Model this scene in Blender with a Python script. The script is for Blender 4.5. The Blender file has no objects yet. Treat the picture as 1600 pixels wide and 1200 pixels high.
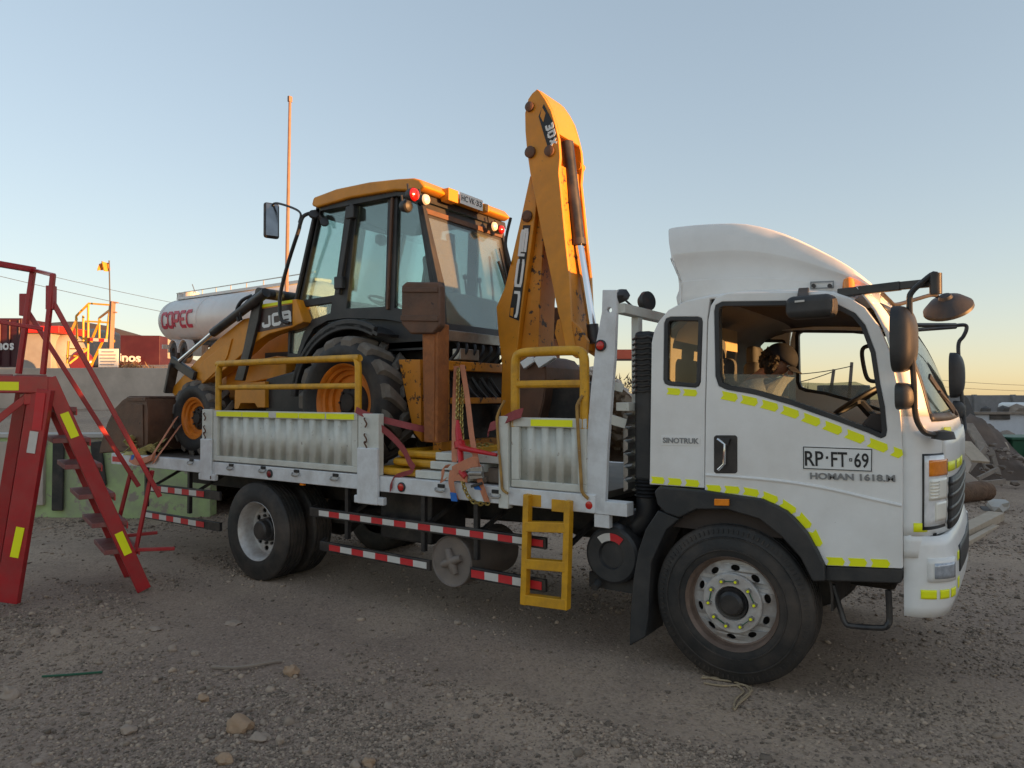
import bpy, bmesh, math, random
import numpy as np
from mathutils import Vector, Matrix, noise
from mathutils.geometry import tessellate_polygon
random.seed(7)
SC = bpy.context.scene
COL = SC.collection
R = math.radians
# ------------------------------------------------------------------ camera
FPX = 1110.0                      # focal length in pixels of the 1600 px wide photograph
YAW, PITCH = R(34.2), math.atan(20 / 1110.0)
CAM = Vector((1.40, -4.55, 1.83))
cd = bpy.data.cameras.new('camera')
cam = bpy.data.objects.new('camera', cd); COL.objects.link(cam)
cam.location = CAM; cam.rotation_euler = (R(90) + PITCH, 0, YAW)
cd.sensor_width = 36; cd.lens = 36 * FPX / 1600; cd.clip_start = .05; cd.clip_end = 5000
SC.camera = cam
# ------------------------------------------------------------------ light
SUN_EL, SUN_AZ = R(3.6), R(6)      # azimuth measured from +X towards +Y
w = bpy.data.worlds.new('World'); SC.world = w; w.use_nodes = True
nt = w.node_tree; nt.nodes.clear()
sky = nt.nodes.new('ShaderNodeTexSky'); sky.sky_type = 'NISHITA'; sky.sun_disc = False
sky.sun_elevation = SUN_EL; sky.sun_rotation = R(90) - SUN_AZ
sky.altitude = 300; sky.air_density = 1.0; sky.dust_density = 0.45; sky.ozone_density = 1.9
bg = nt.nodes.new('ShaderNodeBackground'); bg.inputs[1].default_value = .15
ow = nt.nodes.new('ShaderNodeOutputWorld')
gm = nt.nodes.new('ShaderNodeGamma'); gm.inputs[1].default_value = .53
hs_ = nt.nodes.new('ShaderNodeHueSaturation'); hs_.inputs['Saturation'].default_value = .92; hs_.inputs['Value'].default_value = 1.0
nt.links.new(sky.outputs[0], gm.inputs[0]); nt.links.new(gm.outputs[0], hs_.inputs['Color']); tn = nt.nodes.new('ShaderNodeMix'); tn.data_type = 'RGBA'; tn.blend_type = 'MULTIPLY'; tn.inputs[0].default_value = 1; tn.inputs[7].default_value = (1.03, .985, .985, 1)
nt.links.new(hs_.outputs[0], tn.inputs[6]); nt.links.new(tn.outputs[2], bg.inputs[0]); nt.links.new(bg.outputs[0], ow.inputs[0])
ld = bpy.data.lights.new('sun', 'SUN'); sun = bpy.data.objects.new('sun', ld); COL.objects.link(sun)
ld.energy = 3.5; ld.angle = R(.5); ld.color = (1, .47, .16)
sdir = Vector((math.cos(SUN_EL) * math.cos(SUN_AZ), math.cos(SUN_EL) * math.sin(SUN_AZ), math.sin(SUN_EL)))
sun.rotation_euler = sdir.to_track_quat('Z', 'Y').to_euler()
SC.view_settings.view_transform = 'Standard'; SC.view_settings.look = 'None'
SC.view_settings.gamma = 1; SC.view_settings.use_curve_mapping = False
SC.view_settings.exposure = 1.92
# ------------------------------------------------------------------ sight lines: photo pixel -> place in the yard
_r = Vector((math.cos(YAW), math.sin(YAW), 0)); _f0 = Vector((-math.sin(YAW), math.cos(YAW), 0)); _u0 = Vector((0, 0, 1))
_f = _f0 * math.cos(PITCH) + _u0 * math.sin(PITCH); _u = -_f0 * math.sin(PITCH) + _u0 * math.cos(PITCH)
def ray(px, py): return _f + _r * ((px - 800) / FPX) + _u * ((600 - py) / FPX)
def atY(px, py, Y=0.0):
    d = ray(px, py); return CAM + d * ((Y - CAM.y) / d.y)
def atX(px, py, X):
    d = ray(px, py); return CAM + d * ((X - CAM.x) / d.x)
def atZ(px, py, Z=0.0):
    d = ray(px, py); return CAM + d * ((Z - CAM.z) / d.z)
def atD(px, py, D):
    d = ray(px, py); return CAM + d * (D / d.dot(_f0))
def V(*a): return Vector(a)
# ------------------------------------------------------------------ materials
def mat(name, col, rough=.5, metal=0, var=.10, vs=4, chips=None, dirt=None, bump=None, island=0, rvar=.1, coat=0, detail=6):
    m = bpy.data.materials.new(name); m.use_nodes = True
    t = m.node_tree; N = t.nodes; L = t.links; b = N['Principled BSDF']
    tc = N.new('ShaderNodeTexCoord')
    def nz(scale, det=detail, rg=.6):
        n = N.new('ShaderNodeTexNoise'); n.inputs['Scale'].default_value = scale
        n.inputs['Detail'].default_value = det; n.inputs['Roughness'].default_value = rg
        L.new(tc.outputs['Object'], n.inputs['Vector']); return n
    def ramp(src, a, c):
        r = N.new('ShaderNodeMapRange'); r.inputs[1].default_value = a; r.inputs[2].default_value = c
        r.clamp = True; L.new(src, r.inputs[0]); return r.outputs[0]
    def mix(fac, a, c):
        x = N.new('ShaderNodeMix'); x.data_type = 'RGBA'
        if hasattr(fac, 'links'): L.new(fac, x.inputs[0])
        else: x.inputs[0].default_value = fac
        for i, q in ((6, a), (7, c)):
            if hasattr(q, 'links'): L.new(q, x.inputs[i])
            else: x.inputs[i].default_value = (*q, 1)
        return x.outputs[2]
    n1 = nz(vs)
    lo = tuple(max(0, c * (1 - var)) for c in col); hi = tuple(min(1, c * (1 + var)) for c in col)
    out = mix(ramp(n1.outputs[0], .3, .7), lo, hi)
    if island:
        g = N.new('ShaderNodeNewGeometry'); h = N.new('ShaderNodeHueSaturation')
        L.new(out, h.inputs['Color'])
        L.new(ramp2(t, g.outputs['Random Per Island'], 1 - island, 1 + island), h.inputs['Value']); out = h.outputs[0]
    if dirt:
        dc, da, ds = dirt; n2 = nz(ds, 8, .65); f = ramp(n2.outputs[0], .42, .72)
        mm = N.new('ShaderNodeMath'); mm.operation = 'MULTIPLY'; L.new(f, mm.inputs[0]); mm.inputs[1].default_value = da
        out = mix(mm.outputs[0], out, dc)
    cf = None
    if chips:
        cc, thr, cs = chips; n3 = nz(cs, 10, .7); cf = ramp(n3.outputs[0], thr, thr + .035); out = mix(cf, out, cc)
    L.new(out, b.inputs['Base Color'])
    n4 = nz(vs * 2.3); L.new(ramp2(t, n4.outputs[0], max(.03, rough - rvar), min(1, rough + rvar)), b.inputs['Roughness'])
    b.inputs['Metallic'].default_value = metal
    if coat: b.inputs['Coat Weight'].default_value = coat; b.inputs['Coat Roughness'].default_value = .08
    if bump:
        bs, bc = bump; n5 = nz(bc, 8, .6); bp = N.new('ShaderNodeBump'); bp.inputs['Strength'].default_value = bs
        bp.inputs['Distance'].default_value = .02; L.new(n5.outputs[0], bp.inputs['Height']); L.new(bp.outputs[0], b.inputs['Normal'])
    return m
def ramp2(t, src, a, c):
    r = t.nodes.new('ShaderNodeMapRange'); r.inputs[3].default_value = a; r.inputs[4].default_value = c
    t.links.new(src, r.inputs[0]); return r.outputs[0]
def glass(name, tint, refl=1.0, rough=.02, dust=0):
    m = bpy.data.materials.new(name); m.use_nodes = True; t = m.node_tree; N = t.nodes; N.clear()
    o = N.new('ShaderNodeOutputMaterial'); tr = N.new('ShaderNodeBsdfTransparent'); tr.inputs[0].default_value = (*tint, 1)
    gl = N.new('ShaderNodeBsdfGlossy'); gl.inputs['Roughness'].default_value = rough
    fr = N.new('ShaderNodeFresnel'); fr.inputs[0].default_value = 1.45
    mu = N.new('ShaderNodeMath'); mu.operation = 'MULTIPLY'; mu.inputs[1].default_value = refl
    mx = N.new('ShaderNodeMixShader'); L = t.links
    L.new(fr.outputs[0], mu.inputs[0]); L.new(mu.outputs[0], mx.inputs[0]); L.new(tr.outputs[0], mx.inputs[1]); L.new(gl.outputs[0], mx.inputs[2])
    last = mx
    if dust:
        df = N.new('ShaderNodeBsdfDiffuse'); df.inputs[0].default_value = (.55, .55, .5, 1)
        tc = N.new('ShaderNodeTexCoord'); n = N.new('ShaderNodeTexNoise'); n.inputs['Scale'].default_value = 3; n.inputs['Detail'].default_value = 8
        L.new(tc.outputs['Object'], n.inputs['Vector']); f = ramp2(t, n.outputs[0], dust * .5, dust * 1.4)
        m2 = N.new('ShaderNodeMixShader'); L.new(f, m2.inputs[0]); L.new(mx.outputs[0], m2.inputs[1]); L.new(df.outputs[0], m2.inputs[2]); last = m2
    L.new(last.outputs[0], o.inputs[0]); return m
RUST = (.13, .045, .02); DUST = (.24, .19, .15)
M = dict(
 white=mat('white_cab_paint', (.87, .855, .83), .36, var=.04, dirt=((.42, .36, .29), .30, 1.3), chips=((.40, .33, .26), .70, 30), coat=.25, vs=2),
 oldwhite=mat('worn_white_paint', (.68, .68, .62), .55, var=.07, dirt=((.34, .30, .22), .45, 3), chips=((.16, .09, .05), .64, 17), bump=(.12, 40)),
 bedwhite=mat('bed_white_paint', (.74, .75, .76), .45, var=.06, dirt=(DUST, .4, 5), chips=((.12, .09, .07), .70, 18)),
 railyel=mat('worn_yellow_paint', (.72, .36, .015), .45, var=.12, dirt=((.20, .09, .02), .55, 7), chips=((.06, .035, .02), .655, 20), bump=(.1, 50)),
 jcb=mat('machine_yellow_paint', (.72, .272, .010), .40, var=.12, dirt=((.40, .17, .03), .55, 2.5), chips=((.10, .04, .02), .665, 14)),
 jcbrust=mat('worn_machine_yellow', (.66, .24, .012), .5, var=.2, vs=8, dirt=((.34, .11, .02), .6, 4), chips=((.05, .025, .015), .56, 13), bump=(.15, 30)),
 rustyel=mat('rusted_machine_yellow', (.34, .11, .025), .65, var=.3, vs=9, dirt=((.15, .05, .02), .9, 4), chips=((.52, .20, .02), .62, 9), bump=(.3, 35)),
 rust=mat('brown_rusty_steel', (.12, .065, .042), .6, .25, var=.3, vs=5, dirt=((.19, .085, .045), .8, 3), chips=((.05, .03, .025), .63, 9), bump=(.25, 30)),
 black=mat('black_plastic', (.022, .024, .027), .5, var=.2, dirt=(DUST, .16, 3), bump=(.06, 60)),
 blackpaint=mat('black_steel_paint', (.016, .016, .018), .42, var=.2, dirt=(DUST, .25, 5)),
 dark=mat('dirty_chassis_black', (.016, .014, .013), .7, var=.3, dirt=((.10, .07, .05), .45, 6), bump=(.2, 30)),
 rubber=mat('tyre_rubber', (.020, .019, .019), .62, var=.25, vs=9, dirt=((.12, .09, .07), .6, 3.2), bump=(.15, 70)),
 dustrub=mat('dusty_tread_rubber', (.15, .13, .11), .85, var=.25, vs=9, dirt=((.24, .20, .16), .7, 6), bump=(.3, 60)),
 rim=mat('wheel_steel', (.56, .54, .52), .45, .25, var=.15, vs=8, dirt=((.22, .13, .08), .6, 7), bump=(.06, 60)),
 rimbrown=mat('dirty_rim_steel', (.20, .14, .11), .55, .3, var=.25, vs=8, dirt=((.10, .06, .04), .6, 6)),
 orange=mat('orange_wheel_paint', (.75, .21, .01), .45, var=.15, dirt=((.25, .08, .02), .5, 6)),
 tape=mat('yellow_reflective_tape', (.93, .95, .005), .4, var=.03),
 tapered=mat('red_reflective_tape', (.62, .022, .03), .4, var=.06, dirt=(DUST, .15, 9)),
 tapewhite=mat('white_reflective_tape', (.66, .64, .60), .4, var=.06, dirt=(DUST, .25, 9)),
 redpaint=mat('red_stair_paint', (.42, .014, .020), .40, var=.18, dirt=((.24, .07, .06), .5, 5), chips=((.36, .20, .18), .69, 24), coat=.15),
 redtread=mat('worn_red_tread', (.24, .06, .055), .7, var=.2, dirt=(DUST, .6, 8)),
 chrome=mat('chromed_rod', (.75, .76, .78), .12, 1, var=.03, rvar=.04),
 steel=mat('bare_steel', (.38, .37, .35), .4, .8, var=.15, dirt=((.16, .09, .05), .5, 9)),
 brass=mat('yellow_zinc_chain', (.50, .38, .12), .35, .85, var=.2, dirt=((.2, .13, .05), .5, 20)),
 lampred=mat('red_lamp_lens', (.55, .015, .01), .15, var=.05, rvar=.03, coat=.5),
 darkred=mat('dark_red_marker', (.20, .015, .02), .25, var=.05, coat=.4),
 lampwhite=mat('clear_lamp_lens', (.90, .86, .76), .15, var=.05, coat=.5),
 lampclear=mat('headlamp_reflector', (.86, .86, .86), .2, .1, var=.15, vs=14, rvar=.06, coat=.8),
 amber=mat('amber_lens', (.95, .26, .01), .15, var=.15, vs=30, coat=.5),
 strap=mat('faded_orange_strap', (.62, .24, .13), .85, var=.1, vs=20, dirt=((.36, .16, .10), .5, 8), bump=(.3, 120)),
 redstrap=mat('faded_red_strap', (.30, .06, .06), .85, var=.12, vs=20, bump=(.3, 120)),
 blue=mat('blue_strap_end', (.03, .16, .55), .7, var=.1),
 binder=mat('red_binder_paint', (.55, .015, .02), .35, var=.12, chips=((.2, .1, .08), .72, 20)),
 rag=mat('pale_yellow_webbing', (.46, .41, .16), .9, var=.2, vs=14, bump=(.3, 60)),
 concrete=mat('grey_concrete', (.50, .42, .355), .9, var=.14, vs=2, dirt=((.36, .295, .24), .6, 1.2), bump=(.4, 12)),
 concgrey=mat('grey_block_wall', (.26, .25, .245), .9, var=.15, vs=2, dirt=((.17, .155, .15), .5, 1.5), bump=(.3, 12)),
 green=mat('peeling_green_paint', (.42, .53, .25), .85, var=.12, vs=2, dirt=((.33, .32, .24), .9, 2.5), chips=((.34, .29, .24), .54, 2.2), bump=(.3, 14)),
 ledge=mat('whitewashed_ledge', (.52, .49, .45), .85, var=.12, dirt=(DUST, .5, 2)),
 whitewall=mat('white_wall', (.62, .63, .66), .8, var=.05, dirt=((.4, .38, .36), .3, .8)),
 contred=mat('maroon_container_paint', (.055, .007, .013), .5, var=.12, vs=1.5, dirt=((.10, .03, .03), .4, 1)),
 lettering=mat('white_lettering', (.78, .78, .76), .5, var=.03),
 letgrey=mat('grey_lettering', (.25, .26, .27), .35, .4, var=.05),
 letred=mat('red_lettering', (.48, .02, .06), .5, var=.05),
 letblack=mat('black_lettering', (.012, .012, .013), .5, var=.05),
 plate=mat('plate_white', (.80, .80, .78), .35, var=.02),
 tank=mat('tanker_silver_paint', (.66, .66, .65), .4, 0, var=.05, vs=1, dirt=((.33, .29, .26), .3, 1)),
 cream=mat('cream_sunlit_trim', (.46, .38, .26), .6, var=.08),  # pale warm colour paints in sunlight on the far cab pillars
 inner=mat('brown_headlining', (.055, .042, .036), .85, var=.12),
 innerlight=mat('pale_cab_trim', (.24, .21, .18), .7, var=.08),
 seat=mat('grey_seat_cloth', (.09, .09, .095), .9, var=.15, vs=15),
 curtain=mat('pale_curtain_cloth', (.50, .36, .2), .9, var=.15, vs=5),
 skin=mat('skin', (.36, .17, .10), .55, var=.08),
 hair=mat('dark_curly_hair', (.022, .014, .01), .6, var=.4, vs=40, bump=(.8, 60)),
 shirt=mat('pale_grey_shirt', (.36, .37, .40), .9, var=.1, vs=10, bump=(.2, 30)),
 cap=mat('navy_cap_cloth', (.007, .008, .016), .8, var=.15, vs=10),
 trousers=mat('dark_trousers', (.03, .035, .05), .9, var=.1),
 wood=mat('grey_weathered_board', (.30, .24, .19), .85, var=.2, vs=5, dirt=((.17, .135, .11), .7, 3), bump=(.3, 18)),
 plank=mat('pale_plank', (.48, .38, .28), .8, var=.15, vs=5, dirt=((.3, .23, .17), .5, 4), bump=(.2, 25)),
 bark=mat('rough_brown_log', (.17, .095, .055), .9, var=.35, vs=9, dirt=((.08, .05, .03), .7, 5), bump=(1, 18)),
 scrap=mat('dark_scrap_sheet', (.085, .075, .068), .7, .2, var=.3, dirt=((.16, .12, .09), .6, 3), bump=(.3, 14)),
 gbin=mat('green_dumpster_paint', (.018, .10, .05), .5, var=.12, dirt=((.05, .08, .05), .4, 4)),
 stone=mat('field_stone', (.36, .275, .21), .85, var=.2, vs=9, dirt=((.2, .15, .12), .5, 9), bump=(.4, 25)),
 tanstone=mat('tan_stone', (.40, .26, .16), .85, var=.2, vs=9, dirt=((.2, .14, .1), .6, 9), bump=(.4, 25)),
 pole=mat('weathered_pole', (.30, .19, .14), .8, var=.15),
 gypole=mat('grey_timber_pole', (.16, .13, .11), .9, var=.15),
 flag=mat('orange_flag_cloth', (.75, .30, .04), .8, var=.25, vs=6),
 hill=mat('bare_hill', (.07, .055, .05), .95, var=.15, vs=.05, bump=(.5, .3)),
 brush=mat('dry_brush', (.17, .12, .075), .95, var=.3, vs=2),
 fibre=mat('dry_palm_fibre', (.36, .27, .17), .9, var=.2, vs=20),
 hose=mat('rubber_hose', (.02, .02, .022), .45, var=.1),
 roofred=mat('bright_red_roof', (.62, .03, .02), .5, var=.1),
 rustrod=mat('chipped_yellow_rod', (.42, .24, .06), .6, var=.2, vs=9, dirt=((.14, .06, .03), .8, 6), chips=((.5, .47, .4), .6, 12)),
 bedfloor=mat('worn_bed_plate', (.13, .115, .10), .7, .3, var=.2, dirt=((.22, .18, .14), .6, 3)),
 earth=mat('dark_earth', (.16, .115, .09), .95, var=.25, vs=2, dirt=((.09, .07, .06), .6, 3), bump=(.6, 9)),
 earthrock=mat('brown_rubble', (.20, .155, .125), .9, var=.2, vs=4, island=.45, bump=(.5, 14)),
 fogglass=mat('grey_lamp_glass', (.42, .45, .50), .12, .3, var=.3, vs=25, coat=.8),
 decalbrown=mat('dark_brown_decal', (.035, .013, .012), .4, var=.05),
 plaster=mat('dull_white_paint', (.34, .33, .31), .7, var=.1, vs=1, dirt=((.24, .21, .18), .5, 1.5)),
 dullmirror=mat('darkened_mirror_glass', (.20, .22, .235), .18, 1, var=.25, vs=6),  # dark metal colour stands in for a dim reflection
 mirror=mat('mirror_glass', (.75, .78, .8), .04, 1, var=.02, rvar=.02),
)
M['glass'] = glass('clear_glass', (.86, .91, .90), .8)
M['tint'] = glass('green_tinted_glass', (.82, .93, .91), .6, .03, dust=.03)
M['dusty'] = glass('dusty_rear_glass', (.84, .92, .90), .7, .04, dust=.09)
M['lowglass'] = glass('half_open_glass', (.66, .70, .68), .55, .03, dust=.16)
# ------------------------------------------------------------------ mesh building
WL = {}
class MB:
    def __init__(s): s.v = []; s.f = []
    def add(s, vs, fs):
        o = len(s.v); s.v += [tuple(p) for p in vs]; s.f += [tuple(i + o for i in f) for f in fs]; return s
    def bb(s, x0, x1, y0, y1, z0, z1):
        return s.add([(x, y, z) for x in (x0, x1) for y in (y0, y1) for z in (z0, z1)],
                     [(0, 1, 3, 2), (4, 6, 7, 5), (0, 4, 5, 1), (2, 3, 7, 6), (0, 2, 6, 4), (1, 5, 7, 3)])
    def box(s, c, size, ax=None, az=None):
        ax = Vector(ax or (1, 0, 0)).normalized(); az = Vector(az or (0, 0, 1)); ay = az.cross(ax).normalized(); az = ax.cross(ay)
        c = Vector(c); h = [q / 2 for q in size]
        return s.add([c + ax * h[0] * i + ay * h[1] * j + az * h[2] * k for i in (-1, 1) for j in (-1, 1) for k in (-1, 1)],
                     [(0, 1, 3, 2), (4, 6, 7, 5), (0, 4, 5, 1), (2, 3, 7, 6), (0, 2, 6, 4), (1, 5, 7, 3)])
    def bar(s, p0, p1, wd, ht, up=(0, 0, 1)):
        p0 = Vector(p0); p1 = Vector(p1); d = p1 - p0; u = Vector(up)
        if abs(d.normalized().dot(u)) > .98: u = Vector((1, 0, 0))
        return s.box((p0 + p1) / 2, (d.length, wd, ht), d, u - d.normalized() * u.dot(d.normalized()))
    def tube(s, pts, r, n=10, caps=True, closed=False):
        pts = [Vector(p) for p in pts]; k = len(pts); vs = []; fs = []
        rr = r if isinstance(r, (list, tuple)) else [r] * k
        prev = None
        for i in range(k):
            if closed: t = pts[(i + 1) % k] - pts[i - 1]
            else: t = pts[min(i + 1, k - 1)] - pts[max(i - 1, 0)]
            t.normalize()
            if prev is None:
                a = Vector((0, 0, 1)) if abs(t.z) < .9 else Vector((1, 0, 0)); nrm = (a - t * a.dot(t)).normalized()
            else: nrm = (prev - t * prev.dot(t)).normalized()
            prev = nrm; bn = t.cross(nrm)
            for j in range(n):
                q = 2 * math.pi * j / n; vs.append(pts[i] + (nrm * math.cos(q) + bn * math.sin(q)) * rr[i])
        for i in range(k if closed else k - 1):
            for j in range(n):
                a = i * n + j; b = i * n + (j + 1) % n; c = ((i + 1) % k) * n + (j + 1) % n; d = ((i + 1) % k) * n + j; fs.append((a, b, c, d))
        if caps and not closed: fs.append(tuple(range(n))); fs.append(tuple(range((k - 1) * n, k * n)))
        return s.add(vs, fs)
    def cyl(s, p0, p1, r0, r1=None, n=20): return s.tube([p0, p1], [r0, r0 if r1 is None else r1], n)
    def lathe(s, prof, c, axis=(0, 1, 0), n=48, cap=False):
        c = Vector(c); a = Vector(axis).normalized(); u = Vector((0, 0, 1)) if abs(a.z) < .9 else Vector((1, 0, 0))
        u = (u - a * u.dot(a)).normalized(); v = a.cross(u); vs = []; fs = []; k = len(prof)
        for j in range(n):
            q = 2 * math.pi * j / n; d = u * math.cos(q) + v * math.sin(q)
            for r, h in prof: vs.append(c + d * r + a * h)
        for j in range(n):
            for i in range(k - 1):
                fs.append((j * k + i, j * k + i + 1, ((j + 1) % n) * k + i + 1, ((j + 1) % n) * k + i))
        if cap: fs.append(tuple(j * k for j in range(n))); fs.append(tuple(j * k + k - 1 for j in range(n)))
        return s.add(vs, fs)
    def prism(s, loops, vec):
        """flat outline (first loop) with holes (other loops), given thickness vec"""
        vec = Vector(vec); loops = [[Vector(p) for p in l] for l in loops]
        allp = [p for l in loops for p in l]; n = len(allp)
        tri = tessellate_polygon(loops) if len(loops) > 1 else [tuple(range(n))]
        fs = [tuple(t) for t in tri] + [tuple(i + n for i in t[::-1]) for t in tri]; o = 0
        for l in loops:
            k = len(l)
            for i in range(k): fs.append((o + i, o + (i + 1) % k, n + o + (i + 1) % k, n + o + i))
            o += k
        return s.add(allp + [p + vec for p in allp], fs)
    def ext(s, px, Y0, Y1, *holes, Yp=None):
        Yp = Y0 if Yp is None else Yp
        ls = []
        for l in (px,) + holes:
            q = [atY(a, b, Yp) for a, b in l]; ls.append([V(p.x, Y0, p.z) for p in q])
        return s.prism(ls, (0, Y1 - Y0, 0))
    def ribbon(s, pts, wv, th=.004):
        pts = [Vector(p) for p in pts]; k = len(pts); vs = []; fs = []
        wvs = wv if isinstance(wv, list) else [wv] * k
        for i, p in enumerate(pts):
            t = (pts[min(i + 1, k - 1)] - pts[max(i - 1, 0)]).normalized(); wd = Vector(wvs[i]); nn = t.cross(wd)
            nn = nn.normalized() * th / 2 if nn.length > 1e-6 else Vector((0, 0, th / 2))
            vs += [p - wd / 2 - nn, p + wd / 2 - nn, p + wd / 2 + nn, p - wd / 2 + nn]
        for i in range(k - 1):
            for j in range(4): fs.append((i * 4 + j, i * 4 + (j + 1) % 4, i * 4 + 4 + (j + 1) % 4, i * 4 + 4 + j))
        fs += [(0, 1, 2, 3), tuple(range(k * 4 - 4, k * 4))]
        return s.add(vs, fs)
    def grid(s, fn, nu, nv):
        vs = [fn(i / nu, j / nv) for i in range(nu + 1) for j in range(nv + 1)]
        return s.add(vs, [(i * (nv + 1) + j, i * (nv + 1) + j + 1, (i + 1) * (nv + 1) + j + 1, (i + 1) * (nv + 1) + j) for i in range(nu) for j in range(nv)])
    def blob(s, c, rad, seed=0, amt=.25, sub=2, flat=1):
        bm = bmesh.new(); bmesh.ops.create_icosphere(bm, subdivisions=sub, radius=1); bm.verts.index_update()
        vs = []
        for v in bm.verts:
            k = 1 + amt * noise.noise(v.co * 1.3 + V(seed * 3.7, seed * 1.3, 0)) * 1.6
            vs.append(Vector(c) + V(v.co.x * rad[0] * k, v.co.y * rad[1] * k, v.co.z * rad[2] * k * flat))
        fs = [tuple(v.index for v in f.verts) for f in bm.faces]; bm.free(); return s.add(vs, fs)
    def build(s, name, m, parent=None, bevel=0, ang=35, label=None, solid=0, kind=None, seg=2, up=0):
        me = bpy.data.meshes.new(name); vs = s.v
        xs = [min(p[i] for p in vs) for i in range(3)]; ys = [max(p[i] for p in vs) for i in range(3)]
        c = Vector([(a + b) / 2 for a, b in zip(xs, ys)])
        if parent is None: c.z = xs[2]
        me.from_pydata([tuple(Vector(p) - c) for p in vs], [], s.f)
        bm = bmesh.new(); bm.from_mesh(me); bmesh.ops.remove_doubles(bm, verts=bm.verts, dist=1e-5); bmesh.ops.recalc_face_normals(bm, faces=bm.faces)
        if up:
            for f in bm.faces:
                if f.normal.z < 0: f.normal_flip()
        la = R(ang)
        for f in bm.faces: f.smooth = True
        for e in bm.edges:
            if len(e.link_faces) == 2 and e.calc_face_angle(0) > la: e.smooth = False
        bm.to_mesh(me); bm.free()
        me.materials.append(M[m] if isinstance(m, str) else m)
        o = bpy.data.objects.new(name, me); COL.objects.link(o); put(o, c, parent)
        if solid: q = o.modifiers.new('thickness', 'SOLIDIFY'); q.thickness = solid; q.offset = -1
        if bevel:
            q = o.modifiers.new('bevel', 'BEVEL'); q.width = bevel; q.segments = seg; q.limit_method = 'ANGLE'; q.angle_limit = R(40); q.harden_normals = True
        if label: o['label'] = label
        if kind: o['kind'] = kind
        return o
def put(o, wloc, parent):
    WL[o.name] = Vector(wloc)
    if parent is not None: o.parent = parent; o.location = Vector(wloc) - WL[parent.name]
    else: o.location = wloc
def empty(name, loc, label, cat, group=None):
    o = bpy.data.objects.new(name, None); COL.objects.link(o); o.empty_display_size = .2; put(o, loc, None); return tag(o, label, cat, group)
def tag(o, label, cat, group=None):
    o['label'] = label; o['category'] = cat
    if group: o['group'] = group
    return o
def twin(o, off, parent):
    c = o.copy(); COL.objects.link(c); put(c, WL[o.name] + Vector(off), parent); return c
def lerp(a, b, t): return a + (b - a) * t
def rnd(a, b): return random.uniform(a, b)
def smooth_path(pts, n=6, closed=False):
    pts = [Vector(p) for p in pts]; k = len(pts); out = []
    for i in range(k if closed else k - 1):
        g = (lambda j: pts[j % k]) if closed else (lambda j: pts[max(0, min(k - 1, j))])
        a, b, c, d = g(i - 1), g(i), g(i + 1), g(i + 2)
        for j in range(n):
            t = j / n; out.append(.5 * ((2 * b) + (c - a) * t + (2 * a - 5 * b + 4 * c - d) * t * t + (3 * b - a - 3 * c + d) * t ** 3))
    if not closed: out.append(pts[-1])
    return out
def spx(pts, n=4, closed=True): return [(p.x, p.y) for p in smooth_path([V(a, b, 0) for a, b in pts], n, closed)]
def text(name, body, m, parent, p0, xd, up, width, height, depth=.004, off=.0, shear=0):
    cu = bpy.data.curves.new(name, 'FONT'); cu.body = body; cu.offset = off; cu.extrude = .01; cu.resolution_u = 3
    o = bpy.data.objects.new('tmp', cu); COL.objects.link(o); bpy.context.view_layer.update()
    me0 = bpy.data.meshes.new_from_object(o.evaluated_get(bpy.context.evaluated_depsgraph_get()))
    co = [v.co.copy() for v in me0.vertices]; fs = [tuple(p.vertices) for p in me0.polygons]
    bpy.data.objects.remove(o); bpy.data.meshes.remove(me0)
    x0 = min(c.x for c in co); x1 = max(c.x for c in co); y0 = min(c.y for c in co); y1 = max(c.y for c in co)
    xd = Vector(xd).normalized(); up = Vector(up).normalized(); nn = xd.cross(up); b = MB()
    b.add([Vector(p0) + xd * ((c.x - x0) / (x1 - x0) * width + shear * (c.y - y0) / (y1 - y0)) + up * ((c.y - y0) / (y1 - y0) * height) + nn * ((c.z + .01) / .02 * depth) for c in co], fs)
    return b.build(name, m, parent, ang=20)
def arrows(parent, path, ln, gap, wd, th=.003, nvec=(0, -1, 0), start=0.0, name='reflective_chevron', maxn=99, m='tape'):
    """row of arrow-shaped tape pieces along a polyline lying on the body side"""
    path = [Vector(p) for p in path]; seg = [(path[i + 1] - path[i]).length for i in range(len(path) - 1)]; tot = sum(seg)
    def at(s):
        s = max(0, min(tot, s)); i = 0
        while i < len(seg) - 1 and s > seg[i]: s -= seg[i]; i += 1
        return path[i] + (path[i + 1] - path[i]) * (s / seg[i])
    nv = Vector(nvec).normalized(); s = start; k = 0
    while s + ln * .55 < tot and k < maxn:
        a = at(s); e = at(min(s + ln, tot)); t = (e - a).normalized(); L = (e - a).length; up = nv.cross(t); b = MB()
        n_ = wd * .45
        pts = [a + up * wd * .5, a + t * (L - n_ * .6) + up * wd * .5, a + t * L, a + t * (L - n_ * .6) - up * wd * .5, a - up * wd * .5, a + t * n_ * .6]
        b.prism([pts], nv * th); b.build(name, m, parent); s += ln + gap; k += 1
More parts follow.
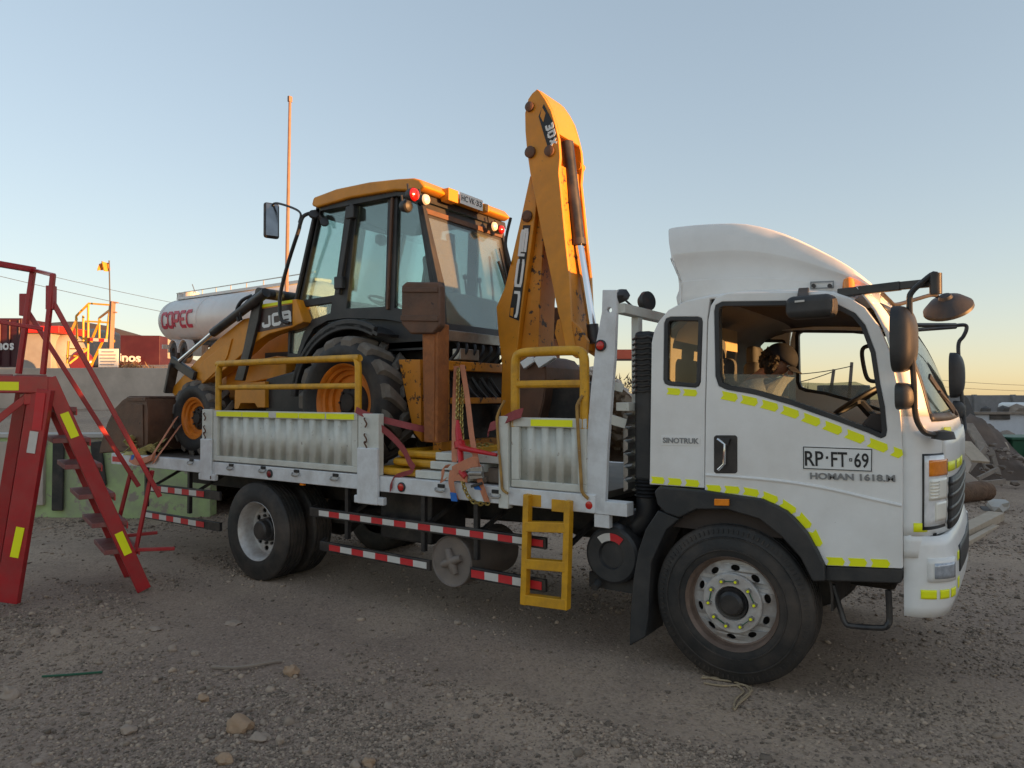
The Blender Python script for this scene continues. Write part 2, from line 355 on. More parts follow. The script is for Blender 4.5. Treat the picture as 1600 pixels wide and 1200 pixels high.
GLY = {'J': [[(.95, 1), (.95, .12), (.8, 0), (.15, 0), (0, .12), (0, .4)]], 'C': [[(1, .75), (1, .9), (.85, 1), (.15, 1), (0, .9), (0, .1), (.15, 0), (.85, 0), (1, .1), (1, .25)]],
 'B': [[(0, 0), (0, 1), (.82, 1), (.95, .9), (.95, .62), (.85, .52)], [(.12, .52), (.85, .52), (1, .4), (1, .1), (.87, 0), (.12, 0)]],
 'O': [[(.2, 0), (.8, 0), (1, .12), (1, .88), (.8, 1), (.2, 1), (0, .88), (0, .12), (.2, 0)]], 'P': [[(0, 0), (0, 1), (.82, 1), (1, .88), (1, .5), (.82, .4), (.12, .4)]],
 'E': [[(1, 0), (.15, 0), (0, .12), (0, .85), (.15, 1), (1, 1)], [(.12, .5), (.85, .5)]], 'c': [[(1, .0), (.2, 0), (0, .15), (0, .85), (.2, 1), (1, 1)]],
 '3': [[(0, 1), (.85, 1), (1, .9), (1, .6), (.85, .5)], [(.25, .5), (.85, .5), (1, .4), (1, .1), (.85, 0), (0, 0)]], 'D': [[(0, 0), (0, 1), (.75, 1), (1, .8), (1, .2), (.75, 0), (.12, 0)]], 'X': [[(0, 0), (1, 1)], [(0, 1), (.45, .55)], [(.55, .45), (1, 0)]]}
def stroke_text(name, body, m, par, p0, xd, up, width, height, sw, depth=.004, gap=.22, shear=0.0, warp=None):
    """block capitals drawn as mitred strokes of constant width"""
    xd = Vector(xd).normalized(); up = Vector(up); up = (up - xd * up.dot(xd)).normalized(); nn = xd.cross(up); n = len(body)
    cw = width / (n + gap * (n - 1)); b = MB()
    for i, ch in enumerate(body):
        for q, st_ in enumerate(GLY[ch]):
            ox = i * cw * (1 + gap); P2 = [V(ox + sw / 2 + x * (cw - sw), sw / 2 + y * (height - sw), 0) for x, y in st_]
            if warp:
                P2 = [P2[0]] + [a.lerp(c, k / 4) for a, c in zip(P2, P2[1:]) for k in (1, 2, 3, 4)]
            vs = []
            for k, p in enumerate(P2):
                t0 = (p - P2[k - 1]).normalized() if k else (P2[1] - p).normalized(); t1 = (P2[k + 1] - p).normalized() if k < len(P2) - 1 else t0
                mm = V(-t0.y - t1.y, t0.x + t1.x, 0).normalized(); mm = mm / max(.6, mm.dot(V(-t0.y, t0.x, 0))) * sw / 2
                for sg in (1, -1):
                    for dz in (0, depth + q * .0006):
                        w_ = p + mm * sg; vs.append((w_.x, w_.y, dz))
            if not warp: vs = [p0 + xd * (x + shear * y) + up * y + nn * z for x, y, z in vs]
            else: vs = [warp(x, y, z) for x, y, z in vs]
            fs = [(0, 1, 3, 2)]; L_ = len(P2)
            for k in range(L_ - 1):
                a = k * 4; c = a + 4; fs += [(a + 1, a + 3, c + 3, c + 1), (a, c, c + 2, a + 2), (a, a + 1, c + 1, c), (a + 2, c + 2, c + 3, a + 3)]
            fs.append((L_ * 4 - 4, L_ * 4 - 2, L_ * 4 - 1, L_ * 4 - 3)); b.add(vs, fs)
    return b.build(name, m, par, ang=20)
# ================================================================== SETTING
def P(xr, d, z=0.0): q = V(CAM.x, CAM.y, 0) + _r * xr + _f0 * d; return V(q.x, q.y, z)
def fb(x, y, s, o=4):
    a = 0; k = 1
    for i in range(o): a += noise.noise(V(x * s, y * s, i * 9.1)) * k; s *= 2.1; k *= .5
    return a
def track(x, y):
    k = 0
    for y0, sl in ((-.45, -.06), (-1.15, -.05)):
        d = y - (y0 + sl * (x + 2) + .12 * math.sin(x * .6 + y0)); k = max(k, math.exp(-(d / .22) ** 4))
    return k
def gz(x, y):
    z = .0095 * max(-9, min(0, x))
    d = math.hypot(x - CAM.x, y - CAM.y)
    z += .030 * fb(x, y, .5) * min(1, d / 6)
    if -9 < x < 3 and -1.5 < y < 3.5: z *= .55 if x > -3 else .8
    return z - (.022 * track(x, y) if -14 < x < 9 else 0)
def dry_ground():
    m = bpy.data.materials.new('gravelly_dirt'); m.use_nodes = True; t = m.node_tree; N = t.nodes; L = t.links; b = N['Principled BSDF']
    tc = N.new('ShaderNodeTexCoord')
    def nz(s, d=6, rg=.6):
        n = N.new('ShaderNodeTexNoise'); n.inputs['Scale'].default_value = s; n.inputs['Detail'].default_value = d; n.inputs['Roughness'].default_value = rg
        L.new(tc.outputs['Object'], n.inputs['Vector']); return n.outputs[0]
    def mr(src, a, c, lo=0, hi=1):
        r = N.new('ShaderNodeMapRange'); r.inputs[1].default_value = a; r.inputs[2].default_value = c; r.inputs[3].default_value = lo; r.inputs[4].default_value = hi; L.new(src, r.inputs[0]); return r.outputs[0]
    def mix(f, a, c, mode='MIX'):
        x = N.new('ShaderNodeMix'); x.data_type = 'RGBA'; x.blend_type = mode; L.new(f, x.inputs[0]) if hasattr(f, 'links') else setattr(x.inputs[0], 'default_value', f)
        for i, q in ((6, a), (7, c)):
            if hasattr(q, 'links'): L.new(q, x.inputs[i])
            else: x.inputs[i].default_value = (*q, 1)
        return x.outputs[2]
    base = mix(mr(nz(.35), .4, .62), (.43, .315, .225), (.50, .37, .265))
    base = mix(mr(nz(1.7, 8), .5, .7, 0, .7), base, (.30, .222, .165))
    base = mix(mr(nz(.22, 5), .47, .6, 0, .75), base, (.26, .185, .145)); base = mix(mr(nz(.8, 7, .7), .6, .72, 0, .7), base, (.15, .11, .09))
    vo = N.new('ShaderNodeTexVoronoi'); vo.inputs['Scale'].default_value = 55; L.new(tc.outputs['Object'], vo.inputs['Vector'])
    hs = N.new('ShaderNodeSeparateColor'); L.new(vo.outputs['Color'], hs.inputs[0])
    base = mix(mr(hs.outputs[0], .45, 1, 0, .55), base, (.48, .36, .285)); base = mix(mr(hs.outputs[1], .6, 1, 0, .6), base, (.15, .11, .088))
    base = mix(mr(nz(90, 4, .7), .35, .75, 0, .5), base, (.27, .20, .15))
    L.new(base, b.inputs['Base Color']); b.inputs['Roughness'].default_value = .95; b.inputs['Specular IOR Level'].default_value = .2
    h = N.new('ShaderNodeMath'); h.operation = 'MULTIPLY_ADD'; L.new(vo.outputs['Distance'], h.inputs[0]); h.inputs[1].default_value = -.7; L.new(nz(30, 10, .75), h.inputs[2])
    bp = N.new('ShaderNodeBump'); bp.inputs['Strength'].default_value = .5; bp.inputs['Distance'].default_value = .02; L.new(h.outputs[0], bp.inputs['Height']); L.new(bp.outputs[0], b.inputs['Normal'])
    return m
M['ground'] = dry_ground()
b = MB(); rings = [0] + [.5 * 1.0395 ** i for i in range(180)]; na = 300; vs = []; fs = []
for i, r in enumerate(rings):
    for j in range(na):
        a = 2 * math.pi * j / na; x = CAM.x + r * math.cos(a); y = CAM.y + r * math.sin(a)
        vs.append((x, y, gz(x, y) if r < 60 else .0))
for i in range(len(rings) - 1):
    for j in range(na):
        q = (i * na + j, (i + 1) * na + j, (i + 1) * na + (j + 1) % na, i * na + (j + 1) % na); fs.append(q if i else (q[1], q[2], q[3]))
ground = b.add(vs, fs).build('ground', 'ground', kind='structure', ang=180)
# the higher terrace on the left and its dirt bench
def terrain(name, xs, ds, zf, m):
    b = MB(); vs = [P(x, d, zf(x, d)) for x in xs for d in ds]; nd = len(ds)
    fs = [(i * nd + j, i * nd + j + 1, (i + 1) * nd + j + 1, (i + 1) * nd + j) for i in range(len(xs) - 1) for j in range(nd - 1)]
    return b.add(vs, fs).build(name, m, kind='structure', ang=180, up=1)
def bench_z(x, d):
    k = max(0, min(1, (-2.2 - x) / 2.4)); return lerp(-.25, 1.22 + (d - 11.4) * .045 + .10 * fb(x, d, .6), k)
terrain('dirt_bench', [-34 + i * .4 for i in range(82)], [11.5 + i * .33 for i in range(21)], bench_z, 'ground')
def terr_z(x, d):
    z = 2.42 + .05 * (min(d, 75) - 18) + .12 * fb(x, d, .25)
    k = max(0, min(1, (5.2 - .10 * (d - 18) - x) / 3.0)) if d < 40 else max(0, min(1, (2.5 - x) / 6)); k = k * k * (3 - 2 * k)
    return lerp(-.4, z, k) if d > 18.3 else lerp(-.4, z - .05, k)
terrain('dirt_terrace', [-110 + i * 4 for i in range(24)] + [-15 + i * .5 for i in range(60)], [18.15 + i * .6 for i in range(24)] + [33 + i * 4 for i in range(12)] + [90, 130, 200, 400], terr_z, 'ground')
b = MB()
def hill_fn(u, v):
    x = lerp(-420, 60, u); d = lerp(330, 560, v)
    s = math.sin(math.pi * v) ** .7
    prof = 20 + 28 * math.exp(-((x + 262) / 55) ** 2) + 12 * math.exp(-((x + 360) / 80) ** 2) - 12 * max(0, (x + 200) / 260)
    return P(x, d, -2 + s * (prof + 3.0 * fb(x, d, .012)))
b.grid(hill_fn, 90, 14).build('hills', 'hill', kind='structure', ang=180)
# retaining wall and green wall
def wall(name, px0, px1, d, z0, z1, th, m, label, cat, parts=0, cop=None, d2=None):
    d2 = d2 or d; x0 = (px0 - 800) / FPX * d; x1 = (px1 - 800) / FPX * d2; b = MB(); n = max(2, int(abs(x1 - x0) / .6))
    A = [P(lerp(x0, x1, i / n), lerp(d, d2, i / n)) for i in range(n + 1)]
    prof = [(0, z0), (0, z1), (th, z1), (th, z0)]
    vs = []; fs = []
    for i, p in enumerate(A):
        for k, (o, z) in enumerate(prof): q = p + _f0 * o; vs.append((q.x, q.y, z + (.025 * noise.noise(V(i * .4, 2, d)) if z == z1 else 0)))
    for i in range(n):
        for k in range(4): fs.append((i * 4 + k, i * 4 + (k + 1) % 4, i * 4 + 4 + (k + 1) % 4, i * 4 + 4 + k))
    fs += [(0, 1, 2, 3), tuple(range(n * 4, n * 4 + 4))]
    o = b.add(vs, fs).build(name, m, bevel=.015); return tag(o, label, cat)
wall('retaining_wall', -420, 620, 18, 1.0, 2.56, .3, 'concrete', 'long bare grey concrete retaining wall holding up the terrace on the left', 'wall')
gw = wall('painted_wall', -420, 330, 11.3, -.3, 1.19, .25, 'green', 'low wall of peeling lime green paint behind the red stairs', 'wall')
b = MB(); b.box(P(-6.9 - 1.6, 11.42, 1.215), (15.0, .34, .07), _r); b.build('coping', 'ledge', gw, bevel=.012)
b = MB(); b.box(P((5 - 800) / FPX * 11.3, 11.26, .62), (1.4, .08, 1.0), _r); b.build('bare_render_patch', 'concrete', gw, bevel=.01)
for (xa, ya, xb, yb) in ((92, 690, 90, 798), (150, 690, 158, 760)):
    b = MB(); p0 = atD(xa, ya, 11.25); p1 = atD(xb, yb, 11.25); b.bar(p0, p1, .05, .18, _r); b.build('rubber_fender', 'rubber', gw, bevel=.02)
# far wall on the right, the white wall and wall behind the truck
def blockwall(name, px0, px1, d, z0, z1, th, m, label, d2=None, posts=0):
    return wall(name, px0, px1, d, z0, z1, th, m, label, 'wall', d2=d2)
ww = blockwall('white_wall', 1180, 2300, 27, -.2, 1.16, .25, 'whitewall', 'low white painted wall across the yard behind the scrap heap')
b = MB(); b.box(P(21, 27.12, 1.21), (24, .5, .09), _r); b.build('coping', 'wood', ww)
b = MB(); b.box(atD(1562, 651, 26.98), (.75, .06, .22), _r); b.build('vent_opening', 'scrap', ww)
pw = wall('panel_wall', 1395, 2300, 44, -.2, 1.93, .2, 'concgrey', 'grey concrete panel wall far off behind the white wall', 'wall')
for i in range(14):
    b = MB(); xx = (1400 - 800) / FPX * 44 + i * 2.4; b.box(P(xx, 43.95, .9), (.16, .3, 2.14), _r); b.build('panel_post', 'concgrey', pw)
aw = wall('rubble_wall', 1090, 1285, 24, -.2, 2.0, .35, 'concrete', 'weathered plastered wall seen through the open cab windows', 'wall')
b = MB(); b.box(P((1322 - 800) / FPX * 24, 24.2, 1.0), (1.6, .5, 2.45), _r); tag(b.build('wall_pier', 'concgrey', bevel=.03), 'higher grey block of wall seen beside the leaning posts', 'wall')
# unseen blocks and a screen added on the sunset side to shade the yard
for nm, lab, y0, y1, h in (('shade_block_near', 'long plain unseen block added to shade the near side of the yard', -5.5, 2.45, 5.2), ('shade_block_far', 'long plain unseen block added to shade the far side of the yard', 5.5, 70, 5.4)):
    b = MB(); b.bb(26, 36, y0, y1, 0, h); s_ = b.build(nm, 'concgrey', bevel=.03); tag(s_, lab, 'shade block')
    b = MB(); b.bb(25.7, 36.3, y0 - .2, y1 + .2, h + .003, h + .15); b.build('roof', 'steel', s_)  # top slab of each added shade block
b = MB(); b.bb(26.05, 26.3, 2.46, 5.49, 0, 3.3); tag(b.build('shade_screen', 'scrap'), 'dark unseen screen added between the two shade blocks', 'shade screen')  # unseen screen added to keep low sun off the yard
# ================================================================== FLATBED TRUCK
truck = empty('flatbed_truck', (-2, 1.15, 0), 'white flatbed truck with yellow chevron tape carrying the yellow digger', 'truck')
YF = 2.29                                   # far side of the cab
door_px = [(1101.5, 765), (1103, 640), (1107, 500), (1111, 478), (1119, 465), (1134, 459), (1150, 457.5), (1240, 456), (1300, 459), (1330, 466), (1352, 480), (1373, 508), (1392, 552), (1403, 600), (1409, 660), (1411, 720), (1411, 888),
           (1290, 883), (1277.8, 857.8), (1264, 833), (1247.5, 813.8), (1231, 797), (1192.5, 779), (1145.8, 772.5), (1101.8, 770)]
seal_px = [(1117, 487), (1119, 477), (1129, 471.5), (1236, 470.4), (1309.7, 476.5), (1336, 489.6), (1351.7, 508), (1367.5, 550), (1375, 600), (1382, 635), (1385.5, 672), (1384, 681), (1376.8, 684.5), (1357.5, 676), (1302.5, 655.6), (1236.5, 632.3), (1178.8, 615.8), (1137.5, 608.9), (1124, 603), (1119, 588)]
def inset(px, k):
    n = len(px); ar = sum(px[i][0] * px[(i + 1) % n][1] - px[(i + 1) % n][0] * px[i][1] for i in range(n)); sg = 1 if ar > 0 else -1; out = []
    for i in range(n):
        a = V(*px[i - 1], 0); c = V(*px[i], 0); e = V(*px[(i + 1) % n], 0); t1 = (c - a).normalized(); t2 = (e - c).normalized()
        nn = V(-t1.y - t2.y, t1.x + t2.x, 0) * sg; nn.normalize(); cs = max(.5, nn.dot(V(-t1.y, t1.x, 0) * sg)); q = c + nn * k / cs; out.append((q.x, q.y))
    return out
sealin_px = inset(seal_px, 7)
rear_px = [(1014.7, 757), (1018, 535), (1022, 517), (1029, 502), (1044.5, 484), (1069, 471), (1104, 465), (1109, 466), (1105, 500), (1101.5, 640), (1100.5, 763)]
win_px = [(1038, 505), (1041, 497.5), (1048, 494.8), (1090, 494.8), (1096, 497), (1097.7, 503), (1094.5, 597), (1092, 603), (1086.5, 605.5), (1044.5, 602), (1039, 599.5), (1036.8, 593)]
winin_px = inset(win_px, 6.5)
def cab_side(Y0, Y1, near):
    so = -1 if near else 1
    def e(px, a, c, *h, m, name, par, bevel=0):
        b = MB(); b.ext(px, a, c, *h, Yp=0); return b.build(name, m, par, bevel=bevel)
    e(rear_px, Y0, Y1, win_px, m='white', name='rear_quarter_panel', par=truck, bevel=.006)
    wf = e(win_px, Y0 + so * .006, Y1 - so * .0, winin_px, m='black', name='quarter_window', par=truck, bevel=.006)
    e(winin_px, (Y0 + Y1) / 2, (Y0 + Y1) / 2 + .004, m='glass', name='pane', par=wf)
    d = e(door_px, Y0 + so * .008, Y1, seal_px, m='white', name='door', par=truck, bevel=.007)
    e(seal_px, Y0 + so * .014, Y1 - so * .001, sealin_px, m='black', name='window_seal', par=d, bevel=.006)
    return d
door = cab_side(0.0, .05, True)
fdoor = cab_side(YF, YF - .05, False)
# half lowered glass
low_px = [(1124, 584), (1241, 585), (1241, 634), (1300, 655), (1356, 676), (1376, 682), (1378, 676), (1302, 651), (1236, 628), (1241, 585)]
b = MB(); b.ext([(1123, 584), (1242, 585.5), (1242, 630), (1178, 611), (1137, 603), (1125, 596)], .024, .028, Yp=0); b.build('window_glass', 'lowglass', door)
b = MB(); b.ext([(1125, 588), (1180, 590), (1242, 586), (1300, 606), (1335, 630), (1374, 672), (1357, 670), (1302, 650), (1236, 627), (1178, 610), (1137, 602)], YF - .024, YF - .028, Yp=0); b.build('window_glass', 'lowglass', fdoor)
# creases pressed into the door
pth = [atY(x, y, -.008) for x, y in ((1103, 742), (1160, 746), (1230, 753), (1300, 765), (1360, 779), (1409, 790))]
b = MB(); b.tube(smooth_path(pth, 5), .010, 8); b.build('swage_line', 'white', door)
# door handle
hp = [(1115, 683), (1118, 680), (1149, 680), (1152, 683), (1152, 737), (1149, 740), (1118, 740), (1115, 737)]
b = MB(); b.ext(hp, -.013, .03, Yp=-.013); hd = b.build('handle_recess', 'blackpaint', door, bevel=.006)
b = MB(); b.tube([atY(1121, 686, -.03), atY(1132, 694, -.04), atY(1131.5, 725, -.04), atY(1122, 734, -.026)], .009, 8); b.build('handle', 'chrome', door)
b = MB(); b.ext([(1124, 685), (1142, 685), (1138, 697), (1128, 697)], -.030, -.014, Yp=-.014); b.build('handle', 'black', door, bevel=.003)
# lettering
pl = [(1254.5, 697), (1363.5, 701), (1363, 737.5), (1254.5, 733)]
b = MB(); b.ext(pl, -.0125, -.0085, Yp=-.01); pp = b.build('door_plate', 'plate', door)
b = MB(); b.ext(inset(pl, .6), -.0135, -.0127, inset(pl, 2.0), Yp=-.01); b.build('plate_border', 'letblack', door)
def ptext(name, body, m, par, a, c, hpx, Y, depth=.003, off=0, shear=0):
    p0 = atY(*a, Y); p1 = atY(*c, Y); up = atY(a[0], a[1] - hpx, Y) - p0; xd = p1 - p0
    u = up - xd.normalized() * up.dot(xd.normalized()); return text(name, body, m, par, p0, xd, u, xd.length, u.length, depth, off, shear)
for s_, a, c in (('RP', (1258, 727.5), (1287, 728.5)), ('FT', (1299, 729), (1324, 730)), ('69', (1335, 730.5), (1357.5, 731.5))):
    ptext('plate_lettering', s_, 'letblack', door, a, c, 23, -.0128, .0025, .012)
b = MB(); b.ext([(1290.5, 713), (1294, 713), (1294, 717), (1290.5, 717)], -.0148, -.0128, Yp=-.013); b.build('plate_lettering', 'letblack', door)
b = MB(); b.ext([(1327, 716), (1331.5, 716), (1331.5, 721), (1327, 721)], -.0148, -.0128, [(1328.3, 717.4), (1330.3, 717.4), (1330.3, 719.6), (1328.3, 719.6)], Yp=-.013); b.build('plate_lettering', 'letblack', door)
ptext('model_lettering', 'HOMAN 1618.M', 'letgrey', door, (1266, 748.5), (1399, 753), 10.5, -.009, .006, .03)
b = MB(); b.ext([(1033, 680), (1094, 681.5), (1094, 697), (1033, 695.5)], -.003, -.0005, Yp=0); bd = b.build('maker_badge', 'white', truck, bevel=.002)
ptext('maker_lettering', 'SINOTRUK', 'letgrey', truck, (1036, 692), (1092, 693.5), 8.5, -.003, .005, .02)
# reflective chevrons
def path(px, Y): return [atY(x, y, Y) for x, y in px]
arrows(truck, path([(1042, 611), (1090, 614.5)], 0), .098, .016, .044, nvec=(0, -1, 0))
arrows(truck, path([(1017.5, 749.5), (1100, 756.5)], 0), .098, .022, .045)
arrows(door, path(spx([(1127, 617), (1160, 624), (1210, 636), (1270, 657), (1340, 684), (1411, 711)], 4, False), -.008), .108, .020, .052)
arrows(door, path(spx([(1103.5, 763), (1148, 765.5), (1185, 771), (1222, 785.5), (1250, 806), (1269, 829), (1283, 858)], 4, False), -.008), .100, .019, .046)
arrows(door, path([(1291.5, 876.5), (1406, 881.5)], -.008), .100, .018, .046)
# side marker lamp and mudguard
flare_out = [(1023, 768), (1030, 760), (1101, 766), (1146, 773), (1192, 779.5), (1230, 798), (1247, 815), (1264, 835), (1277, 859), (1289, 884), (1290, 908)]
flare_in = [(1270, 908.5), (1251, 871), (1220.6, 837.6), (1187, 811), (1136, 796), (1089, 796), (1062, 809), (1040, 801), (1028, 788)]
b = MB(); b.ext(flare_out + flare_in, -.045, .32, Yp=-.03); mg = b.build('mudguard', 'black', truck, bevel=.012)
b = MB(); b.ext([(1028, 797), (1062, 810.6), (1041.7, 827.5), (1018, 878), (1014, 930), (1013, 965), (1008, 996), (982.7, 1009.8), (985, 950), (989.4, 901.7), (997, 860), (1008, 827.5)], -.02, .30, Yp=-.02); b.build('mud_flap', 'black', truck, bevel=.010)
b = MB(); b.ext([(1117, 779), (1140, 779.5), (1140, 790), (1117, 789.5)], -.062, -.044, Yp=-.045); b.build('marker_lamp', 'amber', truck, bevel=.004)
b = MB(); b.ext([(1287, 908), (1408, 912), (1412, 889), (1290, 884.5)], .0, .40, Yp=0); b.build('door_step', 'black', truck, bevel=.01)
b = MB(); b.tube(smooth_path([atY(1301, 914, .06), atY(1314, 955, .06), atY(1320, 972, .05), atY(1330, 978, .05), atY(1378, 981, .05), atY(1387, 976, .05), atY(1390, 966, .06), atY(1388, 922, .06)], 3), .017, 8); b.build('step_hoop', 'blackpaint', truck)
# inner arch, cab floor, back wall, roof
cx, cz = -.01, .505
def zat(px, py, Y=0): return atY(px, py, Y).z
b = MB(); b.lathe([(.60, 0), (.60, .7)], (cx, .30, .56), n=40)
b2 = MB(); ring = [V(cx + .60 * math.cos(a), .33, .62 + .60 * math.sin(a)) for a in [R(i * 9 - 6) for i in range(22)]]
b2.ribbon(ring, (0, .62, 0), .012); b2.build('wheel_arch', 'dark', truck)
prof = [(1016, 757), (1018.5, 535), (1023, 517), (1030, 502), (1045, 485), (1069, 472), (1104, 464), (1160, 457), (1240, 455), (1300, 458), (1335, 468)]
pr = [atY(a, c, 0) for a, c in prof]
def rf_fn(u, v):
    i = u * (len(pr) - 1); k = min(int(i), len(pr) - 2); q = pr[k].lerp(pr[k + 1], i - k)
    y = v * YF; e_ = min(y, YF - y); rise = .055 * (1 - math.exp(-e_ / .16)) * max(0, min(1, (q.z - 2.2) / .2)); bk = .03 * (1 - math.exp(-e_ / .1)) * max(0, min(1, (2.45 - q.z) / .2)) * (1 if u < .6 else 0)
    return V(q.x - bk, y, q.z + rise)
b = MB(); b.grid(rf_fn, 40, 40); b.build('cab_roof', 'white', truck, solid=.02, ang=60)
def lin_fn(u, v):
    q = rf_fn(u, v); return V(q.x + (.05 if u < .55 else .0) , .05 + (q.y / YF) * (YF - .1), q.z - (.055 if u > .3 else .03))
b = MB(); b.grid(lambda u, v: lin_fn(.62 + .38 * u, v), 14, 12); b.build('headlining', 'inner', truck, solid=.01, ang=60)
b = MB(); b.grid(lambda u, v: lin_fn(.62 * u, v), 14, 12); b.build('rear_trim', 'innerlight', truck, solid=.01, ang=60)
b = MB(); b.bb(-.50, 1.0, .055, YF - .055, 1.20, 1.26); b.bb(-.5, .3, .06, YF - .06, .95, 1.2); b.build('cab_floor', 'inner', truck)
# ---- front shell (corner panels, nose, windscreen)
LV = [(.86, .967, 1.16), (1.05, .967, 1.175), (1.30, .966, 1.185), (1.55, .965, 1.19), (1.66, .963, 1.175), (1.74, .958, 1.145), (1.9, .945, 1.10), (2.05, .925, 1.045), (2.2, .885, .975), (2.34, .825, .895), (2.43, .765, .825)]
def fx(Y, z):
    for i in range(len(LV) - 1):
        if z <= LV[i + 1][0] or i == len(LV) - 2:
            t = (z - LV[i][0]) / (LV[i + 1][0] - LV[i][0]); xd = lerp(LV[i][1], LV[i + 1][1], t); xf = lerp(LV[i][2], LV[i + 1][2], t); break
    u = min(1, min(Y, YF - Y) / .8); u = max(0, u); n = 2.7
    return xd + (xf - xd) * (1 - (1 - u) ** n) ** (1 / n) + .02 * math.sin(math.pi * Y / YF)
def shell(name, m, par, y0, y1, z0, z1, off=0, nu=16, nv=10, th=.012, nonlin=True, bevel=0):
    def fn(u, v):
        y = lerp(y0, y1, u); z = lerp(z0, z1, v)
        dx = (fx(min(YF, y + .01), z) - fx(max(0, y - .01), z)) / .02; nrm = V(1, -dx, 0).normalized()
        return V(fx(y, z), y, z) + nrm * off
    b = MB(); b.grid(fn, nu, nv); return b.build(name, m, par, solid=th, ang=50, bevel=bevel)
ys = [0, .004, .012, .03, .06, .10, .16, .24, .34, .5, .8]; ys = ys + [YF - y for y in ys[::-1]]
def shellgrid(name, m, z0, z1, nz, ylist, off=0, th=.014):
    b = MB(); k = len(ylist); vs = [V(fx(y, lerp(z0, z1, j / nz)) + off, y, lerp(z0, z1, j / nz)) for y in ylist for j in range(nz + 1)]
    b.add(vs, [(i * (nz + 1) + j, i * (nz + 1) + j + 1, (i + 1) * (nz + 1) + j + 1, (i + 1) * (nz + 1) + j) for i in range(k - 1) for j in range(nz)])
    return b.build(name, m, truck, solid=th, ang=50)
shellgrid('front_panel', 'white', 1.05, 1.72, 12, ys)
shellgrid('corner_panel', 'white', .93, 1.06, 3, [0, .004, .012, .03, .06])
pil = [0, .004, .012, .03, .06, .10, .13]
shellgrid('windscreen_pillar', 'white', 1.72, 2.43, 14, pil)
shellgrid('windscreen_pillar', 'white', 1.72, 2.43, 14, [YF - y for y in pil[::-1]])
shellgrid('windscreen_header', 'white', 2.36, 2.47, 3, ys)
wy = [.13, .16, .24, .34, .5, .8]; wy = wy + [YF - y for y in wy[::-1]]
ws = shellgrid('windscreen', 'glass', 1.70, 2.37, 12, wy, off=-.02, th=.005)
for ya, yb in ((.115, .15), (YF - .15, YF - .115)):
    shell('windscreen_seal', 'black', ws, ya, yb, 1.70, 2.38, .003, 2, 12)
for za, zb in ((1.69, 1.735), (2.34, 2.385)): shell('windscreen_seal', 'black', ws, .12, YF - .12, za, zb, .004, 40, 2)
shell('grille', 'black', truck, .32, YF - .32, 1.06, 1.36, .012, 30, 4)
for k in range(4): shell('grille_bar', 'blackpaint', truck, .30, YF - .30, 1.09 + k * .075, 1.115 + k * .075, .018, 30, 1, .012)
shell('nose_flap', 'white', truck, .20, YF - .20, 1.40, 1.62, .012, 34, 3, .02)
for a, c, z0, z1 in ((.25, .42, 1.40, 1.455), (.48, .65, 1.40, 1.455), (.22, .36, 1.60, 1.655), (.7, .9, 1.40, 1.455)): shell('reflective_chevron', 'tape', truck, a, c, z0, z1, .0155, 6, 2, .002)
arrows(truck, [V(fx(.001, .96) - .0, -.002, 1.03) for q in (0,)] + [V(fx(.0, .96) + .11, -.001, 1.03)], .095, .02, .05, maxn=0)
for a, c in ((.006, .055),): shell('reflective_chevron', 'tape', truck, a, c, 1.075, 1.125, .003, 5, 2, .002)
for far in (0, 1):
    def Yq(a): return YF - a if far else a
    hl = shell('headlight', 'blackpaint', truck, *sorted((Yq(.030), Yq(.25))), 1.085, 1.51, .006, 8, 12, .03)
    shell('lamp_bezel', 'lampclear', hl, *sorted((Yq(.036), Yq(.245))), 1.105, 1.50, .011, 8, 10, .008)
    shell('indicator_lens', 'amber', hl, *sorted((Yq(.055), Yq(.235))), 1.385, 1.475, .016, 8, 6, .008)
    shell('lamp_lens', 'lampwhite', hl, *sorted((Yq(.055), Yq(.235))), 1.25, 1.37, .016, 8, 6, .008)
    for k in range(6): shell('lens_rib', 'lampwhite', hl, *sorted((Yq(.058), Yq(.12))), 1.26 + k * .018, 1.268 + k * .018, .022, 4, 1, .006)
    shell('lamp_lens', 'lampwhite', hl, *sorted((Yq(.10), Yq(.235))), 1.13, 1.235, .016, 8, 6, .008)
    # wiper under the windscreen
wp = [V(fx(y, z) + .03, y, z) for y, z in ((.75, 1.72), (.6, 1.78), (.30, 1.86))]
b = MB(); b.tube(wp, .010, 6); b.build('wiper', 'blackpaint', truck)
b = MB(); b.bar(V(fx(.2, 1.95) + .03, .2, 1.95), V(fx(.62, 1.74) + .03, .62, 1.74), .012, .03); b.build('wiper', 'blackpaint', truck)
# ---- bumper
def bx(Y, z):
    u = max(0, min(1, min(Y, YF - Y) / .24)); n = 2.3; t = (z - .60) / .45
    tuck = .05 * max(0, .25 - t) * 4 * .6 + .03 * max(0, t - .75) * 4
    return .966 + (.225 - tuck) * (1 - (1 - u) ** n) ** (1 / n) + .045 * math.sin(math.pi * Y / YF)
by = [0.012, .02, .035, .06, .10, .15, .22, .32, .45, .62, .9]; by = by + [YF - y for y in by[::-1]]
b = MB(); nz_ = 8
vs = [V(bx(y - .012, .60 + .45 * j / nz_) if i not in (0, len(by) - 1) else .966, y, .60 + .45 * j / nz_) for i, y in enumerate(by) for j in range(nz_ + 1)]
b.add(vs, [(i * (nz_ + 1) + j, i * (nz_ + 1) + j + 1, (i + 1) * (nz_ + 1) + j + 1, (i + 1) * (nz_ + 1) + j) for i in range(len(by) - 1) for j in range(nz_)])
bump = b.build('bumper', 'white', truck, solid=.05, ang=50)
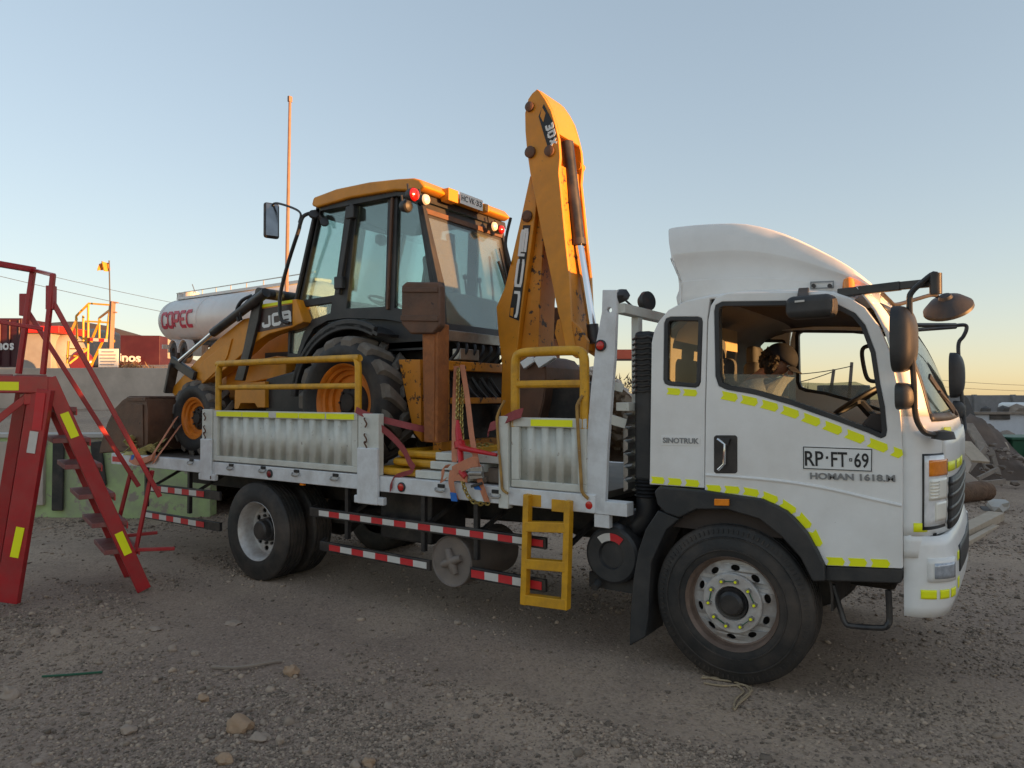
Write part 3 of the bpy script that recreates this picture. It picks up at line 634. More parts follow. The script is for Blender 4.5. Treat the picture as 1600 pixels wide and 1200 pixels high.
def bpatch(name, m, y0, y1, z0, z1, off, th=.01, n=8):
    def fn(u, v):
        y = lerp(y0, y1, u); z = lerp(z0, z1, v); dx = (bx(y + .008, z) - bx(max(.0, y - .008), z)) / .016; return V(bx(y - .012, z), y, z) + V(1, -dx, 0).normalized() * off
    b = MB(); b.grid(fn, n, 4); return b.build(name, m, bump, solid=th, ang=50)
for far in (0, 1):
    def Yq(a): return YF - a if far else a
    bpatch('fog_lamp_surround', 'white', *sorted((Yq(.035), Yq(.19))), .80, .93, .012, .02)
    bpatch('fog_lamp', 'fogglass', *sorted((Yq(.05), Yq(.165))), .82, .905, .018, .012)
    for a, c in ((.022, .06), (.075, .13), (.15, .22)): bpatch('reflective_chevron', 'tape', *sorted((Yq(a), Yq(c))), .705, .755, .004, .003)
bpatch('reflective_chevron', 'tape', .33, .40, .88, .93, .004, .003); bpatch('reflective_chevron', 'tape', .33, .40, .72, .78, .004, .003)
bpatch('bumper_grille', 'black', .42, YF - .42, .80, .95, .006, .01, 20)
b = MB(); b.bb(.80, 1.0, .05, YF - .05, .86, .95); b.bb(.95, 1.12, .1, YF - .1, .96, 1.06); b.build('bumper_bracket', 'dark', truck)
# ---- roof fairing
top = [(1052, 360), (1062, 357), (1110, 352.5), (1170, 352.5), (1230, 368), (1290, 396), (1335, 422), (1365, 447), (1374, 456)]
low = [(1065, 470), (1064, 463), (1110, 459), (1170, 456), (1230, 455), (1290, 456), (1335, 457), (1365, 457), (1374, 459)]
tp = [atY(a, c, .22) for a, c in spx(top, 3, False)]; lp = [atY(a, c, .12) for a, c in spx(low, 3, False)]
nS = len(tp); prof = []
vs = []; k = 0
for i in range(nS):
    t = tp[i]; l = lp[i]; hh = t.z - l.z; yb = .12 + .02 * i / nS; X = lerp(l.x, t.x, .5)
    q_ = lambda f: lerp(l.x, t.x, f)
    fl = .035 * (1 - i / (nS - 1)) ** .7
    half = [(l.x + .01, yb + .01, l.z - .09), (l.x, yb, l.z), (l.x, yb, l.z + hh * .20), (q_(.05), yb + .004, l.z + hh * .205), (q_(.22), yb + .006 + fl * .15, l.z + hh * .36), (q_(.50), yb - fl * .05, l.z + hh * .52), (q_(.66), yb - fl * .42, l.z + hh * .585), (q_(.70), yb - fl * .42, l.z + hh * .60), (q_(.9), yb - fl * .2, l.z + hh * .80), (t.x, yb + .01, l.z + hh * .955), (t.x, yb + .02, l.z + hh * .985), (t.x, yb + .045, l.z + hh * .998), (t.x, yb + .075, l.z + hh * 1.0), (t.x, yb + .4, l.z + hh * 1.05), (t.x, 1.0, l.z + hh * 1.07)]
    half += [(x, YF - y, z) for x, y, z in half[::-1]]; vs += half; k = len(half)
b = MB(); b.add(vs, [(i * k + j, i * k + j + 1, (i + 1) * k + j + 1, (i + 1) * k + j) for i in range(nS - 1) for j in range(k - 1)])
fair = b.build('roof_fairing', 'white', truck, solid=.02, ang=28)
b = MB(); b.ext([(1266, 440), (1303, 438.5), (1303, 450), (1266, 451.5)], .118, .123, [(1268, 442), (1301, 440.5), (1301, 448.5), (1268, 450)], Yp=.12); b.build('fairing_latch', 'letgrey', fair)
for q in (1272, 1297):
    p = atY(q, 447, .115); b = MB(); b.cyl(p, p + V(0, -.02, 0), .012); b.build('fairing_latch', 'blackpaint', fair)
b = MB(); p = atY(1326, 452, .10); b.lathe([(.034, 0), (.034, .05), (.028, .075), (.012, .088), (0, .09)], p - V(0, 0, .015), (0, 0, 1), 20); b.build('roof_beacon', 'amber', truck)
b = MB(); b.cyl(p - V(0, 0, .04), p + V(0, 0, .005), .042); b.build('beacon_base', 'black', truck)
# ---- mirrors and arms
def tubeY(px, r, n=4, nn=8):
    return MB().tube(smooth_path([atY(*q) for q in px], n), r, nn)
def rbox(c, size, ax, bev): b = MB(); b.box(c, size, ax); return b
ma = MB().bar(atY(1310, 458, .06), atY(1408, 446.5, -.06), .035, .05).bar(atY(1408, 446.5, -.06), atY(1466, 441, -.16), .03, .045).build('mirror_arm', 'blackpaint', truck, bevel=.006)
tubeY([(1465, 446, -.16), (1466, 436, -.16), (1459, 428, -.16), (1440, 442, -.16), (1425, 456, -.16), (1421, 470, -.16), (1423, 520, -.15), (1428, 600, -.13), (1430, 645, -.10), (1437, 666, -.06), (1448, 677, -.02), (1472, 680, .03)], .0155).build('mirror_hoop', 'blackpaint', truck)
b = MB(); p = atY(1462, 442, -.16); b.cyl(p - V(0, 0, .06), p + V(0, 0, .05), .03); b.build('mirror_clamp', 'blackpaint', truck)
p = atY(1474, 680, .04); b = MB(); b.lathe([(0, .03), (.05, .02), (.06, -.02), (.0, -.03)], p, (0, 0, 1), 16); b.build('mirror_foot', 'black', truck)
def mirror(px0, py0, px1, py1, Y, th, name, ax=(0.35, 1, 0), bev=.05, glassside=-1, par=truck, wd=None):
    a = Vector(ax).normalized(); c = atY((px0 + px1) / 2, (py0 + py1) / 2, Y); h = abs(atY((px0 + px1) / 2, py0, Y).z - atY((px0 + px1) / 2, py1, Y).z)
    b = MB(); wd = wd or .2; nrm = V(a.y, -a.x, 0)                     # normal pointing forward (+X)
    def fn(u, v):
        th_ = 2 * math.pi * u; r = math.sin(math.pi * .5 * v); 
        e_ = 3.4; cu, su = math.cos(th_), math.sin(th_); k = (abs(cu) ** e_ + abs(su) ** e_) ** (-1 / e_)
        return c + a * (cu * k * r * wd / 2) + V(0, 0, 1) * (su * k * r * h / 2) + nrm * th * (math.cos(math.pi * .5 * v) ** .55)
    b.grid(fn, 40, 12); 
    o = b.build(name, 'black', par, ang=60)
    b = MB(); pts = []
    for i in range(40):
        q = 2 * math.pi * i / 40; cu, su = math.cos(q), math.sin(q); k = (abs(cu) ** 3.4 + abs(su) ** 3.4) ** (-1 / 3.4); pts.append(c + a * (cu * k * wd / 2 * .97) + V(0, 0, 1) * (su * k * h / 2 * .97))
    b.prism([pts], nrm * .004); b.build('mirror_glass', 'mirror', o); return o
mirror(1374, 479, 1423, 582, -.12, .11, 'side_mirror', (.10, 1, 0), wd=.27)
mirror(1384, 598, 1424, 640, -.08, .09, 'side_mirror', (.10, 1, 0), wd=.20)
for y, e in ((530, -.14), (616, -.11)):
    b = MB(); b.bar(atY(1400, y - 1, e), atY(1432, y, e), .05, .06); b.build('mirror_clamp', 'black', truck, bevel=.01)
# kerb mirror over the door, facing down
c = atY(1268, 480, -.12); b = MB(); b.box(c, (.27, .16, .135), (1, -.1, 0)); km = b.build('kerb_mirror', 'black', truck, bevel=.045, seg=4)
b = MB(); b.bar(atY(1254, 468, -.08), atY(1256, 455, .03), .06, .05); b.build('mirror_clamp', 'blackpaint', truck, bevel=.006)
b = MB(); b.ext([(1242, 470), (1257, 468.5), (1257, 471.5), (1242, 473)], -.2055, -.202, Yp=-.2); b.build('mirror_sticker', 'tapewhite', km)
# front mirror and far side mirror set
tubeY([(1376, 456, .3), (1390, 470, .45), (1400, 476, .55), (1430, 468, .75), (1455, 461, .9), (1465, 463, .95)], .013).build('mirror_arm', 'blackpaint', truck)
c = atY(1481, 480, 1.0); b = MB(); b.lathe([(0, .075), (.05, .07), (.10, .05), (.148, .0), (.150, -.02), (.0, -.025)], c, V(-.15, -.55, .8), 28); b.build('front_mirror', 'black', truck)
b = MB(); b.lathe([(.0, .10), (.035, .09), (.05, .06)], c, V(-.15, -.55, .8), 16); b.build('mirror_clamp', 'black', truck)
tubeY([(1424, 508, 2.0), (1493, 508, 2.42)], .018).tube([atY(1424, 516, 2.0), atY(1493, 511, 2.42)], .016, 8).build('mirror_arm', 'blackpaint', truck)
tubeY([(1490, 509, 2.42), (1508, 508, 2.46), (1510, 515, 2.46), (1505, 526, 2.45), (1498, 536, 2.44), (1498, 560, 2.42), (1503, 620, 2.40), (1507, 660, 2.36), (1507, 672, 2.32), (1500, 685, 2.25)], .0155).build('mirror_hoop', 'blackpaint', truck)
mirror(1475, 551, 1497, 622, 2.43, .10, 'side_mirror', (.10, 1, 0), wd=.24); mirror(1481, 626, 1501, 655, 2.40, .08, 'side_mirror', (.10, 1, 0), wd=.18)
# inner grab handle
tubeY([(1359, 540, 2.16), (1349, 544, 2.12), (1347, 556, 2.12), (1352, 583, 2.12), (1358, 594, 2.12), (1369, 596, 2.16)], .018).build('grab_handle', 'black', truck)
# ---- seats, wheel, dashboard
def seat(y, par=truck):
    b = MB(); b.box((.02, y, 1.55), (.50, .50, .16), (1, 0, 0)); s = b.build('seat', 'seat', par, bevel=.05, seg=3)
    b = MB(); b.box((-.27, y, 1.84), (.14, .48, .56), (1, 0, .0)); b.build('seat_back', 'seat', s, bevel=.05, seg=3)
    b = MB(); b.box((-.30, y, 2.18), (.09, .26, .16)); b.build('headrest', 'seat', s, bevel=.035, seg=3)
    b = MB(); b.bb(-.15, .2, y - .2, y + .2, 1.255, 1.47); b.build('seat_base', 'black', s)
seat(.62); seat(1.66)
b = MB(); b.prism([[V(.62, .06, 1.26), V(.70, .06, 1.60), (.80, .06, 1.735), (1.02, .06, 1.70), (1.10, .06, 1.3)]], (0, YF - .12, 0)); b.build('dashboard', 'inner', truck, bevel=.02)
b = MB(); b.lathe([(.20 + .018 * math.cos(a), .018 * math.sin(a)) for a in [2 * math.pi * i / 8 for i in range(9)]], (.50, 1.66, 1.80), (-.55, 0, .83), 30); b.bar((.50, 1.48, 1.79), (.50, 1.84, 1.79), .05, .03); b.build('steering_wheel', 'black', truck)
b = MB(); b.tube([(.52, 1.66, 1.78), (.75, 1.66, 1.5)], .035, 8); b.build('steering_column', 'black', truck)
b = MB(); b.prism([[atY(1046, 500, .3), atY(1092, 503, .3), atY(1092, 540, .3), atY(1046, 530, .3)]], (0, .9, 0)); b.build('sun_blind', 'curtain', truck)
# ---- wheels
def tyre_prof(Ro, W, Ri, groov=5):
    p = [(Ri, W * .12), (Ri + .012, W * .05), (lerp(Ri, Ro, .35), W * -.005), (lerp(Ri, Ro, .40), W * .012), (lerp(Ri, Ro, .62), W * .0), (lerp(Ri, Ro, .66), W * .02), (Ro - .035, W * .04), (Ro - .012, W * .075), (Ro - .003, W * .11)]
    for g in range(groov):
        c = W * (.18 + .64 * g / (groov - 1)); p += [(Ro, c - .009), (Ro - .011, c - .006), (Ro - .011, c + .006), (Ro, c + .009)]
    return p + [(Ro - .003, W * .89), (Ro - .012, W * .925), (Ro - .035, W * .96), (lerp(Ri, Ro, .5), W), (Ri, W * .9)]
def holed_disc(Ro, Rin, hr, hn, hw, hh, zf, m, name, par, c, axis=1, th=.012, ph=0):
    """dished disc in the XZ plane with vent holes; zf(r) = depth along +Y*axis"""
    n = 60; lo = [[V(Ro * math.cos(2 * math.pi * i / n), 0, Ro * math.sin(2 * math.pi * i / n)) for i in range(n)]]
    for k in range(hn):
        q = 2 * math.pi * k / hn + ph; d = V(math.cos(q), 0, math.sin(q)); t = V(-math.sin(q), 0, math.cos(q))
        lo.append([d * hr + d * hh * math.cos(a) + t * hw * math.sin(a) for a in [2 * math.pi * i / 12 for i in range(12)]])
    lo.append([V(Rin * math.cos(2 * math.pi * i / 40), 0, Rin * math.sin(2 * math.pi * i / 40)) for i in range(40)])
    b = MB(); b.prism([[(p.x, p.z, 0) for p in l] for l in lo], (0, 0, th))
    out = []
    for x, z, y in b.v:
        out.append((c[0] + x, c[1] + axis * (zf(math.hypot(x, z)) + y), c[2] + z))
    b.v = out; return b.build(name, m, par, ang=30)
def front_wheel(c, axis, name='wheel'):
    c = Vector(c); a = V(0, axis, 0)
    b = MB(); b.lathe(tyre_prof(.508, .275, .285), c, a, 72); wh = b.build(name, 'rubber', truck, ang=40)
    b = MB()
    for k in range(90):
        q = 2 * math.pi * k / 90; d = V(math.cos(q), 0, math.sin(q)); b.bar(c + d * .452 + a * .006, c + d * .478 + a * .010, .009, .008, a)
    b.build('sidewall_ribs', 'rubber', wh, kind='stuff')
    for rr_ in (.345, .425): b = MB(); b.lathe([(rr_ - .006, .004), (rr_ - .003, -.004), (rr_ + .003, -.004), (rr_ + .006, .004)], c, a, 72); b.build('sidewall_ring', 'rubber', wh)
    b = MB(); b.lathe([(.283, .034), (.300, .008), (.304, .018), (.302, .03), (.290, .036), (.283, .06), (.276, .085), (.262, .09)], c, a, 72); b.build('rim', 'rimbrown', wh, ang=40)
    holed_disc(.266, .105, .222, 10, .030, .019, lambda r: .088 - .030 * max(0, min(1, (.262 - r) / .05)) - .012 * max(0, min(1, (.19 - r) / .02)), 'rim', 'rim_disc', wh, c, axis, ph=.25)
    b = MB(); b.lathe([(.262, .13), (.10, .13)], c, a, 40); b.build('brake_drum', 'dark', wh)
    b = MB(); b.lathe([(.192, .052), (.190, .036), (.184, .030), (.110, .030), (.104, .05)], c, a, 48); b.build('hub_flange', 'rim', wh)
    b = MB(); b.lathe([(.104, .05), (.098, .03), (.082, .034), (.078, .012), (.060, -.004), (.0, -.008)], c, a, 32); b.build('hub_cap', 'blackpaint', wh)
    for k in range(10):
        q = 2 * math.pi * k / 10 + .1; d = V(math.cos(q), 0, math.sin(q)) * .147; p = c + d
        b = MB(); b.cyl(p + a * .034, p + a * .006, .019, .016, 6); nut = b.build('wheel_nut', 'steel', wh)
        b = MB(); b.cyl(p + a * .006, p + a * .000, .0095, .008, 8); b.build('nut_indicator', 'tape', wh)
    for k in (0, 2, 4, 6, 8):
        q0 = 2 * math.pi * k / 10 + .1; q1 = q0 + 2 * math.pi / 10; b = MB(); b.bar(c + V(math.cos(q0), 0, math.sin(q0)) * .147 + a * .022, c + V(math.cos(q1), 0, math.sin(q1)) * .147 + a * .022, .004, .012, a); b.build('nut_link', 'gbin', wh)
    return wh
front_wheel((cx, 0, cz), 1); front_wheel((cx, YF, cz), -1)
RX, RZ = -4.87, .452
def rear_wheel(c, axis):
    c = Vector(c); a = V(0, axis, 0)
    b = MB(); b.lathe(tyre_prof(.505, .265, .285), c, a, 72); wh = b.build('wheel', 'rubber', truck, ang=40)
    b = MB(); b.lathe(tyre_prof(.505, .265, .285), c + a * .335, a, 60); b.build('inner_tyre', 'rubber', wh, ang=40)
    b = MB(); b.lathe([(.283, .034), (.300, .008), (.305, .016), (.300, .03), (.290, .034), (.280, .05), (.272, .09), (.262, .15), (.25, .175)], c, a, 72); b.build('rim', 'rim', wh, ang=40)
    holed_disc(.262, .11, .205, 10, .032, .024, lambda r: .165 + .03 * max(0, min(1, (.24 - r) / .1)), 'rim', 'rim_disc', wh, c, axis, ph=.1)
    b = MB(); b.lathe([(.26, .21), (.1, .21)], c, a, 40); b.build('brake_drum', 'dark', wh)
    b = MB(); b.lathe([(.125, .19), (.12, .13), (.105, .12), (.10, .06), (.085, .045), (0, .04)], c, a, 24); b.build('hub_cap', 'blackpaint', wh)
    for k in range(10):
        q = 2 * math.pi * k / 10 + .1; p = c + V(math.cos(q), 0, math.sin(q)) * .15; b = MB(); b.cyl(p + a * .19, p + a * .15, .018, .015, 6); b.build('wheel_nut', 'blackpaint', wh)
    return wh
rear_wheel((RX, .0, RZ), 1); rear_wheel((RX, YF, RZ), -1)
b = MB(); b.cyl((RX, .3, RZ), (RX, 2.0, RZ), .09); b.blob((RX, 1.15, RZ), (.25, .22, .22), 1, .05); b.build('axle', 'dark', truck); b = MB(); b.cyl((cx, .2, cz - .05), (cx, 2.1, cz - .05), .06); b.build('axle', 'dark', truck)
# ---- chassis and running gear
b = MB()
for y in (.75, 1.50): b.bb(-7.3, .9, y, y + .08, .72, .96)
for x in (-7.2, -5.9, -3.8, -2.6, -1.4, -.5): b.bb(x, x + .1, .83, 1.5, .76, .93)
b.build('chassis_frame', 'dark', truck)
b = MB(); b.bb(-.45, .85, .75, 1.55, .55, 1.2); b.build('engine', 'dark', truck, bevel=.03)
for y in (.62, 1.62):
    b = MB()
    for k in range(5): b.bb(RX - .75 + k * .1, RX + .75 - k * .1, y, y + .08, RZ + .05 + k * .025, RZ + .075 + k * .025)
    b.build('leaf_spring', 'dark', truck)
b = MB(); b.tube([(-3.9, 1.15, .62), (RX, 1.15, RZ)], .05); b.tube([(-.4, 1.15, .75), (-3.9, 1.15, .62)], .05); b.build('drive_shaft', 'dark', truck)
# boxes under the bed
b = MB(); b.bb(-3.35, -2.72, .25, .75, .52, .98); b.build('battery_box', 'blackpaint', truck, bevel=.02)
b = MB(); b.bb(-2.1, -1.25, 1.58, 2.2, .45, .92); b.build('fuel_tank', 'dark', truck, bevel=.08)
b = MB(); p0 = atY(706, 877, .06)
b.lathe([(.0, .012), (.15, .010), (.195, .0), (.205, -.012), (.212, -.004), (.214, .02), (.212, .06), (.212, .68), (.18, .72), (0, .74)], p0, (0, 1, 0), 44); at = b.build('air_tank', mat('taupe_tank_paint', (.19, .155, .135), .55, var=.15, dirt=(DUST, .6, 4), bump=(.1, 30)), truck)
b = MB()
for q in range(4):
    an = R(22 + q * 90); d = V(math.cos(an), 0, math.sin(an)); b.tube([p0 + V(0, .0, 0), p0 + d * .05 + V(0, -.006, 0), p0 + d * .105 + V(0, -.002, 0)], [.045, .036, .028], 10)
b.build('tank_embossing', at.data.materials[0], at, ang=80)
p0 = atY(955, 868, .06); b = MB(); b.lathe([(0, .02), (.09, .02), (.10, .0), (.185, -.004), (.205, .012), (.21, .05), (.21, .46), (.18, .49), (0, .5)], p0, (0, 1, 0), 40); af = b.build('air_filter', 'black', truck)
for a0, a1, m_ in ((92, 132, 'tapewhite'), (52, 92, 'tapered')):
    b = MB(); pts = [(math.cos(R(lerp(a0, a1, i / 8))), math.sin(R(lerp(a0, a1, i / 8)))) for i in range(9)]
    b.prism([[p0 + V(c * .16, -.007, s * .16) for c, s in pts] + [p0 + V(c * .105, -.004, s * .105) for c, s in pts[::-1]]], (0, -.003, 0)); b.build('filter_label', m_, af)
p = p0 + V(-.12, .03, -.22); b = MB(); b.cyl(p, p + V(0, -.06, -.02), .035, .025, 12); b.bb(p.x - .1, p.x + .3, p.y + .05, p.y + .3, p.z - .05, p.z + .06); b.build('filter_valve', 'black', af)
# snorkel
Ys = .12; b = MB()
s0 = atY(1004, 517, Ys); s1 = atY(1004, 752, Ys)
b.box(((s0.x + s1.x) / 2, .22, (s0.z + s1.z) / 2), (.135, .20, s0.z - s1.z)); sn = b.build('air_intake', 'black', truck, bevel=.03, seg=3)
for k in range(11):
    z = s0.z - .05 - k * .038; b = MB(); b.tube([V(s0.x - .073, .11, z - .012), V(s0.x - .04, .113, z + .006), V(s0.x, .112, z), V(s0.x + .04, .113, z + .008), V(s0.x + .072, .12, z)], .009, 6); b.build('intake_rib', 'blackpaint', sn)
b = MB()
for k in range(6): b.lathe([(.085, -.012), (.10, 0), (.085, .012)], (s1.x, .22, s1.z + .02 - k * .026), (0, 0, 1), 20)
b.build('bellows', 'hose', sn)
b = MB(); b.tube(smooth_path([(s1.x, .22, s1.z - .1), (s1.x - .01, .22, s1.z - .25), (s1.x - .08, .22, s1.z - .34), (p0.x + .12, .24, p0.z + .24), (p0.x + .02, .26, p0.z + .15)], 5), .085, 14); b.build('intake_elbow', 'hose', sn)
# under-bed brackets
for X in (-3.55, -2.62, -2.06, -1.22, -7.0, -6.1):
    b = MB(); b.bar((X, .04, 1.0), (X, .04, .52), .04, .04); b.build('guard_bracket', 'blackpaint', truck)
    b = MB(); b.bar((X, .045, .72), (X + .12, .5, .98), .03, .03); b.build('guard_stay', 'blackpaint', truck)
def guard(px0, px1, h0, h1, Y, first='w', n=9, ends=True, name='side_guard'):
    """black rail with alternating red and white tape; px0/px1 = tape ends (x, ytop, ybottom)"""
    a0 = atY(px0[0], px0[1], Y); a1 = atY(px0[0], px0[2], Y); c0 = atY(px1[0], px1[1], Y); c1 = atY(px1[0], px1[2], Y)
    za = (a0.z + a1.z) / 2; zc = (c0.z + c1.z) / 2; hh = ((a0.z - a1.z) + (c0.z - c1.z)) / 2
    b = MB(); A = V(a0.x - h0, Y + .025, za); C = V(c0.x + h1, Y + .025, zc); b.bar(A, C, .035, hh + .035)
    if h0 > .1: b.bar(A + V(.005, 0, 0), A + V(-.06, .12, .01), .035, hh + .03)
    o = b.build(name, 'blackpaint', truck, bevel=.005)
    for k in range(n):
        t0 = k / n; t1 = (k + 1) / n; b = MB(); x0 = lerp(a0.x, c0.x, t0); x1 = lerp(a0.x, c0.x, t1); z0 = lerp(za, zc, t0); z1 = lerp(za, zc, t1)
        b.prism([[V(x0, Y + .005, z0 + hh / 2), V(x1, Y + .005, z1 + hh / 2), V(x1, Y + .005, z1 - hh / 2), V(x0, Y + .005, z0 - hh / 2)]], (0, -.004, 0))
        b.build('reflective_strip', 'tapewhite' if (k % 2 == 0) == (first == 'w') else 'tapered', o)
guard((498, 797.5, 805.5), (848, 844, 855), .14, .02, .0, 'w', 18)
guard((514, 851, 860), (666, 879, 889), .14, .03, .0, 'r', 8)
guard((736, 890, 902), (846, 909.5, 922), .02, .03, .0, 'r', 5)
guard((231, 758, 766), (318, 768, 776.5), .05, .28, .0, 'w', 8)
guard((227, 800, 808), (318, 816, 824), .05, .28, .0, 'w', 8)
# ---- load bed
BZ0, BZ1 = .998, 1.128
b = MB(); b.bb(-7.62, -.98, .06, 2.32, BZ1 - .05, BZ1); bed = b.build('bed_floor', 'bedfloor', truck)
b = MB()
for i in range(12): x = -7.4 + i * .56; b.bb(x, x + .06, .08, 2.3, BZ0 - .02, BZ1 - .052)
b.build('bed_bearers', 'dark', truck)
for y in (-.03, 2.33):
    b = MB(); b.bb(-7.67, -.96, y, y + .085, BZ0, BZ1 + .004); b.build('bed_rail', 'bedwhite', truck, bevel=.008)
b = MB(); b.bb(-7.70, -7.60, -.03, 2.41, BZ0, BZ1 + .003); b.build('bed_end_rail', 'bedwhite', truck, bevel=.006)
b = MB(); b.ext([(176, 713), (190, 714), (190, 722), (176, 721)], -.034, -.0305, Yp=-.03); b.build('reflective_strip', 'tapered', truck)
for px, py in ((300, 721), (362, 729), (412, 733), (464, 738.5), (525, 745), (690, 762), (775, 771)):
    c = atY(px, py, -.03); b = MB(); b.box(c + V(0, -.006, .015), (.07, .014, .03)); b.build('rope_hook_seat', 'letblack', truck, bevel=.004)
    b = MB(); b.tube(smooth_path([c + V(-.05, -.012, .0), c + V(-.045, -.028, -.022), c + V(.0, -.034, -.03), c + V(.045, -.028, -.022), c + V(.05, -.012, .0)], 3), .008, 6); b.build('rope_hook', 'steel', truck)
for px, py in ((422, 740), (628, 761), (939, 540), (922, 789)):
    yy = -.03 if px < 900 else -.012
    c = atY(px, py, yy); b = MB(); b.lathe([(.042, .01), (.042, -.012), (.034, -.016), (.034, -.006)], c, (0, 1, 0), 20); lm = b.build('side_lamp', 'black', truck)
    b = MB(); b.lathe([(.034, -.008), (.028, -.020), (.0, -.026)], c, (0, 1, 0), 20); b.build('lamp_lens', 'darkred' if px < 600 else 'lampred', lm)
c = atY(473, 756, .0); b = MB(); b.box(c, (.06, .03, .03)); b.build('marker_lamp', 'amber', truck, bevel=.005)
# ---- side panels
def panel(X0, X1, z0, z1, ribs, tapes, bw=.09, name='side_panel', y=-.03):
    b = MB(); f = .07
    b.bb(X0, X1, y, y + .05, z1 - f, z1); b.bb(X0, X1, y, y + .05, z0, z0 + f * .8); b.bb(X0, X0 + f, y + .001, y + .049, z0 + f * .8, z1 - f); b.bb(X1 - f, X1, y + .001, y + .049, z0 + f * .8, z1 - f)
    o = b.build(name, 'oldwhite', truck, bevel=.006)
    # folded sheet
    b = MB(); n = ribs; pts = []; L = (X1 - X0 - 2 * f); 
    for k in range(n):
        a = X0 + f + L * k / n; s = L / n
        pts += [(a, .036), (a + s * .52, .036), (a + s * .57, .014), (a + s * .95, .014)]
    pts.append((X1 - f, .036))
    vs = [(x, y + d, z) for x, d in pts for z in (z0 + f * .8, z1 - f)]
    b.add(vs, [(2 * i, 2 * i + 1, 2 * i + 3, 2 * i + 2) for i in range(len(pts) - 1)]); b.build('corrugated_sheet', 'oldwhite', o, solid=.003, ang=20)
    for a, c in tapes:
        b = MB(); b.bb(a, c, y - .003, y - .0005, z1 - f + .008, z1 - .012); b.build('reflective_strip', 'tape', o)
    return o
panel(-5.56, -3.36, 1.145, 1.685, 12, [(-5.50, -5.06), (-5.05, -4.62), (-4.50, -4.17), (-4.16, -3.79), (-3.77, -3.40)])
panel(-1.68, -1.03, 1.14, 1.672, 4, [(-1.50, -1.14)])
b = MB(); b.bb(-4.61, -4.51, -.033, -.0305, 1.627, 1.672); b.build('strip_patch', 'tapewhite', truck)
def stake(X0, X1, ztop, zbot, y=-.035, m='oldwhite'):
    b = MB(); b.bb(X0, X1, y, y + .07, BZ1 + .006, ztop); o = b.build('stake_post', m, truck, bevel=.008)
    b = MB(); b.bb(X0 + .02, X1 + .02, y - .035, y + .004, zbot, BZ1 + .25); b.build('stake_pocket', 'bedwhite', o, bevel=.012); 
    b = MB(); b.bb(X0 - .03, X1 + .08, y - .02, y + .03, zbot, zbot + .07); b.build('pocket_foot', 'bedwhite', o, bevel=.01)
    c = V((X0 + X1) / 2 + .09, y - .03, zbot + .035); b = MB(); b.cyl(c, c + V(0, .02, 0), .028, None, 12); b.build('bolt', 'rust', o)
    for k, zz in enumerate((ztop - .06, ztop - .2, ztop - .27)):
        c = V(lerp(X0, X1, .45), y - .004, zz); b = MB(); b.tube(smooth_path([c + V(-.02, -.005, .02), c + V(.0, -.03, .01), c + V(.02, -.02, -.03), c + V(-.005, -.015, -.06)], 3), .007, 6); b.build('latch', 'rust', o)
    return o
stake(-5.76, -5.575, 1.695, .93); stake(-3.345, -3.09, 1.68, .88)
b = MB(); b.bb(-1.79, -1.70, -.045, .03, BZ1 - .16, 1.68); b.build('stake_post', 'oldwhite', truck, bevel=.008)
b = MB(); b.tube(smooth_path([(-1.72, -.06, 1.80), (-1.78, -.06, 1.70), (-1.79, -.06, 1.6), (-1.75, -.06, 1.2), (-1.74, -.06, 1.12), (-1.69, -.06, 1.09)], 4), .011, 8); b.build('latch_bar', 'rustrod', truck)
# yellow hoop rails on the panels
def rail(X0, X1, z0, zt, zm, r, y=.005):
    b = MB(); k = .07
    b.tube(smooth_path([(X0, y, z0), (X0, y, zt - k * 2), (X0 + .01, y, zt - k * .6), (X0 + k * .6, y, zt - .01), (X0 + k * 2, y, zt), (X1 - k * 2, y, zt), (X1 - k * .6, y, zt - .01), (X1 - .01, y, zt - k * .6), (X1, y, zt - k * 2), (X1, y, z0)], 4), r, 12)
    b.tube([(X0 + r * .5, y, zm), (X1 - r * .5, y, zm)], r * .82, 10); return b.build('safety_rail', 'railyel', truck)
rail(-5.52, -3.385, 1.62, 2.185, 1.93, .033); rail(-1.665, -1.06, 1.60, 2.17, 1.925, .036)
# ladder
lad = MB(); b = lad
a0 = atY(825, 772, -.05); a1 = atY(820, 944, -.05); c0 = atY(889, 782, -.05); c1 = atY(884, 952, -.05)
b = MB(); b.bar(a0, a1, .05, .065, (0, 1, 0)); ld_ = b.build('ladder', 'railyel', truck, bevel=.006)
b = MB(); b.bar(c0, c1, .05, .065, (0, 1, 0)); b.build('ladder_rail', 'railyel', ld_, bevel=.006)
for za, zb in ((822, 824), (880, 885), (936, 944)):
    b = MB(); b.bar(atY(824, za, -.05), atY(886, zb, -.05), .07, .075); b.build('ladder_rung', 'railyel', ld_, bevel=.006)
for q in ((836, 782), (874, 790)):
    c = atY(*q, -.02); b = MB(); b.box(c, (.12, .03, .09)); b.build('ladder_bracket', 'railyel', ld_, bevel=.004)
# ---- headboard
hb_px = [(942, 453), (965, 453), (961, 560), (950, 700), (946, 802), (905, 797), (913, 780), (920, 654), (924, 605), (932, 535), (941, 488)]
hole = [(945 + 4.5 * math.cos(q), 484 + 4.5 * math.sin(q)) for q in [2 * math.pi * i / 10 for i in range(10)]]
hole = [(953 + 4.0 * math.cos(q), 484.5 + 4.0 * math.sin(q)) for q in [2 * math.pi * i / 10 for i in range(10)]]
b = MB(); b.ext(hb_px, -.01, .035, hole, Yp=0); hb = b.build('headboard_post', 'bedwhite', truck, bevel=.006)
b = MB(); b.ext(hb_px, 2.33, 2.375, Yp=0); b.build('headboard_post', 'bedwhite', truck, bevel=.006)
xh = atY(958, 520, 0).x
b = MB(); b.bb(xh, xh + .08, .02, 2.35, 2.42, 2.49)
b.build('headboard_rail', 'oldwhite', truck, bevel=.005)
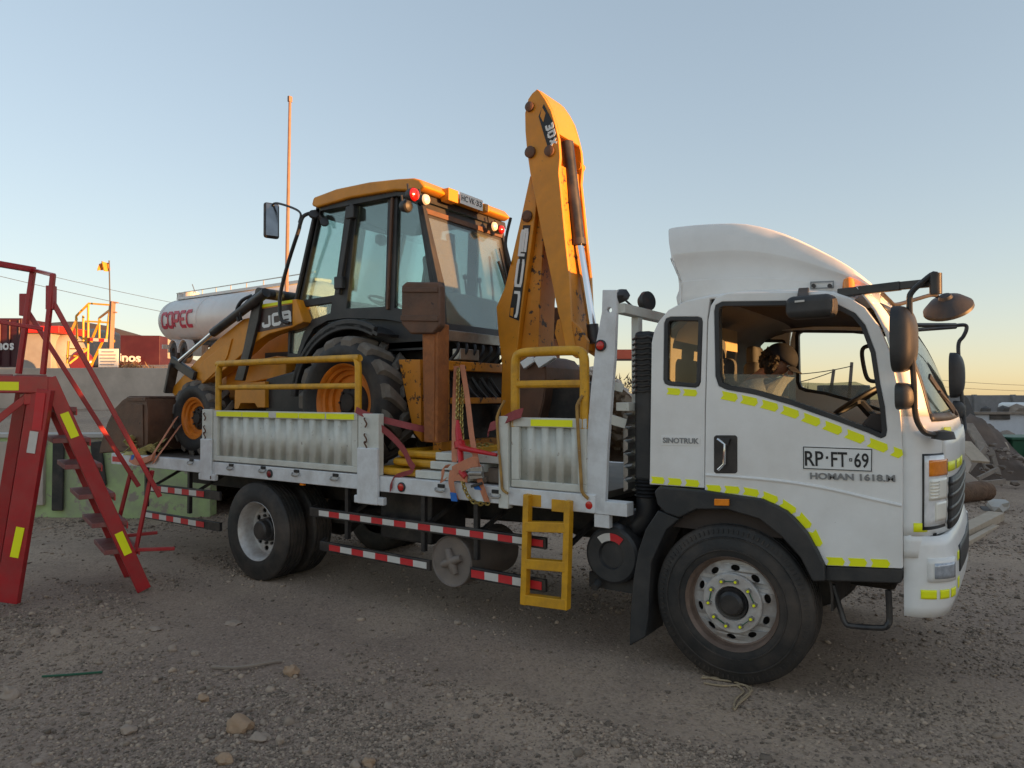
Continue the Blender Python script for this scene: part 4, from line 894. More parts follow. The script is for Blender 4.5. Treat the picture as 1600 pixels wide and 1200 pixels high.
for y in (.28, .78, 1.55, 2.05):
    b = MB(); b.bb(xh + .01, xh + .07, y, y + .07, 1.14, 2.418); b.build('headboard_upright', 'oldwhite', truck, bevel=.005)
b = MB(); n = 6
for k in range(n):
    z = 1.15 + k * .095; b.prism([[V(xh + .02, .13, z), V(xh + .05, .13, z + .02), V(xh + .05, .13, z + .065), V(xh + .02, .13, z + .085), V(xh + .015, .13, z + .085), V(xh + .015, .13, z)]], (0, 2.15, 0))
b.build('headboard_sheet', 'steel', truck)
b = MB(); b.bb(xh + .0, xh + .1, .04, 2.3, 1.73, 1.79); b.build('headboard_rail', 'oldwhite', truck, bevel=.005)
b = MB(); b.bar(atY(948, 600, .03), atY(973, 607, .12), .03, .06); b.build('bracket', 'oldwhite', truck, bevel=.004); b = MB(); b.bar(atY(952, 655, .03), atY(976, 662, .12), .05, .07); b.build('bracket', 'oldwhite', truck, bevel=.004)
b = MB(); b.bb(-1.02, -.72, -.01, .10, .995, 1.09); b.bb(-.98, -.86, -.005, .05, .90, .994); b.build('bed_bracket', 'bedwhite', truck, bevel=.005)
b = MB(); b.tube(smooth_path([(-1.055, -.03, 1.84), (-1.085, -.05, 1.78), (-1.09, -.05, 1.7), (-1.06, -.05, 1.25), (-1.05, -.05, 1.15), (-1.01, -.03, 1.10)], 4), .012, 8); b.build('latch_bar', 'rustrod', truck)
# work lamp on the headboard
b = MB(); c = atY(1010, 471, .9); b.lathe([(0, .05), (.06, .045), (.085, .0), (.08, -.03), (.0, -.035)], c, (-.85, .3, -.1), 20); wl = b.build('work_lamp', 'black', truck)
b = MB(); b.tube([c + V(0, 0, -.05), V(c.x, c.y, 2.49)], .022, 8); b.build('lamp_stem', 'blackpaint', wl)
b = MB(); c = atY(972, 463, .05); b.blob(c, (.06, .05, .05), 3, .3); b.build('junction_box', 'black', truck)
b = MB(); b.tube(smooth_path([atY(974, 466, .1), atY(990, 480, .25), atY(1005, 487, .4), atY(1020, 500, .6)], 4), .008, 6); b.build('cable', 'hose', truck)
# ================================================================== BACKHOE LOADER ON THE BED
jcb = empty('backhoe_loader', (-4.6, 1.17, BZ1), 'yellow backhoe loader chained down on the flatbed with its boom folded up', 'digger')
YN, YC = .50, 1.17
def mir(y): return 2 * YC - y
def jx(name, px, y0, y1, m, par=jcb, bevel=.006, holes=(), yp=None, both=False):
    b = MB(); b.ext(px, y0, y1, *holes, Yp=y0 if yp is None else yp); o = b.build(name, m, par, bevel=bevel)
    if both:
        b = MB(); ls = []
        for l in (px,) + tuple(holes):
            q = [atY(a, c, y0 if yp is None else yp) for a, c in l]; ls.append([V(p.x, mir(y0), p.z) for p in q])
        b.prism(ls, (0, -(y1 - y0), 0)); b.build(name, m, par, bevel=bevel)
    return o
g_front = [(501, 327), (541, 317), (522, 461), (471, 469)]
g_low = [(472, 480), (518, 473), (516, 489), (487, 499), (474, 520), (464, 553), (452, 552), (454, 517)]
g_mid = [(559, 316), (606, 305), (601, 479), (541, 482)]
g_q = [(621, 306), (654, 321), (677, 440), (664, 490), (616, 481)]
side_out = [(494, 322), (545, 309), (616, 298), (650, 300), (660, 318), (690, 445), (694, 508), (640, 506), (600, 499), (540, 497), (512, 501), (490, 513), (477, 535), (468, 558), (449, 558), (450, 518), (456, 495)]
cabf = jx('cab_side_frame', side_out, YN, YN + .05, 'black', holes=(g_front, g_low, g_mid, g_q), yp=YN, both=True)
for g, m_ in ((g_front, 'tint'), (g_low, 'dusty'), (g_mid, 'tint'), (g_q, 'tint')):
    for far in (0, 1):
        q = [atY(a, c, YN) for a, c in g]; b = MB(); yy = mir(YN + .025) if far else YN + .025; b.prism([[V(p.x, yy, p.z) for p in q]], (0, .005, 0)); b.build('cab_window', m_, jcb)
# door seals, hinges, pillar proud of the frame
b = MB(); b.bar(atY(553, 318, .495), atY(531, 460, .495), .05, .075, (0, 1, 0)); jp = b.build('door_pillar', 'black', jcb, bevel=.008)
for q in ((549, 332), (531, 442)):
    b = MB(); c = atY(*q, .47); b.box(c, (.12, .06, .13)); b.build('hinge', 'black', jp, bevel=.012)
b = MB(); b.bar(atY(614, 304, .492), atY(606, 484, .492), .03, .035, (0, 1, 0)); b.build('door_edge', 'rust', jcb, bevel=.006)
b = MB(); b.bar(atY(660, 322, .48), atY(685, 446, .48), .05, .05, (0, 1, 0)); b.build('corner_post', 'black', jcb, bevel=.01)
b = MB(); b.bar(atY(494, 328, .49), atY(460, 482, .49), .04, .04, (0, 1, 0)); b.build('windscreen_post', 'black', jcb, bevel=.01)
jx('door_gutter', [(499, 324), (545, 311), (616, 298.5), (617, 302), (552, 316), (552, 322), (549, 322), (549, 316), (500, 328)], .484, .497, mat('lime_gutter_paint', (.42, .44, .02), .5), yp=.49, bevel=.002)
# rear wall of the cab
TL = atY(658, 318, YN); BL = atY(689, 512, YN); W_ = 2 * (YC - YN)
def rp(u, v): q = TL.lerp(BL, v); return V(q.x, YN + u * W_, q.z)
outer = [rp(0, -.02), rp(1, -.02), rp(1, 1.03), rp(0, 1.03)]; inner = [rp(.06, .10), rp(.94, .10), rp(.965, .955), rp(.05, .955)]
b = MB(); b.prism([outer, inner], (-.05, 0, -.01)); rf = b.build('cab_rear_frame', 'black', jcb, bevel=.006)
b = MB(); b.prism([inner], (-.006, 0, 0)); b.build('rear_window', 'dusty', rf)
b = MB(); b.bar(rp(.02, .055) + V(.01, 0, 0), rp(.98, .055) + V(.01, 0, 0), .02, .05); b.build('rear_header', 'rust', rf, bevel=.004)
b = MB(); b.tube([rp(.86, .2) + V(.05, 0, 0), rp(.93, .78) + V(.04, 0, 0)], .014, 6); b.bar(rp(.84, .32) + V(.02, 0, 0), rp(.93, .70) + V(.02, 0, 0), .03, .02); b.build('wiper', 'blackpaint', rf)
# front wall of the cab
FT = atY(495, 326, YN); FB = atY(452, 520, YN)
b = MB(); fo = [V(FT.x, YN, FT.z), V(FT.x, YN + W_, FT.z), V(FB.x, YN + W_, FB.z), V(FB.x, YN, FB.z)]
fi = [V(lerp(FT.x, FB.x, v), YN + u * W_, lerp(FT.z, FB.z, v)) for u, v in ((.05, .06), (.95, .06), (.95, .93), (.05, .93))]
b.prism([fo, fi], (.05, 0, 0)); ff = b.build('cab_front_frame', 'black', jcb)
b = MB(); b.prism([fi], (.006, 0, 0)); b.build('windscreen', 'tint', ff)
# roof
rpx = [(486, 321), (489, 308), (525, 294.5), (575, 284), (620, 279), (645, 277.5), (655, 280), (664, 291), (655, 298), (616, 297.5), (545, 309.5), (494, 324)]
roof = jx('cab_roof', rpx, .42, 1.84, 'jcb', yp=.42, bevel=.022)
jx('roof_underside', [(500, 322), (545, 311), (616, 299), (655, 300), (657, 312), (620, 306), (500, 330)], .46, 1.88, 'black', yp=.46)
rx = atY(662, 290, .42).x + .0
for (xa, ya, xb, yb) in ((700, 293, 715, 318), (757, 318, 763, 332)):
    p0 = atX(xa, ya, rx + .04); p1 = atX(xb, yb, rx + .04); b = MB(); b.bb(rx - .05, rx + .05, min(p0.y, p1.y), max(p0.y, p1.y), min(p0.z, p1.z), max(p0.z, p1.z)); b.build('plate_bracket', 'jcb', roof, bevel=.006)
b = MB(); pa = atX(719, 300, rx + .055); pb = atX(754, 330, rx + .055); pa.z += 0; b.bb(rx + .052, rx + .058, pa.y, pb.y, pb.z - .0, pa.z + .0); rpl = b.build('rear_plate', 'plate', roof)
hh = pa.z - pb.z; ww_ = pb.y - pa.y
for s_, u0, u1 in (('HC', .05, .32), ('VK', .37, .63), ('33', .70, .95)):
    text('plate_lettering', s_, 'letblack', rpl, (rx + .058, lerp(pa.y, pb.y, u0), pb.z + hh * .28), (0, 1, 0), (0, 0, 1), ww_ * (u1 - u0), hh * .52, .002, .012)
b = MB(); b.bb(rx + .058, rx + .060, lerp(pa.y, pb.y, .655), lerp(pa.y, pb.y, .68), pb.z + hh * .5, pb.z + hh * .58); b.build('plate_lettering', 'letblack', rpl)
def jlamp(px, py, r, m, X=None):
    X = rx + .03 if X is None else X; c = atX(px, py, X); b = MB(); b.lathe([(0, -.07), (r * .75, -.06), (r, -.01), (r, .01)], c, (1, .0, -.05), 20); o = b.build('work_lamp', 'black', jcb)
    b = MB(); b.lathe([(r * .97, .008), (r * .8, .028), (r * .4, .04), (0, .043)], c, (1, 0, -.05), 20); b.build('lamp_lens', m, o)
    b = MB(); b.tube([c + V(-.05, 0, 0), c + V(-.07, 0, .11)], .012, 6); b.build('lamp_stalk', 'blackpaint', o)
jlamp(646, 304, .062, 'lampred'); jlamp(664, 312, .052, 'lampwhite'); jlamp(771, 354, .050, 'lampwhite'); jlamp(782, 359, .048, 'lampred')
jlamp(636, 322, .06, 'black', rx - .12)
# inside the cab
b = MB(); b.bar(atY(570, 326, 1.36), atY(551, 455, 1.36), .05, .085, (0, 1, 0)); b.build('sunlit_pillar_bar', 'cream', jcb)  # bar added in cream for the sunlit far windscreen post
b = MB(); b.bar(atY(704, 366, 1.74), atY(708, 462, 1.74), .06, .085, (0, 1, 0)); b.build('sunlit_pillar_bar', 'cream', jcb)  # second far pillar, its sunlit look painted in cream
b = MB(); b.bb(-4.85, -3.0, .56, 1.78, 2.28, 2.36); b.build('cab_floor', 'black', jcb)
b = MB(); b.box((-3.55, 1.15, 2.65), (.5, .5, .14)); js = b.build('operator_seat', 'seat', jcb, bevel=.04)
b = MB(); b.box((-3.34, 1.15, 2.98), (.13, .48, .62), (1, 0, .15)); b.build('seat_back', 'seat', js, bevel=.05)
b = MB(); b.box((-3.33, 1.15, 3.37), (.10, .26, .18)); b.build('headrest', 'seat', js, bevel=.04)
b = MB(); b.bb(-3.7, -3.4, 1.0, 1.3, 2.36, 2.6); b.build('seat_base', 'black', js)
b = MB(); b.lathe([(.20 + .016 * math.cos(a), .016 * math.sin(a)) for a in [2 * math.pi * i / 8 for i in range(9)]], (-4.12, 1.12, 2.86), (.45, 0, .9), 28); b.tube([(-4.12, 1.12, 2.86), (-4.4, 1.12, 2.4)], .04, 8); b.bar((-4.12, .93, 2.86), (-4.12, 1.31, 2.86), .03, .02); b.build('steering_wheel', 'black', jcb)
b = MB(); b.box((-4.55, 1.15, 2.62), (.3, .8, .5)); b.build('dash_console', 'black', jcb, bevel=.05)
b = MB(); b.box((-3.12, 1.3, 2.62), (.25, .8, .5)); b.build('lever_console', 'innerlight', jcb, bevel=.05)
for y in (1.05, 1.25, 1.5):
    b = MB(); b.tube([(-3.1, y, 2.85), (-3.13, y, 3.05)], .012, 6); b.blob((-3.13, y, 3.07), (.03, .03, .035), 1, .05, 1); b.build('lever', 'black', jcb)
b = MB(); b.blob(atY(595, 375, 1.2), (.05, .09, .07), 2, .1); b.build('rear_view_mirror', 'black', jcb)
# mirror on its long arm
tubeY([(452, 505, .35), (440, 500, .33), (437, 478, .33), (440, 450, .33), (452, 405, .33), (466, 362, .33), (469, 350, .33), (474, 338, .36), (486, 333, .42), (497, 335, .46), (503, 345, .48)], .020, 4, 8).build('mirror_arm', 'blackpaint', jcb)
tubeY([(467, 348, .33), (470, 335, .33), (462, 327, .33), (440, 319, .33), (428, 318, .33), (424, 326, .33)], .012, 4, 6).build('mirror_arm', 'blackpaint', jcb)
c = atY(424, 345, .33); b = MB(); b.box(c, (.06, .165, .40), V(.88, -.42, .12), V(.05, 0, 1)); jm = b.build('door_mirror', 'black', jcb, bevel=.03, seg=3)
ax_ = V(.88, -.42, .12).normalized()
b = MB(); b.box(c + ax_ * .033, (.006, .125, .36), ax_, V(.05, 0, 1)); b.build('mirror_glass', 'dullmirror', jm, bevel=.002)
b = MB(); q = atY(490, 335, .40); b.lathe([(0, .025), (.048, .015), (.05, -.015), (0, -.025)], q, V(.5, -.3, .3), 16); q2 = atY(507, 347, .47); b.lathe([(0, .025), (.045, .015), (.045, -.015), (0, -.025)], q2, V(.5, -.5, .2), 16); b.build('wing_lamp', 'black', jcb)
# fender, floor pan and body
wcx, wcz = -3.84, BZ1 + .645
arc = [V(wcx + .80 * math.cos(a), .58, wcz + .76 * math.sin(a)) for a in [R(58 + i * 5.9) for i in range(20)]]
b = MB(); b.ribbon(arc, (0, .62, 0), .03); b.build('fender', 'black', jcb)
fo_ = [(wcx + .84 * math.cos(R(62 + i * 5.4)), wcz + .82 * math.sin(R(62 + i * 5.4))) for i in range(22)]; fi_ = [(wcx + .755 * math.cos(R(62 + i * 5.4)), wcz + .715 * math.sin(R(62 + i * 5.4))) for i in range(22)]
b = MB(); b.prism([[V(x, .27, z) for x, z in fo_ + fi_[::-1]]], (0, .05, 0)); b.build('fender_lip', 'black', jcb, bevel=.01)
b = MB(); b.bb(-4.7, -2.95, .72, 1.62, 1.62, 2.5); b.build('floor_pan', 'dark', jcb)
b = MB(); b.bb(-4.62, -2.98, .56, .72, 2.28, 2.62); b.build('sill_box', 'black', jcb, bevel=.02)
b = MB(); b.bb(-7.1, -2.85, .86, 1.48, 1.46, 1.86); b.build('chassis', 'dark', jcb, bevel=.02)
hz1 = atY(400, 512, .78).z; b = MB()
b.prism([[V(-4.92, .78, 1.86), V(-4.92, .78, 2.66), V(-6.2, .78, 2.52), V(-6.75, .78, 2.42), V(-6.85, .78, 2.2), V(-6.85, .78, 1.75)]], (0, .78, 0)); hood = b.build('engine_hood', 'jcb', jcb, bevel=.05, seg=3)
b = MB(); b.bb(-5.75, -5.15, .762, .779, 2.0, 2.35); b.build('hood_vent', 'black', hood)
b = MB(); b.bar(V(-4.95, .74, 2.13), V(-6.1, .74, 1.98), .05, .06); b.build('side_trim', 'blackpaint', hood)
jx('step_box', [(367, 603), (380, 598), (414, 596), (414, 637), (402, 637), (398, 630), (376, 630), (372, 639), (366, 639)], .45, .85, 'jcb', yp=.45)
jx('fuel_tank', [(414, 592), (478, 574), (478, 650), (414, 650)], .50, .9, 'black', yp=.50, bevel=.03)
jx('battery_cover', [(352, 572), (430, 556), (446, 558), (446, 590), (414, 594), (372, 603), (352, 606)], .62, .9, 'jcb', yp=.62, bevel=.02)
# ---- wheels with lugs
def lug_wheel(c, axis, Ro, W, Ri, nl, lugh, par, rimm, hubr, name):
    c = Vector(c); a = V(0, axis, 0); Rb = Ro - lugh
    b = MB(); b.lathe([(Ri - .01, W * .16), (Ri + .015, W * .06), (lerp(Ri, Rb, .45), -.005), (lerp(Ri, Rb, .75), .0), (Rb - .03, W * .05), (Rb - .008, W * .13), (Rb, W * .3), (Rb + .004, W * .5), (Rb, W * .7), (Rb - .008, W * .87), (Rb - .03, W * .95), (lerp(Ri, Rb, .5), W), (Ri - .01, W * .84)], c, a, 64)
    t = b.build(name, 'rubber', par, ang=45)
    b = MB(); dth = 2 * math.pi / nl
    for sd in (0, 1):
        for k in range(nl):
            th0 = dth * (k + .5 * sd); rows = []
            for i, (w_, rr_lo, rr_hi, sh, hw) in enumerate(((.015, Rb - .10, Ro - .045, .30, .30), (.07, Rb - .03, Ro - .008, .26, .26), (.20, Rb - .01, Ro, .16, .22), (.38, Rb - .01, Ro + .003, .02, .20), (.54, Rb - .01, Ro + .002, -.10, .17))):
                yy = w_ * W if not sd else W - w_ * W
                q0 = th0 + (sh - hw * .55) * dth * 1.6; q1 = th0 + (sh + hw * .55) * dth * 1.6
                sh_ = .15 * (q1 - q0)
                rows.append([(rr_lo, q0 - sh_, yy), (rr_hi, q0, yy), (rr_hi, q1, yy), (rr_lo, q1 + sh_, yy)])
            pts = [c + V(math.cos(q) * r, axis * y, math.sin(q) * r) for row in rows for r, q, y in row]
            fs = [(i * 4 + j, i * 4 + (j + 1) % 4, i * 4 + 4 + (j + 1) % 4, i * 4 + 4 + j) for i in range(len(rows) - 1) for j in range(4)] + [(0, 1, 2, 3), tuple(range(len(rows) * 4 - 4, len(rows) * 4))]
            b.add(pts, fs)
    b.build('tread_lugs', 'dustrub', t, bevel=.006, ang=30, kind='stuff')
    b = MB(); b.lathe([(Ri - .012, W * .17), (Ri + .012, W * .09), (Ri + .004, W * .075), (Ri - .02, W * .11), (Ri - .03, W * .18), (Ri - .055, W * .21), (Ri - .06, W * .30), (Ri - .10, W * .33), (Ri - .105, W * .40), (hubr + .02, W * .42), (hubr, W * .42)], c, a, 56); b.build('rim', rimm, t, ang=40)
    b = MB(); b.lathe([(hubr + .04, W * .45), (hubr + .01, W * .36), (hubr * .9, W * .30), (hubr * .55, W * .27), (hubr * .5, W * .20), (0, W * .18)], c, a, 32); b.build('hub', 'dark', t)
    for k in range(8):
        q = k * math.pi / 4; b = MB(); p = c + V(math.cos(q), 0, math.sin(q)) * hubr * .78 + a * W * .30; b.cyl(p, p - a * .025, .014, .012, 6); b.build('wheel_nut', 'dark', t)
    return t
lug_wheel((wcx, .20, wcz), 1, .655, .44, .375, 15, .05, jcb, 'orange', .17, 'rear_wheel'); lug_wheel((wcx, mir(.20), wcz), -1, .655, .44, .375, 15, .05, jcb, 'orange', .17, 'rear_wheel')
fwx, fwz = -6.56, BZ1 + .445
lug_wheel((fwx, .33, fwz), 1, .46, .32, .245, 14, .03, jcb, 'orange', .13, 'front_wheel'); lug_wheel((fwx, mir(.33), fwz), -1, .46, .32, .245, 14, .03, jcb, 'orange', .13, 'front_wheel')
b = MB(); b.cyl((fwx, .45, fwz), (fwx, mir(.45), fwz), .08); b.build('front_axle', 'dark', jcb)
b = MB(); b.cyl((wcx, .4, wcz), (wcx, mir(.4), wcz), .13); b.build('rear_axle', 'dark', jcb)
# ---- loader arms
arm_px = [(400, 477), (462, 467), (474, 503), (455, 512), (420, 522), (401, 533), (385, 548), (345, 582), (315, 600), (285, 612), (272, 619), (266, 609), (305, 565), (340, 530), (380, 498), (399, 494)]
arm = jx('loader_arm', arm_px, .40, .56, 'jcb', yp=.40, bevel=.012); 
b = MB(); b.prism([[V(atY(a, c, .40).x, mir(.40), atY(a, c, .40).z) for a, c in arm_px]], (0, -.16, 0)); b.build('loader_arm', 'jcb', jcb, bevel=.012)
jx('arm_gusset', [(318, 565), (364, 529), (357, 556), (350, 570), (322, 596), (305, 588)], .385, .402, 'jcb', par=arm, yp=.40)
jx('decal_panel', [(402, 484), (457, 475), (457, 508), (404, 519)], .394, .399, 'decalbrown', par=arm, yp=.40, bevel=0)
jx('decal_strip', [(401, 477), (457, 468.5), (457, 473), (401, 482)], .393, .3995, 'tape', par=arm, yp=.40, bevel=0)
jx('decal_mark', [(403.5, 487), (408.5, 486), (408.5, 492), (403.5, 493)], .390, .3935, 'jcb', par=arm, yp=.40, bevel=0)
def letters_on(par, s_, a, c, hpx, Y, m='lettering', off=.03, shear=0, dep=.004): return ptext('decal_lettering', s_, m, par, a, c, hpx, Y, dep, off, shear)
q0 = atY(410, 513, .393); q1 = atY(455.5, 505, .393); upv = atY(410, 491, .393) - q0
stroke_text('decal_lettering', 'JCB', 'lettering', arm, q0, q1 - q0, upv, (q1 - q0).length, .145, .036, .004, .10)
for far in (0, 1):
    f = (lambda y: mir(y)) if far else (lambda y: y)
    def jt(pts): return [V(q.x, f(q.y), q.z) for q in pts]
    b = MB(); l_ = [(399, 452), (409, 455), (403, 500), (388, 560), (379, 595), (366, 594), (380, 545), (391, 490)]
    b.prism([jt([V(atY(a, c, .36).x, .36, atY(a, c, .36).z) for a, c in l_])], (0, .04 * (-1 if far else 1), 0)); b.build('loader_link', 'blackpaint', jcb, bevel=.006)
    b = MB(); b.cyl(*jt([atY(416, 457, .34), atY(333, 520, .34)]), .055, .052, 16); cy_ = b.build('loader_cylinder', 'blackpaint', jcb)
    b = MB(); b.cyl(*jt([atY(334, 519, .34), atY(281, 564, .34)]), .026, None, 12); b.build('cylinder_rod', 'chrome', cy_)
    b = MB(); b.bar(*jt([atY(268, 563, .36), atY(305, 588, .36)]), .05, .11); b.build('tipping_lever', 'blackpaint', jcb, bevel=.012)
    b = MB(); b.bar(*jt([atY(272, 568, .36), atY(263, 614, .36)]), .05, .12, (0, 1, 0)); b.build('bucket_link', 'blackpaint', jcb, bevel=.012)
p = atY(407, 458, .36); b = MB(); b.cyl((p.x, .33, p.z), (p.x, mir(.33), p.z), .06); b.build('torque_tube', 'blackpaint', jcb)
tubeY([(393, 462, .36), (378, 470, .33), (370, 485, .32), (373, 502, .33)], .02, 5, 8).build('hose', 'hose', jcb)
tubeY([(400, 460, .36), (384, 474, .32), (376, 490, .31), (377, 500, .33)], .016, 5, 8).build('hose', 'hose', jcb)
# ---- front bucket
bp_ = [(201, 620), (190, 627), (178, 640), (168, 660), (160, 684), (156, 700), (155, 708), (170, 706), (200, 705), (226, 704), (231, 690), (231, 640), (228, 623)]
pp_ = [atY(a, c, .06) for a, c in bp_]
b = MB(); b.prism([[V(p.x, .06, p.z) for p in pp_]], (0, .03, 0)); bk = b.build('front_bucket', 'rust', jcb, bevel=.006)
b = MB(); b.prism([[V(p.x, 2.25, p.z) for p in pp_]], (0, .03, 0)); b.build('bucket_side', 'rust', bk)
b = MB(); sh = [pp_[i] for i in (0, 1, 2, 3, 4, 5, 6)]; b.ribbon([V(p.x, 1.17, p.z) for p in sh], (0, 2.2, 0), .02); b.build('bucket_shell', 'rust', bk)
b = MB(); sh = [pp_[i] for i in (12, 11, 10, 9)]; b.ribbon([V(p.x - .01, 1.17, p.z) for p in sh], (0, 2.2, 0), .02); b.build('bucket_back', 'rust', bk)
b = MB(); b.ribbon([V(p.x, 1.17, p.z + .012) for p in (pp_[6], pp_[9])], (0, 2.2, 0), .02); b.build('bucket_floor', 'rust', bk)
b = MB(); b.bb(pp_[0].x - .03, pp_[12].x, .05, .11, pp_[12].z - .03, pp_[12].z + .02); b.build('bucket_rim', 'rust', bk, bevel=.006)
jx('bucket_plate', [(206, 630), (223, 632), (224, 696), (190, 698)], .046, .058, 'rust', par=bk, yp=.05, bevel=.004)
# ---- stabilisers
leg_px = [(659, 505), (684, 505), (683, 692), (662, 691)]
def stabiliser(y0, y1, far):
    f = mir if far else (lambda y: y)
    def pr(px, a, c, yp=.13): 
        q = [atY(u, v, yp) for u, v in px]; return MB().prism([[V(p.x, f(a), p.z) for p in q]], (0, f(c) - f(a), 0))
    o = pr(leg_px, .13, .29).build('stabiliser_leg', 'rustyel', jcb, bevel=.012)
    pr([(663, 525), (680, 525), (679, 688), (665, 687)], .122, .131).build('leg_plate', 'rustyel', o, bevel=.003)
    pd_ = [(631.5, 447), (639, 441), (687, 441.6), (691, 448.5), (691, 510), (681, 522), (645, 522), (631, 507)]
    k = pr(pd_, .09, .18).build('stabiliser_pad', 'rust', o, bevel=.02)
    pr([(635, 450), (689, 450.5), (689, 458), (634, 457.5)], .075, .092).build('pad_bar', 'rust', o, bevel=.006)
    pr([(632, 493), (690, 494), (690, 503), (632, 502)], .075, .092).build('pad_bar', 'rust', o, bevel=.006)
stabiliser(.13, .33, False); stabiliser(.13, .33, True)
# ---- rear frame
XR = -2.72
def ry(px, py, X=XR): return atX(px, py, X)
zt = ry(720, 572).z; zm = ry(745, 626).z
b = MB(); b.bb(XR - .10, XR, .38, 1.98, zt - .045, zt + .045); rfm = b.build('rear_frame', 'jcbrust', jcb, bevel=.01)
b = MB(); b.bb(XR - .08, XR - .01, .60, 1.96, zm - .03, zm + .03); b.build('slide_rail', 'jcbrust', rfm, bevel=.008)
b = MB(); b.bb(XR - .07, XR, .39, .50, 1.40, zt - .047); b.build('frame_post', 'jcbrust', rfm, bevel=.008)
b = MB(); b.bb(XR - .07, XR, 1.86, 1.97, 1.40, zt - .047); b.build('frame_post', 'jcbrust', rfm, bevel=.008)
b = MB(); b.bb(XR - .10, XR, .38, 1.98, 1.34, 1.42); b.build('slide_rail', 'jcbrust', rfm, bevel=.008)
jx('frame_cheek', [(628, 562), (662, 562), (664, 690), (652, 676), (640, 620)], .40, .47, 'jcbrust', yp=.45)
b = MB(); b.bb(XR - .25, XR - .12, .5, 1.86, 1.42, zt - .04); b.build('rear_bulkhead', 'dark', jcb)
b = MB(); b.bar(rp(0, 1.06) + V(.03, 0, 0), rp(1, 1.06) + V(.03, 0, 0), .06, .10); b.build('sill_channel', 'steel', jcb, bevel=.006)
for i in range(7):
    y = .62 + i * .13; b = MB(); b.tube(smooth_path([(XR - .1, y, zt + .05), (XR - .02, y + .02, zt + .14), (XR - .05, y + .05, zt + .22), (XR - .15, y + .06, zt + .26)], 4), .017, 6); b.build('hose', 'hose', jcb)
for i in range(5):
    y = .66 + i * .15; b = MB(); b.tube(smooth_path([(XR - .1, y, zt - .1), (XR - .04, y + .08, zt - .25), (XR - .03, y + .25, zt - .33), (XR - .06, y + .45, zt - .28)], 4), .018, 6); b.build('hose', 'hose', jcb)
b = MB(); b.bb(XR - .12, XR - .02, .68, .98, zt + .06, zt + .17); b.build('valve_block', 'steel', jcb, bevel=.01)
b = MB(); b.bb(XR - .06, XR + .0, 1.25, 1.45, zm - .25, zm - .05); b.build('valve_block', 'dark', jcb, bevel=.01)
# ---- boom and dipper
YB0, YB1 = 1.04, 1.40
boom_px = [(828, 273), (836, 300), (838, 320), (833, 360), (828, 397), (820, 450), (813, 500), (810, 530), (803, 590), (800, 690), (779, 690), (782, 640), (784, 572), (778, 520), (775, 480), (788, 450), (797, 413), (813, 343)]
boom = jx('boom', boom_px, YB0, YB1, 'jcb', yp=YB0, bevel=.012)
jx('boom_back_plate', [(838.5, 322), (844, 345), (842, 400), (838, 470), (836, 530), (828, 690), (800, 690), (803, 590), (810, 530), (820, 450), (828, 397), (833, 360)], YB0 + .06, YB1 - .02, 'jcbrust', yp=YB0, bevel=.006)
jx('decal_panel', [(829, 352), (811, 501), (796, 495), (798, 478), (811, 404), (818, 352)], YB0 - .006, YB0 - .001, 'letblack', par=boom, yp=YB0, bevel=0)
jx('decal_mark', [(798.5, 481), (803.5, 481), (802, 495), (797.5, 493)], YB0 - .008, YB0 - .005, 'jcb', par=boom, yp=YB0, bevel=0)
# letters run up the boom
q0 = atY(810.5, 497, YB0 - .006); q1 = atY(828.5, 357, YB0 - .006); xd = (q1 - q0); upv = atY(800.5, 495, YB0 - .006) - q0; upv = upv - xd.normalized() * upv.dot(xd.normalized())
stroke_text('decal_lettering', 'JCB', 'lettering', boom, q0 + upv * .16, xd, upv, xd.length, .088, .027, .004, .10)
for q in ((824, 338),):
    c = atY(*q, YB0 - .005); b = MB(); b.lathe([(.055, .02), (.055, -.015), (.035, -.03), (0, -.03)], c, (0, 1, 0), 16); b.build('pivot_pin', 'rust', boom)
dip_px = [(839, 139), (843, 142), (852, 155), (861, 172), (867, 192), (873, 217), (875, 245), (873, 270), (877, 310), (882, 363), (886, 400), (888.5, 423), (892, 500), (900, 545), (884, 545), (875, 500), (872, 490), (860, 430), (846, 365), (837, 316), (828, 270), (823, 235), (820.5, 205), (820, 177), (825, 155), (831, 146)]
dip = jx('dipper_arm', dip_px, YB0 - .05, YB0 - .01, 'jcb', yp=YB0 - .05, bevel=.008)
qd = [atY(a, c, YB0 - .05) for a, c in dip_px]
b = MB(); b.prism([[V(p.x, YB1 + .01, p.z) for p in qd]], (0, .04, 0)); b.build('dipper_side', 'jcb', dip, bevel=.008)
def dpt(a, c): q = atY(a, c, YB0 - .05); return V(q.x, (YB0 + YB1) / 2, q.z)
b = MB(); b.ribbon([dpt(a, c) for a, c in ((840, 141), (850, 154), (859, 172), (866, 195), (869, 208))], (0, YB1 - YB0 + .02, 0), .02); b.build('dipper_cap', 'jcb', dip)
b = MB(); b.ribbon([dpt(a, c) for a, c in ((868, 255), (872, 310), (877, 363), (881, 400), (884, 423), (888, 500), (893, 545))], (0, YB1 - YB0 + .0, 0), .02); b.build('dipper_web', 'jcbrust', dip)
b = MB(); b.ribbon([dpt(a, c) for a, c in ((822, 180), (823, 215), (830, 270), (840, 316), (852, 372), (866, 430), (878, 500))], (0, YB1 - YB0 + .0, 0), .02); b.build('dipper_web', 'jcb', dip)
for q, r in (((828, 167), .045), ((829, 238), .055), ((859, 236), .05)):
    c = atY(*q, YB0 - .055); b = MB(); b.lathe([(r, .02), (r, -.02), (r * .6, -.03), (0, -.03)], c, (0, 1, 0), 16); b.build('pivot_pin', 'rust', dip)
p0_ = atY(872, 243, YB0); b = MB(); b.cyl((p0_.x, YB1, p0_.z), (p0_.x, YB1 + .09, p0_.z), .04); b.build('pivot_pin', 'jcb', dip)
